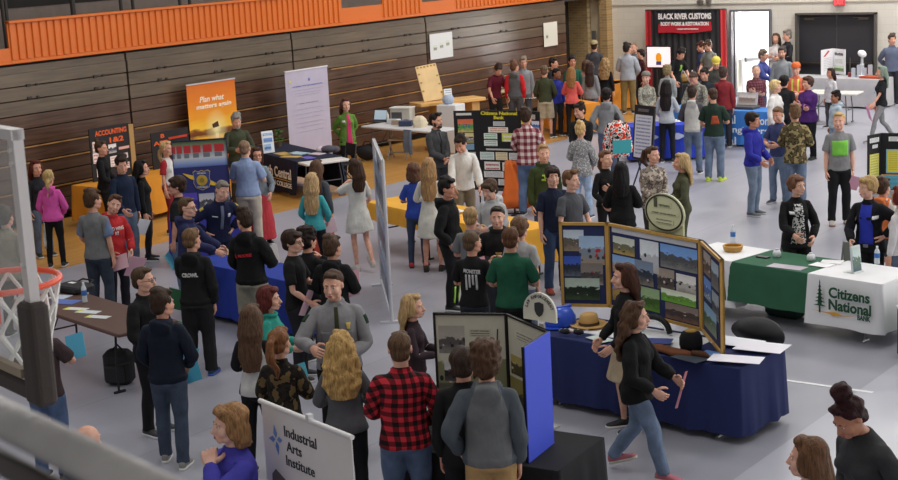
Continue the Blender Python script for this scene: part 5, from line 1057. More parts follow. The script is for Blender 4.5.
sheet('tree_mark', plain('#5a5c48', .6), t, -.15, zc+.05, .05, .1, -.036); sheet('text_line', photo_mat(53, 'doc', ('#d6d7b0', '#5a5c48', 1)), t, -.09, zc+.06, .2, .06, -.036); sheet('text_line', photo_mat(54, 'doc', ('#d6d7b0', '#6a6c58', 1)), t, -.22, zc-.02, .44, .04, -.036); sheet('text_line', photo_mat(55, 'doc', ('#d6d7b0', '#7a7c68', 2)), t, -.14, zc-.12, .28, .07, -.036)
# things on the navy table
p = Vector(T.px(561, 325, .757)); t = thing('hard_hat', 'blue safety helmet on the navy table', 'helmet', p, T.rz-.3); MB().lathe([(.155, .0), (.16, .03), (.15, .10), (.115, .165), (.06, .195), (.001, .2)], n=24, sx=.92, sy=1.1).build('shell', plain('#2f55c8', .35), t, smooth=True); MB().poly([(.15*math.cos(a), -.10-.14*math.sin(a)) for a in np.linspace(0, PI, 14)], .012).build('brim', plain('#2f55c8', .35), t); MB().box((0, 0, .19), (.04, .26, .03)).build('ridge', plain('#3a60d4', .35), t)
vb = MB()
for k in range(5): vb.ell((-.12+.06*k, -.155+.02*abs(k-2), .115), (.016, .012, .008), 8, 6)
vb.build('vent', plain('#121a40', .6), t)
p = Vector(T.px(589, 326, .757)); t = thing('straw_hat', 'tan straw hat with a dark band on the navy table', 'hat', p, 0); st_ = plain('#c2995c', .8, var=.15, bump=.4, bscale=90)
MB().lathe([(.001, .012), (.1, .012), (.16, .008), (.205, .02), (.2, .028), (.14, .018), (.105, .02)], n=32).build('brim', st_, t, smooth=True); MB().lathe([(.105, .012), (.1, .07), (.088, .125), (.06, .14), (.001, .132)], n=24, sy=1.1).build('crown', st_, t, smooth=True); MB().lathe([(.1075, .02), (.106, .05), (.103, .05), (.103, .02)], n=24, sy=1.1).build('hat_band', plain('#4a3a2c', .6), t)
p = Vector(T.px(572, 335, .757)); t = thing('sunglasses', 'pair of mirrored sunglasses in front of the blue helmet', 'sunglasses', p, .3)
for s in (-1, 1): MB().ell((.07*s, 0, .035), (.06, .018, .032), 12, 8).build('lens', plain('#2c2c30', .1), t); MB().tube([(.13*s, 0, .05), (.14*s, .12, .03)], .008).build('temple', plain('#c8c8cc', .3, .6), t)
MB().tube([(-.02, -.01, .04), (.02, -.01, .04)], .008).build('bridge', plain('#d8883a', .4), t)
for k, (x, y, w_, h_, c_, lb, m_) in enumerate(((600, 339, .28, .16, '#c8d4d0', 'pale green leaflet right of the straw hat', 0), (690, 358, .34, .2, '#3a4450', 'dark brochure with pictures at the front of the navy table', 1), (710, 354, .2, .18, '#5a88c8', 'blue brochure beside the dark brochure', 1), (738, 342, .46, .30, '#eceef4', 'white sheet of paper behind the trifold wing, left one', 0), (762, 347, .48, .34, '#f0eef6', 'white sheets of paper at the far right corner of the navy table', 0), (736, 359, .50, .24, '#eceaf4', 'white sheet of paper in front of the trifold wing', 0), (655, 341, .34, .2, '#39448c', 'blue leaflet beside the black headband', 1))):
    lie('leaflet', photo_mat(140+k, 'scene', (c_, '#28303c', '#7c848c', '#d0d0d0')) if m_ else plain(c_, .55), *T.px(x, y, .760+.005*k), w_, h_, T.rz+.12*k-.3, lb, 'leaflet', 'papers on the navy table')
p = Vector(T.px(691, 349, .757)); t = thing('knit_hat', 'fuzzy black hat with a tan top on the navy table', 'hat', p, 0); V, F = [], []
MB().lathe([(.1, 0), (.115, .05), (.112, .12), (.09, .17), (.04, .19), (.001, .19)], n=24).build('hat_body', plain('#15151a', .9, bump=1., bscale=160), t, smooth=True); MB().ell((0, 0, .185), (.06, .06, .02), 14, 6).build('hat_top', plain('#b08a40', .8, bump=.6), t)
p = Vector(T.px(668, 351, .757)); t = thing('animal_pelt', 'brown fur pelt lying on the navy table', 'pelt', p, T.rz-.1)
MB().rings([[(x, y0*w_+.02*math.sin(x*30), z) for y0, z in ((-1, .006), (-.6, .03), (0, .045), (.6, .03), (1, .006), (0, .003))] for x, w_ in ((-.3, .03), (-.24, .09), (-.12, .11), (0, .09), (.12, .11), (.22, .07), (.32, .02))]).build('pelt_body', plain('#7a4a30', .95, var=.25, bump=1., bscale=120), t, smooth=True); MB().tube([(.3, 0, .03), (.42, .03, .03), (.5, .02, .02)], [.03, .035, .01]).build('tail', plain('#5a3826', .95, bump=1., bscale=120), t, smooth=True)
p = Vector(T.px(655, 333, .757)); t = thing('headband_bag', 'black curved bag with a white stripe by the trifold', 'bag', p, T.rz); 
MB().tube([(.18*math.cos(a), 0, .02+.15*math.sin(a)) for a in np.linspace(0, PI, 14)], [.03]*14, 8).build('black_arch', plain('#151518', .6), t, smooth=True); MB().tube([(.15*math.cos(a), -.028, .02+.12*math.sin(a)) for a in np.linspace(.1, PI-.1, 14)], .007, 6).build('white_stripe', plain('#e8e8e8', .6), t)
p = atz(737, 349, .45); t = thing('camp_chair', 'black chair with a wide rounded back behind the navy table', 'chair', (p[0], p[1]+.45, 0), -.2); bk = plain('#1a1a1e', .6)
mb = MB(); mb.rings([[(.34*r*math.cos(a), .10*r*r-.04*math.cos(a*2)*r+dy, .50+.16*r*math.sin(a)) for a in np.linspace(0, 2*PI, 28, endpoint=False)] for r, dy in ((.05, .02), (.5, .02), (1., .0), (1.02, -.03), (.5, -.02), (.05, -.02))]); mb.build('backrest', bk, t, smooth=True); MB().rbox((0, -.24, .36), (.5, .44, .06), .12).build('seat', bk, t)
for x, y in ((-.28, -.5), (.28, -.5), (-.25, .0), (.25, .0)): MB().tube([(x, y, 0), (x*.8, y, .35)], .016).build('leg', plain('#3a3a3e', .4, .5), t)
# ---------- black table with the framed triptych
T = Fr((557, 471), (602, 439), .8); u_, v_ = T.u.copy(), T.v.copy()
Ar = Vector(atz(602, 438, .74)); Br = Vector(atz(557, 471, .74)); Ar.z = Br.z = 0; e = (Br-Ar).normalized(); T.D = (Br-Ar).length
T.u = Vector((-e.y, e.x, 0)); T.v = -e
if T.u.x < 0: T.u = -T.u
T.L = 1.5; T.A = Br-T.u*T.L; T.rz = math.atan2(T.u.y, T.u.x); T.v = Vector((-T.u.y, T.u.x, 0)); T.c = T.A+T.u*T.L/2+T.v*T.D/2
folding_table(T, 'folding table under the black cloth in the foreground', covered=True); cloth(T, 'black tablecloth with hanging pleats in the foreground', '#1b1b1f', .68, pleat=.02)
BT = T
q3 = Vector(T.px(527.5, 463, .75)); q2 = Vector(T.px(552.5, 443, .75)); hB = min(np.arange(.3, 1.4, .005), key=lambda h: abs(pj_y(q2, .75+h)-331))
def solve_top(x, y, z): p_ = atz(x, y, z); return Vector((p_[0], p_[1], .75))
q1 = solve_top(506.5, 313, .75+hB); q0 = solve_top(433, 312.5, .75+hB)
kf = plain('#191614', .5); r = board_root('black framed three-panel display with a bright blue back in the foreground')
o, L = panel(r, q0, q1, .75, hB, plain('#b7b29a', .5, var=.12), 'photo_panel', .016, kf, .018)
pics(o, [(.03, .03, .94, .94, photo_mat(150, 'scene', ('#c4c2ae', '#8b8d68', '#8d9078', '#6a6a58')), 'photo'), (.06, .62, .36, .26, photo_mat(151, 'people', ('#a8a49a', '#5a5a58', '#8c8c84', '#222226')), 'photo'), (.48, .78, .3, .07, photo_mat(152, 'doc', ('#c0beac', '#5a5a50', 3)), 'photo'), (.48, .58, .28, .1, photo_mat(153, 'scene', ('#3a4a80', '#8a3038', '#2a3050', '#ccd')), 'photo'), (.12, .36, .34, .18, photo_mat(154, 'people', ('#c8c8c8', '#38302c', '#505050', '#222')), 'photo'), (.04, .04, .5, .3, photo_mat(155, 'scene', ('#8090a0', '#586878', '#707c88', '#334')), 'photo')], L, hB, -.003)
MB().rbox((0, 0, 0), (.05, .012, .2), .01).tube([(.012, 0, .1), (.02, 0, .22)], .005).build('print_shape', plain('#1c1c1c', .5), o, loc=(.84*L, -.01, .62*hB))
o, L = panel(r, q1, q2, .75, hB, plain('#b9b49c', .5, var=.12), 'photo_panel', .016, kf, .018)
pics(o, [(.04, .42, .92, .55, plain('#c9c6b4', .5, var=.05), 'photo'), (.04, .03, .92, .40, photo_mat(156, 'scene', ('#8a8048', '#3c3a24', '#585c48', '#c09838')), 'photo'), (.2, .80, .6, .08, photo_mat(157, 'doc', ('#c9c6b4', '#6a6a60', 3)), 'photo'), (.08, .46, .4, .18, photo_mat(158, 'people', ('#a89858', '#4a4020', '#38381c', '#c88c28')), 'photo')], L, hB, -.003)
o, L = panel(r, q2, q3, .75, hB, plain('#3f55dc', .5), 'blue_panel', .016)
MB().box((L/2, -.002, hB-.006), (L, .022, .014)).box((L-.006, -.002, hB/2), (.014, .022, hB)).box((.006, -.002, hB/2), (.014, .022, hB)).box((L/2, -.002, .006), (L, .022, .014)).build('panel_frame', kf, o)
# arch sign standing behind
rz, L = frame_at(q0, q2); m_ = q1*.42+q2*.58+Vector((-math.sin(rz), math.cos(rz), 0))*.13; t = thing('arch_sign', 'white half-round law enforcement sign behind the black framed display', 'sign', (m_.x, m_.y, .75), rz); zA = hB+.06
MB().poly([(.17*math.cos(a), zA+.17*math.sin(a)) for a in np.linspace(0, PI, 24)]+[(-.17, zA-.07), (.17, zA-.07)], .02, 'y').build('sign_plate', plain('#d4d2c6', .5), t); MB().box((0, .03, (zA-.1)/2), (.05, .02, zA-.1)).box((0, .03, .01), (.2, .14, .02)).build('sign_stand', plain('#8a8a86', .5), t)
s = 'LAW ENFORCEMENT'
for k, ch in enumerate(s):
    if ch == ' ': continue
    a = math.radians(160-140*k/(len(s)-1)); lettering(ch, .019, .027, plain('#4a4a44', .6), t, (.14*math.cos(a), -.002, zA+.14*math.sin(a)), rot=a-PI/2)
MB().poly([(-.045, .05), (0, .062), (.045, .05), (.045, -.01), (.03, -.045), (0, -.065), (-.03, -.045), (-.045, -.01)], .006, 'y').build('badge', plain('#35363a', .4), t, loc=(0, -.008, zA+.03))
# ---------- bank table
T = Fr((680, 254), (880.5, 284.5), .80); KT = T
folding_table(T, 'long folding table under the green and white bank cloths', covered=True)
cloth(T, 'green tablecloth in the middle of the bank table', '#34634a', .48, .3, T.L-.9, pleat=.006); gw = plain('#e9e9ec', .7, var=.03)
dk = plain('#1f5038', .6)
def bank_cloth(u0, u1, label, seed):
    c = cloth(T, label, '#ededf0', .58, u0, u1, pleat=.006, z0=.006, over=.018, seed=seed, mat=gw); L = u1-u0; y = -T.D/2-.085
    def put(s, w_, h_, x, z, b=.03): lettering(s, w_, h_, dk, c, (x, y, z), bold=b)
    put('Citizens', .55*L/.95, .13, .12*L, .58); put('National', .57*L/.95, .13, .13*L, .435); put('BANK', .17, .06, .33*L, .335)
    tr = MB()
    for k in range(6):
        z, w_ = .40+.045*k, .085*(1-k/6.5); tr.poly([(-w_, z), (-w_*.3, z+.02), (-w_*.35, z+.06), (0, z+.09), (w_*.35, z+.06), (w_*.3, z+.02), (w_, z)], .004, 'y')
    tr.box((0, 0, .37), (.02, .008, .1)); tr.build('pine_tree_emblem', dk, c, loc=(-.30*L, y, 0))
    MB().poly([(-.42*L, .34), (-.2*L, .335), (-.08*L, .35), (.02*L, .33), (.2*L, .335), (0, .315), (-.1*L, .30), (-.16*L, .32)], .004, 'y').build('gold_swoosh', plain('#d8a43a', .5), c, loc=(0, y, 0)); return c
bank_cloth(T.L-.94, T.L, 'white bank cloth with green lettering on the right end of the table', 1)
bank_cloth(-.02, .80, 'white bank cloth on the left end, half hidden by the wooden trifold', 2)
p = T.px(851, 271); r = board_root('upright leaflet holder with a landscape picture on the bank table', 'leaflet holder', 'leaflet_holder'); A_, B_ = T.px(853, 274, .75), T.px(862, 271.5, .75); o, L = panel(r, A_, B_, .75, .32, plain('#c9d2d6', .3), tilt=-.1); pics(o, [(.08, .05, .84, .9, photo_mat(160, 'scene', ('#b8c8c4', '#4a6a58', '#2a4a5a', '#a03030')))], L, .32); MB().box((L/2, .06, .01), (L, .16, .02)).build('holder_foot', plain('#d8dcde', .3), o)
bottle(T.px(877, 264), 'clear water bottle at the right end of the bank table', .22); bottle(T.px(733, 243), 'clear water bottle at the left end of the bank table', .24)
for k, (x, y) in enumerate(((777, 257.5), (811, 261.5))):
    t = thing('round_jar', ('small white ball-shaped jar on the green cloth, left one', 'small white ball-shaped jar on the green cloth, right one')[k], 'jar', T.px(x, y), 0, 'white jars on the bank table'); MB().lathe([(.03, 0), (.05, .03), (.052, .06), (.04, .09), (.001, .1)], n=16).build('jar_body', plain('#e6e8ec', .3), t, smooth=True); MB().lathe([(.022, .09), (.022, .11), (.001, .11)], n=12).build('jar_lid', plain('#c8ccd2', .3), t)
lie('paper', D_(56, '#b8b0bc', '#a098a8', 3), *T.px(787, 267, .748), .46, .2, T.rz+.1, 'greyish sheet on the green cloth of the bank table', 'paper')
lie('phone', plain('#26262a', .3), *T.px(763, 257.5, .748), .16, .08, T.rz, 'small dark phone on the green cloth of the bank table', 'phone', t=.015)
for k, (x, y) in enumerate(((822, 265), (832, 262))): lie('paper', plain('#f0f0f2', .6), *T.px(x, y, .754), .26, .2, T.rz+.4*k, ('white paper at the left edge of the right bank cloth', 'white paper further back on the right bank cloth')[k], 'paper')
t = thing('basket', 'shallow wicker basket at the left end of the bank table', 'basket', T.px(733, 252)); MB().lathe([(.09, 0), (.12, .04), (.125, .08), (.115, .08), (.11, .04), (.08, .02), (.001, .02)], n=24).build('basket_body', plain('#b88c48', .7, bump=.8, bscale=90), t); MB().tube([(.118*math.cos(a), .118*math.sin(a), .08) for a in np.linspace(0, 2*PI, 24, endpoint=False)], .013, 8, close=True).build('basket_rim', plain('#c89a50', .7), t)
folding_chair(T.at(.80, 1.15), T.rz, 'red folding chair behind the bank table', '#b02838'); folding_chair(T.at(1.75, 1.1), T.rz, 'grey folding chair behind the bank table', '#8a8c88', '#9a9c98')
p = atz(782, 318); t = thing('tote_bag', 'dark green bag on the floor under the bank table', 'bag', (p[0], p[1]+.1, 0), T.rz); MB().rbox((0, 0, .17), (.5, .26, .34), .08).build('bag_body', plain('#1d3a30', .7, bump=.2), t); MB().tube([(-.15, 0, .33), (-.1, 0, .46), (.1, 0, .46), (.15, 0, .33)], .014).build('bag_handle', plain('#15221e', .7), t); MB().box((.06, -.133, .2), (.26, .006, .05)).build('white_band', plain('#c8d0cc', .6), t)
# dark green cloth edge at the frame's right border
p = T.at(T.L+.32, -.05); t = thing('green_crate', 'dark green crate beyond the right end of the bank table', 'crate', (p[0], p[1], 0), T.rz); MB().rbox((.2, .3, .27), (.45, .8, .54), .03).build('crate_body', plain('#1f4a38', .6), t); MB().rbox((.2, .3, .55), (.48, .83, .04), .03).build('crate_lid', plain('#d8d8dc', .6), t)
# ---------- black trifold at the right edge
T = Fr((862, 196), (905, 197), .7, 1.5); folding_table(T, 'folding table carrying the black trifold at the right edge', '#8a8a8c')
r = board_root('black trifold with yellow and blue sheets at the right edge'); q0, q1 = Vector(T.px(868, 193, .75)), Vector(T.px(881, 190, .75)); hR = min(np.arange(.3, 1.6, .005), key=lambda h: abs(pj_y(q1, .75+h)-133)); q2 = q1+T.u*.9
o, L = panel(r, q0, q1, .75, hR, bm_); pics(o, [(.1, .86, .7, .08, D_(57), 'card'), (.3, .76, .4, .06, D_(58), 'card'), (.1, .2, .7, .46, photo_mat(59, 'doc', ('#e0dc78', '#b8b460', 10)), 'card')], L, hR); 
o, L = panel(r, q1, q2, .75, hR, bm_); pics(o, [(.12, .86, .3, .08, D_(61), 'card'), (.08, .30, .32, .42, photo_mat(62, 'doc', ('#88c0d0', '#78b0c0', 2)), 'card'), (.10, .32, .28, .38, photo_mat(63, 'doc', ('#e6da50', '#c8bc48', 10)), 'card'), (.0, .02, .62, .26, plain('#d8a878', .6), 'card'), (.02, .02, .58, .24, photo_mat(64, 'doc', ('#68b4d0', '#58a4c0', 3)), 'card')], L, hR)
# ---------- grey-skirted table by the double door
T = Fr((783, 77), (878, 80), .76); folding_table(T, 'folding table under the grey cloth in front of the dark double door', covered=True); cloth(T, 'light grey floor-length tablecloth in front of the dark double door', '#b2b0b4', .70, pleat=.005)
r = board_root('white trifold poster with a red mark on the grey table'); q0, q1, q2 = Vector(T.px(821.5, 75.5, .75)), Vector(T.px(833, 73.5, .75)), Vector(T.px(845, 75, .75)); hW = min(np.arange(.3, 1.2, .005), key=lambda h: abs(pj_y(q1, .75+h)-48.5)); wp = plain('#ecebee', .6)
o, L = panel(r, q0, q1, .75, hW, wp); pics(o, [(.1, .1, .8, .6, photo_mat(65, 'doc', ('#ecebee', '#c0bcc4', 9)), 'card')], L, hW); MB().poly([(.15*L, .72*hW), (.3*L, .72*hW), (.7*L, .92*hW), (.55*L, .94*hW)], .004, 'y').build('red_mark', plain('#c83038', .5), o, loc=(0, -.008, 0))
o, L = panel(r, q1, q2, .75, hW, wp); pics(o, [(.15, .74, .7, .18, photo_mat(66, 'scene', ('#d8d8d8', '#484848', '#888', '#223')), 'card'), (.15, .42, .7, .2, photo_mat(67, 'doc', ('#e4e4e0', '#a0a0a0', 4)), 'card'), (.1, .12, .8, .22, photo_mat(68, 'scene', ('#c8d8b8', '#688858', '#98a878', '#c0a040')), 'card')], L, hW)
p = T.px(862, 77); t = thing('trophy', 'tall silver trophy with a white ball on the grey table', 'trophy', p, .2); MB().lathe([(.16, 0), (.16, .05), (.07, .08), (.05, .3), (.06, .34)], n=16).build('trophy_stem', plain('#c8ccd4', .3, .5), t, smooth=True); MB().ell((0, 0, .60), (.12, .09, .09), 14, 10, Matrix.Rotation(.5, 3, 'Y')).build('ball', plain('#f0f0f2', .5), t, smooth=True); MB().tube([(0, 0, .33), (0, 0, .54)], .035).build('trophy_neck', plain('#d0d4da', .3, .5), t)
for k in range(4): MB().box((-.2+.14*k, -.08, .12+.04*(k % 2)), (.1, .1, .24+.08*(k % 2))).build('trophy_tower', plain('#b9bec8', .4, .2), t)
lie('tray', plain('#b8502c', .5), *T.px(873, 78, .75), .6, .34, T.rz, 'orange-red tray at the right end of the grey table', 'tray', t=.05)
t = thing('jar', 'small dark red jar on the grey table beside the trophy', 'jar', T.px(850, 77)); MB().lathe([(.05, 0), (.055, .1), (.04, .12), (.001, .12)], n=14).build('jar_body', plain('#8a2a2c', .3), t); MB().tube([(0, 0, .1), (0, 0, .5)], .012).build('flag_stick', plain('#55504c', .5), t)
T = Fr((800, 93.5), (848, 94), .7, 1.35); folding_table(T, 'pale folding table between the purple sweater and the grey cloth', '#d2cfca', '#6a6a6c')
lie('paper', plain('#e8e0cc', .6), *T.px(822, 90.5, .743), .5, .3, T.rz, 'cream papers on the pale folding table', 'paper')
# ---------- backdrop corner: banner, monitor, orange tables
A_, B_ = atY(645, 11, 38.7), atY(726, 9.5, 38.7); L = B_[0]-A_[0]; zt_ = 2.47
t = thing('stage_backdrop', 'black backdrop with red side curtains and a shop banner', 'backdrop', (A_[0], 38.7, 0)); blk = plain('#2e2e32', .8, var=.1)
def drape(x0, x1, m, nm, y=0.):
    n = int((x1-x0)/.04); fr_ = [(x0+(x1-x0)*i/n, y+.02*math.sin(i*1.3)) for i in range(n+1)]
    MB().rings([[(x, yy+q, z) for x, yy in fr_ for q in (0,)]+[(x, yy+.012, z) for x, yy in reversed(fr_)] for z in (.02, zt_)]).build(nm, m, t, smooth=False)
drape(.17, L-.15, blk, 'black_curtain', .03); drape(0, .19, plain('#b82c34', .7), 'red_curtain'); drape(L-.17, L, plain('#d83a40', .7), 'red_curtain')
MB().tube([(0, .02, zt_+.01), (L, .02, zt_+.01)], .02).tube([(.02, .05, 0), (.02, .05, zt_)], .02).tube([(L-.02, .05, 0), (L-.02, .05, zt_)], .02).build('curtain_rod', plain('#4a4a4e', .4, .5), t)
bn = MB().box((L/2, -.02, 2.12), (1.76, .008, .56)).build('shop_banner', plain('#2a2a2e', .7), t); wt = plain('#f4f0f0', .6)
MB().poly([(-.84, -.23), (-.82, .03), (-.5, .05), (0, .03), (.5, .05), (.82, .08), (.84, -.16), (.4, -.22), (0, -.25), (-.4, -.22)], .006, 'y').build('red_swash', plain('#c02a38', .6), bn, loc=(L/2, -.032, 2.065))
lettering('BLACK RIVER CUSTOMS', 1.66, .17, wt, bn, (L/2, -.032, 2.30), bold=.04); lettering('BODY WORK & RESTORATION', 1.5, .11, wt, bn, (L/2, -.04, 2.09), bold=.04); sheet('text_line', photo_mat(180, 'doc', ('#c02a38', '#f4e8e8', 1)), bn, L/2-.3, 1.92, .8, .09, -.042)
p = atY(659.5, 66, 37.9); t = thing('monitor', 'lit flat screen showing an orange figure beside the backdrop', 'monitor', (p[0], 37.9, 0)); zs = atY(659.5, 67, 37.9)[2]; ze = atY(659.5, 47, 37.9)[2]; ws = abs(atY(671, 57, 37.9)[0]-atY(648, 57, 37.9)[0])
MB().rbox((0, 0, (zs+ze)/2), (ws+.08, .05, ze-zs+.08), .01).build('screen_bezel', plain('#1a1a1c', .4), t); MB().box((0, -.03, (zs+ze)/2), (ws, .008, ze-zs)).build('screen', plain('#f4e2e6', .3, emit=.75), t)
MB().lathe([(.07, .0), (.095, .08), (.085, .18), (.04, .23), (.001, .24)], n=14, sy=.05).build('orange_figure', plain('#f0a028', .4, emit=.4), t, loc=(0, -.038, (zs+ze)/2-.12)); MB().box((0, -.04, (zs+ze)/2-.17), (.16, .006, .10)).build('figure_base', plain('#4a4a78', .4, emit=.3), t); MB().tube([(0, 0, zs-.03), (0, 0, .05)], .035).rbox((0, 0, .02), (.5, .4, .04), .05).build('monitor_stand', plain('#1a1a1c', .4), t)
T = Fr((613, 86.5), (644, 83), .7, None, .74, .45); folding_table(T, 'folding table under the orange cloth beside the tan trousers man', covered=True); cloth(T, 'orange tablecloth left of the camouflage soldier', '#d88a2a', .68, mat=plain('#dc9030', .7, var=.1))
lie('paper', D_(69), *T.px(634, 80, .75), .5, .3, T.rz, 'white papers on the orange cloth in front of the pale wall', 'paper')
T = Fr((646, 84.5), (668, 79.5), .7, 1.15, .74, .9); folding_table(T, 'folding table under the second orange cloth behind the soldier', covered=True); cloth(T, 'orange tablecloth right behind the camouflage soldier', '#d88a2a', .68, mat=plain('#d8882c', .7, var=.1))
T = Fr((676, 84), (712, 82), .7, None, .74, -.3); folding_table(T, 'dark folding table in front of the black backdrop', '#2e2a28', '#2a2a2c'); cloth(T, 'black tablecloth in front of the black backdrop', '#26262a', .66)
t = thing('engine_model', 'brown and grey machine model on the black backdrop table', 'machine', T.at(.22, .40, .75), .3); MB().lathe([(.12, 0), (.16, .06), (.14, .16), (.07, .24), (.001, .25)], n=12).build('machine_body', plain('#8a6a3a', .5, .3), t); MB().tube([(-.2, -.1, 0), (.05, 0, .42)], .018).tube([(.2, -.1, 0), (-.05, 0, .42)], .018).build('machine_leg', plain('#b8b8b4', .4, .4), t)
t = thing('small_bottle', 'white and red small bottle on the black backdrop table', 'bottle', T.at(.46, .42, .75)); MB().lathe([(.045, 0), (.045, .2), (.02, .26), (.02, .32), (.001, .32)], n=12).build('bottle_body', plain('#e8e8ea', .4), t); MB().lathe([(.046, .04), (.046, .14)], n=12).build('bottle_label', plain('#b02c34', .5), t)
# low table with red jumper people by the bleacher end
T = Fr((486, 88), (503, 92.5), .6, 1.2, .80); t = folding_table(T, 'pale wooden work table in front of the maroon shirt man', '#cdb890', '#c4ac80')
T = Fr((524, 102), (548, 106), .7, 1.6, .74, .5); folding_table(T, 'folding table under the orange cloth beside the red raglan boy', covered=True); cloth(T, 'orange tablecloth between the raglan boy and the olive sweater boy', '#d88a2c', .66)
lie('paper', D_(75), *T.px(530, 98, .75), .3, .22, .3, 'white paper on the orange cloth beside the raglan boy', 'paper')
# ---------- white sheets taped on the bleachers
for k, (a_, b_, c_) in enumerate((((429.5, 35), (452, 31), (456, 56)), ((543.5, 23), (557, 21.5), (560.5, 44.5)))):
    A_, B_, C_ = (atX(*q, XB+.06) for q in (a_, b_, c_)); o, L = panel(None, (XB+.06, A_[1]), (XB+.06, B_[1]), C_[2], (A_[2]+B_[2])/2-C_[2], plain('#dfe2e4' if k == 0 else '#e0ddd0', .6), 'poster', .006)
    hh_ = (A_[2]+B_[2])/2-C_[2]; tag(o, ('wide white poster with three small pictures taped on the bleachers', 'cream white poster taped on the bleachers near the brick corner')[k], 'poster', 'posters on the bleachers')
    pics(o, [(.15+.28*j, .35+.06*j, .14, .2, photo_mat(170+j+3*k, 'scene', ('#c8d4c0', '#888', '#a8a878', '#333'))) for j in range(3 if k == 0 else 1)], L, hh_)
# ---------- industrial arts sign, lower left
zS = 1.75; A_, B_ = atz(261, 401, zS), atz(351, 437, zS); r = thing('institute_sign', 'white industrial arts institute banner sign in the foreground', 'sign', (0, 0, 0)); o, L = panel(r, A_, B_, .45, zS-.45, plain('#dcd6d4', .55, var=.03), 'banner_sheet', .008); h = zS-.45
MB().tube([(-.015, 0, h), (L+.015, 0, h)], .018, 12).build('top_bar', plain('#e4e2e2', .4, .3), o); MB().box((L*.56, 0, h+.02), (.04, .04, .05)).build('bar_clip', plain('#d8d8da', .4, .3), o); MB().rbox((L/2, .02, -.4), (L+.04, .25, .09), .03).build('base', plain('#c8c8ca', .4, .5), o); MB().tube([(L/2, .03, -.4), (L/2, .03, h)], .014).build('pole', plain('#a8a8ac', .4, .5), o)
for s, x, z, w_, hh_ in (('Industrial', .44, .885, .36, .058), ('Arts', .36, .805, .17, .055), ('Institute', .42, .725, .32, .055)): lettering(s, w_*L, hh_*h, plain('#2a2e38', .6), o, (x*L, -.003, z*h), bold=.004)
for k in range(4):
    a = math.radians((100, 185, 10, 280)[k]); R_ = (.085, .075, .06, .085)[k]; c, s_ = math.cos(a), math.sin(a); MB().poly([(c*x-s_*y, s_*x+c*y) for x, y in ((.012, 0), (.045, .022), (R_+.02, .0), (.045, -.022))], .004, 'y').build('blue_emblem', plain(('#6a8ec8', '#5f84c4', '#6a8ec8', '#5a7cbc')[k], .5), o, loc=(.155*L, -.004, .815*h))
for x in (.06, .68): MB().poly([(x*L, .30*h), (x*L+.02, .61*h), (x*L+.07, .645*h), (x*L+.22*L, .59*h), (x*L+.27*L, .30*h)], .003, 'y').build('printed_photo', plain('#5a5050', .6, var=.3), o, loc=(0, -.004, 0))
# ================================================================ people, each placed by the crown of the head and a body height
BLK, DNV, JN, DJ, KH = '#1b1b1e', '#1e2436', '#4b5566', '#2d343f', '#a2937a'
BRN, DB, BD, DBD, BK, GR, AU = '#4a3424', '#2e211a', '#b8935e', '#8a6a44', '#1a1615', '#77726c', '#5a2a22'
SH = ('#222226', '#cfcfd2'); SHB = ('#18181a', '#28282a')
def paper(label, s='R', col='#e8b4c0', w=.22, h=.28, dz=-.10, fwd=.05, rz=0., tilt=.35, roll=.3):
    p, yaw = hand_of(-1, s); yaw += rz; c, sn = math.cos(yaw), math.sin(yaw); f = np.array([sn, -c, 0]); p = p+f*fwd
    o = MB().box((0, 0, 0), (w, .003, h)).build('paper', plain(col, .6), None); o.location = (p[0], p[1], p[2]+dz); o.rotation_euler = (tilt, roll, yaw)
    tag(o, label, 'paper', 'handouts carried by visitors'); return o
P = person
# --- far left group by the bleachers
P((47.5, 170), 'person in a bright pink hoodie and black trousers with long blond ponytail, seen from behind', 1.56, 170, sex='f', hair=('ponylow', '#b89a68'), top=('hood', '#e04fae'), low=('slim', BLK), deco=[('lowpatch', 'white_stripe', '#d8d8d8', (.145, .175, .35, .9), 'back')], aL='low', aR='low')
paper('pale pink sheet held by the visitor in the pink hoodie', 'L', '#e8ccd8', .16, .2, dz=.18, fwd=.1)
P((35, 160), 'person with auburn hair half hidden behind the pink hoodie at the bleachers', 1.6, 20, sex='f', hair=('long', AU), top=('long', '#2a2a30'), low=('jeans', JN))
P((4, 207), 'person in a tan jacket behind the glass backboard and net', 1.72, 150, hair=('short', '#4a3a2c'), top=('jacket', '#8f8672'), low=('trousers', '#3a382e'))
P((100, 141), 'person in a black cardigan standing before the accounting board, hair tied up', 1.64, 75, sex='f', hair=('bun', '#4a3626'), top=('cardigan', BLK), low=('slim', BLK), hf=60, aL='low', aR='low')
P((121, 156), 'tall person in a dark navy sweater holding white papers near the accounting board', 1.78, 30, hair=('short', DB), top=('long', '#1c2740'), low=('jeans', JN), aL='down', aR='low', hf=10, hp=12)
paper('white papers held by the visitor in the navy sweater', 'L', '#dfe0e4', .2, .26, dz=-.14)
P((140, 160), 'person in black with long dark hair looking right beside the navy sweater', 1.62, 80, sex='f', hair=('long', BK), top=('long', BLK), low=('slim', '#26262c'))
P((165, 141), 'person with blond pigtail in white and red left of the patrol car board', 1.62, 60, sex='f', hair=('ponylow', '#c8a876'), top=('tee', '#e0dcd8', ('raglan', '#a02a30', .16)), low=('slim', '#8a2028'))
P((91, 190), 'person in a grey tee shirt and jeans seen from behind left, holding a pink sheet', 1.79, 150, hf=120, hair=('short', BRN), top=('tee', '#77787a', ('raglan', '#6a7a98', .27)), low=('jeans', DJ), aR='down', aL='low')
paper('pink sheet held by the visitor in the grey tee', 'R', '#e6bcc8', .28, .2, dz=.0, fwd=.12)
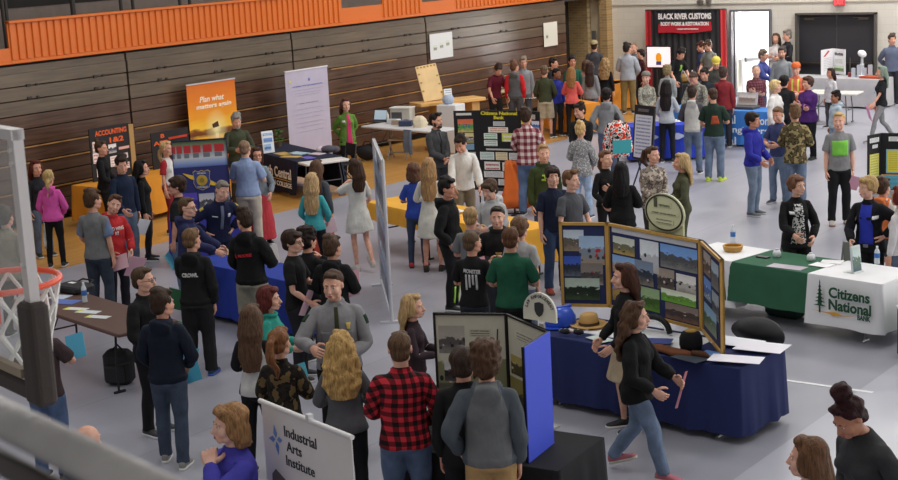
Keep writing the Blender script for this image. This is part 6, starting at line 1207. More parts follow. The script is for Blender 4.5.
P((117, 195), 'person in a bright red hoodie with white letters tilting the head', 1.65, 25, hf=5, hr=22, hair=('quiff', '#5a4030'), sk='b', top=('hood', '#c8242c'), low=('jeans', '#26262c'), aL='low', aR='low', deco=[('text', '#ecdcd8', 'RED WING', 0, 1.29, .27, .055, 'front', .03), ('text', '#ecdcd8', 'RT', 0, 1.22, .06, .05, 'front', .03)])
paper('pink papers held low by the visitor in the red hoodie', 'L', '#dfb0c0', .24, .3, dz=-.16)
P((177, 176), 'person in a black tee shirt and jeans facing left with a wrist watch', 1.76, -115, hf=-95, hair=('mop', '#3a281e'), top=('tee', '#222224'), low=('jeans', '#56647a'), extra=[('glasses', '#222226')])
paper('cyan card held by the visitor in the black tee near the red hoodie', 'L', '#58a8c4', .16, .24, dz=-.16)
P((186, 197), 'person with glasses in a navy hoodie leaning toward the police officer', 1.72, 75, hf=60, hair=('crew', '#5a4432'), sk='b', top=('hood', '#2b2f58'), low=('jeans', '#3a4660'), aL='fwd', aR='fwd', lean=6, extra=[('glasses', '#3a3a3e')])
P((190, 228), 'person in a black hoodie with white letters on the back and black trousers', 1.74, 165, hf=140, hair=('crew', '#6a5038'), top=('hood', '#1d1d1f'), low=('baggy', '#252528'), shoe=('#22345c', '#3a5cb0'), aR='down', aL='fwd', deco=[('text', '#d8d8d6', 'CROWL', .02, 1.24, .2, .05, 'back', .03)])
P((224, 181), 'police officer in a dark navy uniform with gold shoulder patches and silver badge', 1.74, 20, hf=25, hp=10, hr=10, lean=20, hair=('crew', '#7a736c'), sk='b', top=('shirt', '#1d2344'), low=('trousers', '#1d2138'), shoe=SHB, g=1.06, aL='hip', aR='hip', deco=[('patch', 'neck_tie', '#6f7890', (-.022, .022, 1.08, 1.44), 'front', .008), ('patch', 'badge', '#d8dae0', (.085, .125, 1.27, 1.32, 4, 4), 'front', .01), ('patch', 'name_plate', '#c8c8cc', (-.14, -.07, 1.29, 1.305, 4, 2), 'front', .01), ('patch', 'shoulder_patch', '#c8b040', (.05, .11, -.03, .03, 3, 3), 'L', .006), ('patch', 'shoulder_patch', '#c8b040', (.05, .11, -.03, .03, 3, 3), 'R', .006)])
P((244, 140), 'balding person in a light blue short sleeved shirt and khaki trousers, seen from behind', 1.80, 165, hair=('thin', '#8a6e58'), sk='b', top=('polo', '#8fa4cc'), low=('trousers', '#c2b8a6'), g=1.12, aL='hold', aR='hold')
P((256, 147), 'person in a grey cardigan and red skirt facing us behind the light blue shirt', 1.62, 10, sex='f', hair=('long', '#4a3022'), top=('cardigan', '#7f8a94'), low=('longskirt', '#c03440'), aL='low', aR='low', extra=[('glasses', '#3a2a28')])
P((236, 114), 'grey bearded person in an olive sweater seated behind the patrol car board', 1.76, 15, hp=14, hair=('short', '#8a8680'), sk='a', top=('long', '#454a36'), low=('trousers', '#35352e'), g=1.15, aL='hold', aR='hold', extra=[('beard', '#9a948c')])
P((243, 209), 'person in a black hoodie with red letters across the back and khaki shorts', 1.78, 150, hf=-150, hp=15, hair=('short', '#33241a'), top=('hood', '#1b1b1d'), low=('shorts', '#9a9688'), aL='low', aR='hold', g=1.06, deco=[('text', '#d0303c', 'LJ  MOORE', .03, 1.22, .25, .05, 'back', .03, .12)])
paper('white leaflet held by the visitor in the black hoodie with red letters', 'R', '#e6e6ea', .2, .24, dz=.02, fwd=.1)
P((291, 230), 'smiling person with glasses and dark mop hair in a black tee shirt', 1.72, 70, hf=60, hair=('mop', '#33221a'), sk='b', top=('tee', '#1c1c1e'), low=('jeans', '#1e1e24'), aR='low', aL='hold', extra=[('glasses', '#2a2a2e')])
paper('pink paper held by the smiling visitor in the black tee', 'R', '#e4bac8', .2, .3, dz=.05, fwd=-.12)
P((306, 229), 'person with curly dark hair in black standing behind the smiling visitor', 1.61, 130, hair=('curly', '#251a16'), top=('long', '#1c1c20'), low=('jeans', '#2a2a30'), aL='hold', aR='chin')
P((331, 236), 'person with brown hair in a black hoodie facing away toward the royal blue table', 1.66, 165, hf=140, hair=('short', '#4c382a'), top=('hood', '#1c1c1f'), low=('jeans', '#2c3444'), aL='hold', aR='hold')
paper('pink papers on a clipboard held by the brown haired visitor in the black hoodie', 'R', '#e4b4c4', .24, .3, dz=.0, fwd=.12, rz=-.5)
P((311, 173), 'person in a turquoise sweater with long straight blond hair, back turned', 1.6, 165, sex='f', hair=('longer', '#b3946a'), top=('long', '#34a9b0'), low=('slim', '#1c1c22'), aL='low', aR='low')
paper('white and pink sheet in the hand of the visitor in turquoise', 'R', '#e6c8d4', .2, .22, dz=-.05, fwd=.1)
P((316, 160), 'person in a dark grey jacket and red skirt behind the turquoise sweater', 1.62, 150, sex='f', hair=('longer', '#5a4030'), top=('jacket', '#4a5058'), low=('longskirt', '#c84a38'), aL='low')
P((355, 159), 'person in a sleeveless white knee length dress with dark long hair by the clear panel', 1.68, -160, hf=-140, sex='f', hair=('long', '#3c281e'), sk='b', top=('dress', '#d9d8d2'), low=None, shoe=('#d8d4cc', '#c8c4bc'), aL='up', aR='low', legs='heel')
P((345, 98), 'person in a green cardigan over a pink top standing by the bleachers', 1.72, 15, sex='f', hair=('long', '#54342a'), sk='b', top=('cardigan', '#5f8a30'), low=('slim', '#1c1c20'), shoe=SHB, aL='back', aR='back', deco=[('patch', 'pink_top', '#d8306c', (-.045, .075, .82, 1.44, 4, 8, 1.2, .55), 'front', .006), ('patch', 'name_tag', '#eeeeee', (-.13, -.07, 1.28, 1.32, 3, 2), 'front', .01)])
# --- middle back
P((435, 113), 'bearded person in a charcoal suit and tie turned to the right with clasped hands', 1.78, 35, hf=60, hair=('quiff', '#241b16'), top=('jacket', '#4a4a4d'), low=('trousers', '#3c3c40'), shoe=SHB, aL='clasp', aR='clasp', extra=[('beard', '#3a2c24')], deco=[('patch', 'shirt_front', '#6a6a6e', (-.05, .05, 1.18, 1.45, 4, 8, .1, 1.), 'front', .006), ('patch', 'neck_tie', '#2a2a2e', (-.016, .016, 1.0, 1.44), 'front', .012)])
P((459, 136), 'person in a white long sleeved shirt leaning on the yellow-orange table', 1.78, 10, hf=-25, hp=22, lean=14, hair=('short', '#2c201a'), top=('shirt', '#e3e1dc'), low=('trousers', '#7d705c'), aL='lean', aR='lean')
P((413, 163), 'person in a royal blue tee shirt and jeans with red and black shoes, back turned', 1.58, 175, hf=-170, sex='f', hair=('bob', '#5c4032'), top=('tee', '#2d4cb0'), low=('slim', '#3c4a64'), shoe=('#b8303c', '#1c1c20'), aL='hold', aR='hold')
P((428, 158), 'person in a cream long sleeved dress with long light brown hair, back turned', 1.69, 172, sex='f', hair=('longer', '#a07c54'), top=('dresslong', '#dcd8cc'), low=None, shoe=('#26221f', '#26221f'), aL='hold', aR='low')
P((446, 178), 'tall dark haired person in a black hoodie and track pants with neon stripe, facing right', 1.76, 70, hf=70, hair=('short', '#17120f'), sk='c', top=('hood', '#1a1a1c'), low=('trousers', '#1d1d20'), aL='pocket', aR='pocket', deco=[('patch', 'chest_logo', '#c8c8c8', (.05, .09, 1.24, 1.33, 3, 4), 'front', .01), ('lowpatch', 'neon_stripe', '#a4e03a', (.10, .135, .12, .34), 'front', .012), ('lowpatch', 'neon_stripe', '#a4e03a', (-.135, -.10, .12, .34), 'front', .012)])
P((488, 180), 'person with brown mop hair in a light grey hoodie facing left by the yellow table', 1.66, -35, hf=-40, hp=15, hair=('mop', '#4c382a'), sk='b', top=('hood', '#c0c0c0'), low=('jeans', JN), aL='hold', aR='hold')
P((470, 207), 'blond person in a grey tee shirt facing away between the black hoodies', 1.62, 170, hair=('crew', '#a5875e'), top=('tee', '#76777a'), low=('jeans', DJ), aL='hold', aR='hold')
P((497, 206), 'heavyset person in a black hoodie facing us with a stern look', 1.64, -5, hair=('crew', '#2e2520'), sk='b', g=1.2, top=('hood', '#1d1c1c'), low=('jeans', '#26282e'), aL='hold', aR='hold', deco=[('patch', 'gold_emblem', '#a8864a', (-.03, .05, 1.12, 1.20, 4, 4, .4, 1.), 'front', .01)])
P((471, 231), 'person in a black tee shirt with a white dripping print on the back', 1.64, 165, hf=130, hair=('crew', '#5c4836'), top=('tee', '#1b1b1d'), low=('jeans', '#242830'), aL='hold', aR='hold', deco=[('text', '#c8c8c8', 'MONSTER', -.02, 1.31, .22, .05, 'back', .03, -.1)]+[('patch', 'white_print', '#c4c4c4', (-.085+.045*k, -.06+.045*k, 1.08+.03*((k*2) % 3), 1.27), 'back', .008) for k in range(4)])
paper('pink folded paper in front of the visitor with the dripping print', 'L', '#e6a8bc', .16, .26, dz=.1, fwd=.16)
P((510, 227), 'person in a dark green polo shirt and black trousers with short brown hair, back turned', 1.74, 170, hair=('crew', '#5a3c2a'), top=('polo', '#1c5a42'), low=('trousers', '#1a1a1c'), g=1.1, aL='hold', aR='hold')
P((519, 217), 'person with brown hair in a light grey tee shirt hidden behind the green polo', 1.64, 160, hair=('mop', '#6a4e3a'), top=('tee', '#a9a8a8'), low=('jeans', JN), aR='down')
P((552, 166), 'dark haired person in a navy tee shirt and jeans looking at us', 1.74, 20, hf=10, hair=('mop', '#2f211b'), sk='b', top=('tee', '#20263e'), low=('jeans', '#2d3950'), shoe=('#9a3a2c', '#5a3a2c'), aR='down', aL='low')
P((543, 144), 'blond person in an olive hoodie with a neon green chest logo', 1.76, 10, hair=('crew', '#a08058'), sk='b', top=('hood', '#3c4a28'), low=('jeans', '#3a4458'), deco=[('patch', 'neon_logo', '#b4dc3a', (-.07, .06, 1.24, 1.27, 4, 2), 'front', .01), ('patch', 'neon_logo', '#b4dc3a', (-.06, .05, 1.31, 1.335, 4, 2), 'front', .01), ('patch', 'neon_logo', '#b4dc3a', (-.03, .02, 1.26, 1.32, 3, 3), 'front', .011)])
P((570, 170), 'person with swept brown hair in a dark grey tee shirt looking right', 1.74, 40, hf=60, hair=('quiff', '#6a4c34'), sk='b', top=('tee', '#54565c'), low=('jeans', DJ), aL='low', aR='low')
P((526, 108), 'person in a maroon and white plaid shirt and jeans seen from behind', 1.88, 165, hair=('short', '#3c2c22'), top=('shirt', '#d8ccc8', ('plaid', '#a87478', '#6a2c34', 9.)), low=('jeans', '#50607a'), aL='hold', aR='hold', g=1.05)
P((579, 103), 'dark haired person in a black suit with a red tie looking left', 1.76, -15, hf=-50, hp=8, hair=('short', '#2c211c'), top=('jacket', '#252527'), low=('trousers', '#222224'), shoe=SHB, aL='clasp', aR='clasp', deco=[('patch', 'shirt_front', '#e8e6e6', (-.055, .055, 1.14, 1.46, 4, 8, .1, 1.), 'front', .006), ('patch', 'neck_tie', '#c8202c', (-.018, .018, 1.1, 1.44), 'front', .013)])
P((580, 122), 'person with a blond bun in a grey patterned blouse carrying a black shoulder bag', 1.66, 165, sex='f', hair=('bun', '#c6a36c'), top=('loose', '#8f8f90', ('camo', '#6c6c70', '#b4b4b4', 30.)), low=('jeans', '#8a9cb4'), aL='hold', aR='low')
P((605, 150), 'person in a black scoop neck top with hair tied back, looking right', 1.64, 25, hf=45, sex='f', hair=('ponylow', '#6a4a36'), sk='b', top=('long', '#1a1a1c'), low=('slim', '#1c1c1f'), aL='cross', aR='low')
P((621, 162), 'person all in black with black hair in a bun, back turned, behind the oval sign', 1.64, 175, sex='f', hair=('long', '#151214'), top=('cardigan', '#18181a'), low=('slim', '#1a1a1c'), g=1.12, aL='hold', aR='hold')
P((652, 146), 'person in a grey brown patterned blouse with brown ponytail and clasped hands', 1.66, 20, hf=50, sex='f', hair=('pony', '#4c3628'), sk='b', top=('loose', '#8a7e74', ('camo', '#5c544e', '#b8aca0', 16.)), low=('slim', '#3a3836'), g=1.08, aL='clasp', aR='clasp')
P((682, 153), 'person in an olive sweater and dark scarf with blond hair, facing left', 1.64, -75, hf=-80, sex='f', hair=('long', '#b4976a'), top=('long', '#4d4f38'), low=('slim', '#4a4c3a'), aL='low', aR='low', g=1.05)
paper('pink sheet held by the visitor in the olive sweater', 'L', '#dfa0b8', .26, .2, dz=-.06)
# --- back centre near the pale stand
P((499, 65), 'person in a maroon tee shirt leaning over the pale work table', 1.76, 25, hp=25, lean=22, hair=('short', '#3a2a24'), top=('tee', '#6a1f34'), low=('trousers', '#2c2a2c'), aL='lean', aR='lean')
P((514, 61), 'person in a grey sweatshirt with red hood and sleeves, back turned', 1.76, 172, hf=130, hair=('short', '#6a4a38'), top=('hood', '#5f6266', ('raglan', '#c8262e', .19)), low=('jeans', '#4a4e56'), aL='down', aR='down')
P((523, 57), 'grey haired person in a pale grey shirt behind the red and grey sweatshirt', 1.78, 5, hair=('short', '#8a7c6e'), top=('shirt', '#8b8d92'), low=('jeans', '#50545c'))
P((544, 65), 'person in an olive sweater and khaki shorts seen from behind', 1.74, 175, hair=('crew', '#6a5440'), top=('long', '#43472f'), low=('shorts', '#b0a489'), aL='low', aR='low')
P((553, 58), 'person in a dark shirt behind the blue sweatshirt by the bleacher end', 1.72, 60, hair=('short', '#2a201c'), top=('tee', '#2a2c36'), low=('trousers', '#2a2a2e'))
P((557, 68), 'young person in a royal blue sweatshirt and dark trousers beside the olive sweater', 1.64, 30, hf=60, hp=12, hair=('crew', '#1c1614'), sk='d', top=('long', '#27349c'), low=('trousers', '#2c2e34'))
P((571, 67), 'person in a coral sweater with long light brown hair, back turned', 1.67, 172, sex='f', hair=('long', '#94683e'), top=('long', '#e85a50'), low=('slim', '#1c1a1c'), aL='hold', aR='hold')
P((572, 56), 'person in a dark green sweater near the bleacher end facing us', 1.76, 10, hair=('short', '#241c1a'), sk='c', top=('long', '#1f5a48'), low=('trousers', '#2c2a2a'))
P((586, 60), 'person with bare arms in a pale pink tank top behind the grey jacket', 1.62, 150, sex='f', hair=('bob', '#5a4032'), top=('tee', '#e0a898'), low=('jeans', JN))
P((590, 62), 'person with very long dark hair in a grey patterned jacket and blue jeans', 1.64, 170, hf=150, sex='f', hair=('longer', '#3a2a24'), top=('jacket', '#8b8c90'), low=('slim', '#5a7090'))
P((594, 41), 'person in a dark grey shirt and tan cap near the brick corner', 1.8, 175, hair=('crew', '#3a3028'), top=('tee', '#45474e'), low=('jeans', '#3a4252'), extra=[('capback', '#a2946e')], g=1.08)
P((605, 58), 'person with wavy blond hair in a black top beside the dark haired one', 1.64, 160, sex='f', hair=('wavy', '#9c7c54'), top=('long', '#1c1c1e'), low=('slim', '#1e1e20'))
P((606, 88), 'person in a light grey hoodie with a green collar seen from behind', 1.74, 175, hair=('mop', '#231b19'), top=('hood', '#8c8d90'), low=('jeans', '#4a5468'), aL='pocket', aR='pocket', g=1.06)
P((627, 43), 'person in a pale grey shirt and tan trousers facing the orange table, back turned', 1.86, 170, hf=130, hair=('short', '#332a26'), top=('shirt', '#aab0bb'), low=('trousers', '#8a7648'), g=1.1, aL='hold', aR='low')
P((634, 43), 'balding person in a dull blue shirt partly behind the pale grey shirt', 1.785, -30, hair=('thin', '#7a5c44'), top=('shirt', '#7d8694'), low=('jeans', DJ))
P((641, 49), 'person with bushy dark hair in a dark red top beside the monitor', 1.63, -60, sex='f', hair=('ladyshort', '#241a1a'), top=('long', '#4a2026'), low=('slim', '#26262a'))
P((646, 72), 'soldier in a grey camouflage uniform with dark hair pulled back and a patrol cap', 1.68, 10, hf=-15, sex='f', hair=('crew', '#2c2424'), sk='b', top=('camo', '#9c9a8c', ('camo', '#78786c', '#b8b6a8', 22.)), low=('trousers', '#8f8d80', ('camo', '#6e6e64', '#acaa9c', 22.)), extra=[('capback', '#77766c')], aL='clasp', aR='clasp')
P((666, 80), 'person with long black hair in a pale grey sweatshirt and black trousers, back turned', 1.72, 170, sex='f', hair=('longer', '#221a1c'), top=('long', '#b4bac4'), low=('slim', '#1e2028'), aL='low', aR='hold')
P((692, 86), 'person in a pale vest over a dark grey hoodie and jeans, back turned', 1.74, 172, hair=('short', '#3c2f28'), top=('hood', '#c8c6c2', ('raglan', '#4c4a52', .165)), low=('jeans', '#586478'), aL='hold', aR='low')
paper('pink and white folded sheet beside the visitor in the pale vest', 'R', '#e8d0d8', .18, .22, dz=.1, fwd=.1)
P((712, 88), 'person in a dark green jersey with orange print and jeans, back turned', 1.78, 165, hf=-150, hp=10, hair=('crew', '#453229'), top=('tee', '#25392f'), low=('jeans', '#5a687c'), shoe=('#b8d040', '#d0dc60'), aL='low', aR='hold', g=1.08, deco=[('patch', 'orange_print', '#b8502c', (-.13, .03, 1.10, 1.26, 4, 4, 1., .6), 'back', .008)])
P((692, 73), 'soldier in a camouflage jacket bending over the table, head down', 1.78, -25, hp=26, lean=24, hair=('crew', '#4a3a30'), top=('camo', '#8c8a7e', ('camo', '#6c6a60', '#a8a698', 22.)), low=('trousers', '#7c7a70', ('camo', '#62605a', '#98968a', 22.)), aL='lean', aR='lean')
P((723, 67), 'person in a red shirt and dark trousers facing away beside the yellow cap', 1.76, 175, hair=('short', '#4a3a34'), top=('shirt', '#8e2830'), low=('trousers', '#33333a'))
P((716, 58), 'person in a yellow cap and dark jacket bending near the red shirt', 1.74, 0, hp=24, hair=('crew', '#3a3028'), top=('jacket', '#4a4a44'), low=('jeans', DJ), extra=[('cap', '#d8c450')])
P((704, 68), 'person in a dark jacket and pale blue collar behind the soldier', 1.77, -20, hp=12, hair=('short', '#2a2320'), top=('jacket', '#2c323c'), low=('jeans', DJ))
P((682, 49), 'person in a black tee shirt bending over the table before the backdrop', 1.80, 35, hp=22, lean=24, hair=('short', '#221b1a'), top=('tee', '#1f2022'), low=('trousers', '#242428'), aL='lean', aR='lean', deco=[('patch', 'lime_print', '#9ad040', (.0, .07, 1.2, 1.36), 'front', .008)])
P((707, 41), 'person in a grey printed tee shirt looking down before the backdrop', 1.775, -40, hp=20, hair=('short', '#4a372c'), top=('tee', '#7f8078'), low=('jeans', '#3a4252'), aL='low', aR='low', g=1.05)
P((700, 42), 'person in a blue tee shirt next to the grey printed tee before the backdrop', 1.71, -60, hp=14, hair=('short', '#4a2e24'), top=('tee', '#3c4a78'), low=('jeans', '#3a4252'))
P((667, 66), 'person with fuzzy light brown hair in a pale grey jacket seated by the machine model', 1.5, 175, hair=('curly', '#8a7a58'), top=('jacket', '#9aa09e'), low=('trousers', '#4a4a48'))
# --- doorway and right back
P((776, 33), 'person with long brown hair in a white top standing in the bright doorway', 1.85, -15, sex='f', hair=('long', '#5a4436'), top=('long', '#d8d0cc'), low=('slim', '#b0a49c'), aL='cross', aR='cross2')
P((787.5, 30), 'grey haired person in a black sweater beside the bright doorway', 1.93, -60, hair=('short', '#7c726a'), top=('long', '#2a2a30'), low=('trousers', '#2c2c32'), aL='hold', aR='hold')
P((763, 50), 'person in a blue jacket leaning forward in the bright doorway', 1.74, 60, lean=10, hair=('short', '#6a5c54'), top=('jacket', '#4c58a4'), low=('jeans', '#505a78'), aL='fwd', aR='fwd')
P((756, 65), 'person in a maroon plaid shirt with crossed arms before the bright doorway', 1.70, 5, hair=('thin', '#8a7c74'), sk='b', top=('shirt', '#80525a', ('plaid', '#6c3e46', '#502c34', 16.)), low=('trousers', '#7a4a50'), aL='cross', aR='cross2', g=1.05)
P((782, 47), 'bearded person in a pale grey sweater at the edge of the bright doorway', 1.84, -10, hair=('short', '#4c4340'), top=('long', '#8c9094'), low=('trousers', '#8a8a88'), extra=[('beard', '#5a4a42')], g=1.1)
P((796, 63), 'person in an orange cap and neon hi-vis vest', 1.72, -10, hair=('crew', '#5a4a40'), sk='b', top=('jacket', '#dc7048'), low=('jeans', '#4a4a52'), extra=[('cap', '#e06a2c')], aL='hold', aR='hold', deco=[('patch', 'neon_strip', '#d4e04c', (.05, .09, 1.0, 1.42), 'front', .008), ('patch', 'neon_strip', '#d4e04c', (-.09, -.05, 1.0, 1.42), 'front', .008), ('patch', 'neon_strip', '#d4e04c', (-.14, .14, 1.06, 1.11, 6, 2), 'front', .009)])
P((784, 75), 'person with black hair in a black jacket between the white top and the purple sweater', 1.66, 170, hair=('mop', '#1e191a'), top=('jacket', '#232327'), low=('trousers', '#26262a'), g=1.05)
P((775, 80), 'person with short curly blond hair in a white blouse, side view', 1.66, 60, hf=75, sex='f', hair=('ladyshort', '#d8bc84'), sk='b', top=('loose', '#e6e2e0'), low=('trousers', '#b8b2ac'), g=1.06)
P((808, 76), 'person in a purple sweater and black trousers with crossed arms, short brown hair', 1.7, -30, hf=-50, sex='f', hair=('ladyshort', '#4a3028'), sk='a', top=('loose', '#4f2570'), low=('trousers', '#1d1b20'), shoe=SHB, g=1.12, aL='cross', aR='cross2')
P((836, 91), 'young person with black hair in a pale blue hoodie facing left', 1.42, -60, hair=('short', '#1e1716'), sk='d', top=('hood', '#a9b8c4'), low=('jeans', '#6a7686'))
P((831, 68), 'person in a white coat with long dark hair seated at the pale folding table', 1.4, -45, sex='f', hair=('long', '#332522'), sk='c', top=('cardigan', '#cfcdd0'), low=('slim', '#45454c'))
P((892, 34), 'person in a slate blue shirt standing at the right edge by the wall', 1.82, 15, hair=('short', '#4c3e36'), top=('shirt', '#5f6880'), low=('trousers', '#30323a'), aL='back', aR='back', g=1.06)
P((882, 66), 'person in a black tee shirt with pale blue-green hair and grey jeans, walking left', 1.66, -70, sex='f', hair=('long', '#7a8a7c'), top=('tee', '#222428'), low=('slim', '#8a8a8c'), shoe=('#6a6268', '#b8b4b8'), legs='walk', aL='swing', aR='down', deco=[('patch', 'blue_cuff', '#6a98c4', (.30, .335, 1.15, 1.19, 3, 2), 'front', .01)])
paper('bright pink sheet held by the walking visitor with blue-green hair', 'L', '#e49cc0', .24, .36, dz=-.12)

P((795, 105), 'person in a brown camouflage jacket and jeans seen from behind', 1.78, 175, hf=-165, hair=('short', '#6a5038'), top=('camo', '#5e5238', ('camo', '#3c3626', '#9a8a60', 14.)), low=('jeans', '#5a687c'), aL='hold', aR='hold')
P((752, 112), 'dark haired person in a bright blue hoodie and grey jeans facing right', 1.74, 65, hf=70, hair=('mop', '#2a1e1a'), sk='c', top=('hood', '#2c2fa0'), low=('jeans', '#5c6878'), shoe=('#5c6064', '#b4b4b8'), aL='low', aR='low')
P((777, 107), 'person in a slate blue v-neck tee shirt looking down at the hands', 1.70, -25, hf=-25, hp=16, hair=('crew', '#6a4e38'), top=('tee', '#3d4674'), low=('jeans', '#5b6a7e'), shoe=('#2c3440', '#b0b0b4'), aL='hold', aR='hold')
P((839, 112), 'blond person in a grey tee shirt with lime green print and black trousers', 1.81, 10, hf=-10, hair=('crew', '#c2a06c'), sk='b', top=('tee', '#88888a'), low=('trousers', '#1c1c1f'), shoe=('#b8b0a8', '#8a5a50'), deco=[('patch', 'lime_print', '#7ed63e', (-.13, .13, 1.10, 1.34, 6, 6), 'front', .006)])
paper('pink sheet low in the hand of the visitor with the lime print', 'L', '#d8a0b4', .16, .24, dz=-.1)

P((796, 175), 'person in a black cardigan over a black and white print dress with name badge', 1.66, 15, hf=50, sex='f', hair=('ladyshort', '#6c4a36'), sk='b', top=('cardigan', '#18181b'), low=('trousers', '#1a1a1d'), g=1.1, aR='bar', aL='low', deco=[('patch', 'print_front', ('#1c1c1e', ('print', '#d0d0d0', 45.)), (-.095, .095, .85, 1.40, 5, 10, 1.1, .6), 'front', .006), ('patch', 'name_badge', '#e8e8ea', (-.12, -.06, 1.27, 1.305, 4, 2), 'front', .012)])
P((868, 176), 'person in a black blazer over a royal blue blouse leaning on the bank table', 1.72, -20, hf=-55, sex='f', hair=('ladyshort', '#b09060'), sk='b', top=('jacket', '#1a1b20'), low=('trousers', '#1b1b1f'), aR='bar', aL='hip', lean=6, g=1.1, deco=[('patch', 'blue_blouse', '#2a3ab8', (-.085, .085, .92, 1.43, 5, 8, 1.1, .8), 'front', .006), ('patch', 'name_badge', '#e8e8ea', (.09, .145, 1.26, 1.30, 4, 2), 'front', .012), ('patch', 'belt_buckle', '#8a8a90', (-.03, .03, .88, .92, 4, 3), 'front', .014)])
P((883, 178), 'dark haired person in an orange vest half hidden behind the black blazer', 1.5, 150, hair=('short', '#4a3428'), top=('hood', '#e87a34', ('raglan', '#d8d0c8', .19)), low=('jeans', '#3c3c42'))
P((901, 186), 'person with auburn hair in a white top cut off by the right edge', 1.62, -120, sex='f', hair=('long', '#6a3024'), top=('long', '#dcd8da'), low=('jeans', JN))
# --- foreground left
P((141, 267), 'person with glasses in a black jacket and black trousers holding a cyan folder', 1.74, 45, hf=70, hair=('crew', '#4c3a2a'), sk='b', top=('jacket', '#1e1e20'), low=('trousers', '#1d1d20'), shoe=('#3a3a3e', '#e0e0e2'), aL='low', aR='low', extra=[('glasses', '#26262a')])
paper('cyan folder held by the visitor with glasses in the black jacket', 'L', '#5cb4d4', .34, .26, dz=-.12, fwd=.06, roll=.15)
P((160, 290), 'person in a navy hoodie and dark jeans with black and white sneakers, back turned', 1.73, 165, hf=120, hair=('short', '#3a2a20'), top=('hood', '#1c2234'), low=('jeans', '#3a4353'), shoe=('#8a8886', '#ecebe8'), aL='low', aR='low', legs='step')
paper('cyan paper in the right hand of the visitor in the navy hoodie', 'R', '#4ca8cc', .2, .2, dz=-.05)
P((36, 303), 'person in jeans behind the dark backboard pad holding a cyan sheet', 1.72, 150, hair=('short', '#3a2420'), top=('tee', '#4a3a3c'), low=('jeans', '#4a5a78'), aL='pocket', aR=(.12, -.38, 1.12))
paper('cyan sheet held beside the dark backboard pad', 'R', '#58b4d8', .2, .24, dz=.1, fwd=.06)
P((85, 424), 'bald person peeking over the grey metal rail', 1.70, 150, hair=None, sk='b', top=('tee', '#5a5c64'), low=('jeans', DJ))
P((267, 286), 'person with short auburn hair in a teal hoodie facing right', 1.58, 70, hf=75, hair=('bob', '#5c2824'), sex='f', sk='b', top=('hood', '#22a090'), low=('jeans', '#2a2c38'), aL='hold', aR='hold')
P((250, 305), 'person with long brown hair in a white top with black sleeves, back turned', 1.64, 160, sex='f', hair=('longer', '#5a4232'), top=('long', '#d2d0d0', ('raglan', '#1f1d20', .155)), low=('slim', '#1c1c20'), aL='hold', aR='hold')
P((278, 328), 'person with a curly brown ponytail in a dark patterned jacket, back turned', 1.64, 165, hf=150, sex='f', hair=('pony', '#7a5032'), top=('jacket', '#2a2520', ('camo', '#1d1a18', '#6a5638', 12.)), low=('slim', '#1c1c20'), aL='hold', aR='hold')
paper('cyan paper held by the visitor with the curly ponytail', 'R', '#58b0c8', .16, .14, dz=.12, fwd=.1)
P((332, 270), 'conservation officer in a grey uniform shirt with green tie, gold badge and shoulder patch', 1.84, 0, hf=-22, hp=6, hair=('crew', '#4a3629'), sk='b', g=1.14, top=('shirt', '#8b8a8e'), low=('trousers', '#1c1d1e'), shoe=SHB, aL=(.10, -.22, 1.02), aR=(.22, -.34, 1.14), deco=[('patch', 'neck_tie', '#3c4028', (-.024, .024, .98, 1.44, 4, 8, 1.1, .6), 'front', .008), ('patch', 'gold_badge', '#d8bc5a', (.075, .115, 1.24, 1.30, 4, 4, .6, 1.), 'front', .012), ('patch', 'chest_pocket', '#7c7b80', (.05, .14, 1.12, 1.225, 4, 4), 'front', .008), ('patch', 'chest_pocket', '#7c7b80', (-.14, -.05, 1.12, 1.225, 4, 4), 'front', .008), ('patch', 'shoulder_patch', '#24402c', (.06, .14, -.045, .035, 4, 4), 'L', .006), ('patch', 'shoulder_patch', '#24402c', (.06, .14, -.045, .035, 4, 4), 'R', .006), ('patch', 'duty_belt', '#18181a', (-.16, .16, .87, .92, 8, 2), 'front', .016)])
P((340, 332), 'person with long wavy blond hair in a grey sweater, back turned', 1.66, 175, sex='f', hair=('wavy', '#b8945c'), top=('long', '#5f5f63'), low=('slim', '#1e1e22'), g=1.1, aL='hold', aR='hold')
P((411, 294), 'young person with blond hair in a dark top facing right with pink papers', 1.5, 75, sex='f', hair=('long', '#b8986c'), sk='b', top=('long', '#3a2c34'), low=('slim', '#2a2428'), aL='hold', aR='hold')
paper('tall pink folder held by the young blond visitor', 'L', '#cf9aae', .2, .34, dz=.0, fwd=.1)
P((399, 332), 'person in a red and black buffalo plaid shirt and jeans, back turned', 1.80, 178, hair=('crew', '#5a4230'), sk='b', top=('shirt', '#c2303c', ('plaid', '#6c1a22', '#1c1416', 13.)), low=('jeans', '#4a5870'), g=1.12, aL='hold', aR='low')
P((462, 347), 'dark haired person in a black jacket behind the curly haired visitor', 1.72, 172, hair=('mop', '#3a2c24'), top=('jacket', '#1c1c1f'), low=('trousers', '#1f1f22'), g=1.08, deco=[('patch', 'collar_label', '#c8c8c8', (.0, .05, 1.40, 1.415, 3, 2), 'back', .01)])
P((485, 345), 'person with bushy curly brown hair in a two-tone grey hoodie, back turned', 1.82, 178, hair=('curly', '#4e3626'), top=('hood', '#6f7174', ('raglan', '#4e555c', .165)), low=('trousers', '#b8935c'), g=1.06, aL='pocket', aR='down')
P((230, 404), 'person with strawberry blond hair in a violet blue polo, hand on chin', 1.80, -70, hf=-75, sex='f', hair=('bob', '#97704a'), sk='e', top=('long', '#4a46b8'), low=('jeans', '#2a2c3c'), g=1.34, aL='chin', aR='cross', deco=[('patch', 'white_emblem', '#c8cae8', (.05, .10, 1.24, 1.30, 4, 4, .5, 1.), 'front', .01)])
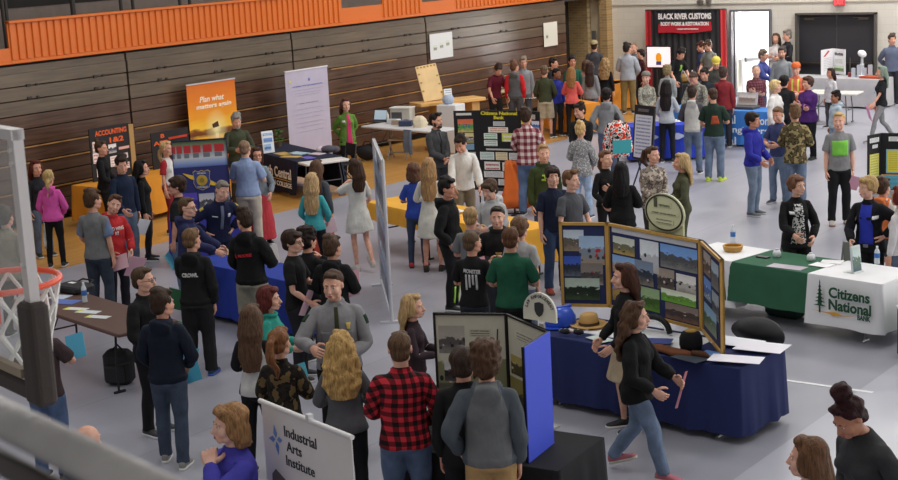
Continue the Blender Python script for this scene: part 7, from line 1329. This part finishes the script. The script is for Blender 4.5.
# --- foreground right
P((634, 302), 'person in a black top, blue jeans and pink sneakers walking right', 1.62, 70, hf=80, sex='f', hair=('wavy', '#4e3626'), sk='b', g=1.1, top=('loose', '#1c1c1e'), low=('jeans', '#5c6a80'), shoe=('#b86a78', '#c8c4b8'), legs='walkr', aL='bar', aR='low')
paper('pink paper and pencil carried by the walking visitor in blue jeans', 'L', '#e8a0b0', .12, .34, dz=-.06, fwd=.0, roll=.35, rz=.5)
P((625, 263), 'person with long dark brown hair in black top and beige skirt by the trifold', 1.68, -70, hf=-78, sex='f', hair=('longer', '#45281e'), sk='b', top=('cardigan', '#1c1b1d'), low=('skirt', '#b8a488'), aL='low', aR='low')
P((810, 437), 'person with straight light brown hair at the bottom right, face turned left', 1.74, -110, hf=-100, sex='f', hair=('longer', '#6a4a34'), sk='b', top=('long', '#3a3f58'), low=('jeans', DJ))
P((841, 401), 'person with a dark red hair bun in a charcoal sweater at the bottom right', 1.78, -50, hf=-50, hp=30, lean=12, sex='f', hair=('topbun', '#33161a'), sk='c', top=('long', '#3c3d40'), low=('jeans', DJ), g=1.32)
# ================================================================ light and camera
sc = bpy.context.scene
w = bpy.data.worlds.new('hall_daylight'); sc.world = w; w.use_nodes = True; nt = w.node_tree; bg = nt.nodes['Background']
bg.inputs[0].default_value = (1, .985, .96, 1); bg.inputs[1].default_value = .38
def area(name, loc, size, power, col=(1, .97, .93), rot=(0, 0, 0), sy=None):
    l = bpy.data.lights.new(name, 'AREA'); l.shape = 'RECTANGLE'; l.size = size; l.size_y = sy or size; l.energy = power; l.color = col
    o = bpy.data.objects.new(name, l); C.objects.link(o); o.location = loc; o.rotation_euler = rot; return o
# hazy bright horizon outside the doorway
tc = nt.nodes.new('ShaderNodeTexCoord'); sx = nt.nodes.new('ShaderNodeSeparateXYZ'); nt.links.new(tc.outputs['Generated'], sx.inputs[0])
low = math_n(nt, 'MULTIPLY', math_n(nt, 'LESS_THAN', sx.outputs[2], .16), math_n(nt, 'GREATER_THAN', sx.outputs[1], .3))
nt.links.new(math_n(nt, 'ADD', math_n(nt, 'MULTIPLY', low, 3.2), .38), bg.inputs[1])
for ix, x in enumerate((-19, -12, -5)):
    for iy, y in enumerate((9, 18, 27, 36)): area('gym_lamp', (x, y, 9.2), 2.2, (110, 190, 280, 560)[iy]*(.62, 1.0, 1.1)[ix])
area('doorway_daylight', (-18.15, 40.6, 1.9), 1.8, 420, (1, .98, .95), (math.radians(90), 0, math.radians(180)))
area('right_fill', (3.5, 26, 7), 10, 800, (1, .98, .96), (0, math.radians(62), 0), 3)  # added fill light from the right, no window is built there
cam = bpy.data.cameras.new('camera'); co = bpy.data.objects.new('camera', cam); C.objects.link(co)
cam.sensor_fit = 'HORIZONTAL'; cam.sensor_width = 36; cam.lens = CF/898*36; cam.clip_start = .05; cam.clip_end = 200
M = Matrix(((RT[0], UP[0], -FW[0], 0), (RT[1], UP[1], -FW[1], 0), (RT[2], UP[2], -FW[2], CH), (0, 0, 0, 1))); co.matrix_world = M
cam.dof.use_dof = True; cam.dof.focus_distance = 16.; cam.dof.aperture_fstop = 8
sc.camera = co
sc.view_settings.view_transform = 'Standard'; sc.view_settings.look = 'None'; sc.view_settings.exposure = .0; sc.view_settings.gamma = 1; sc.view_settings.use_curve_mapping = False
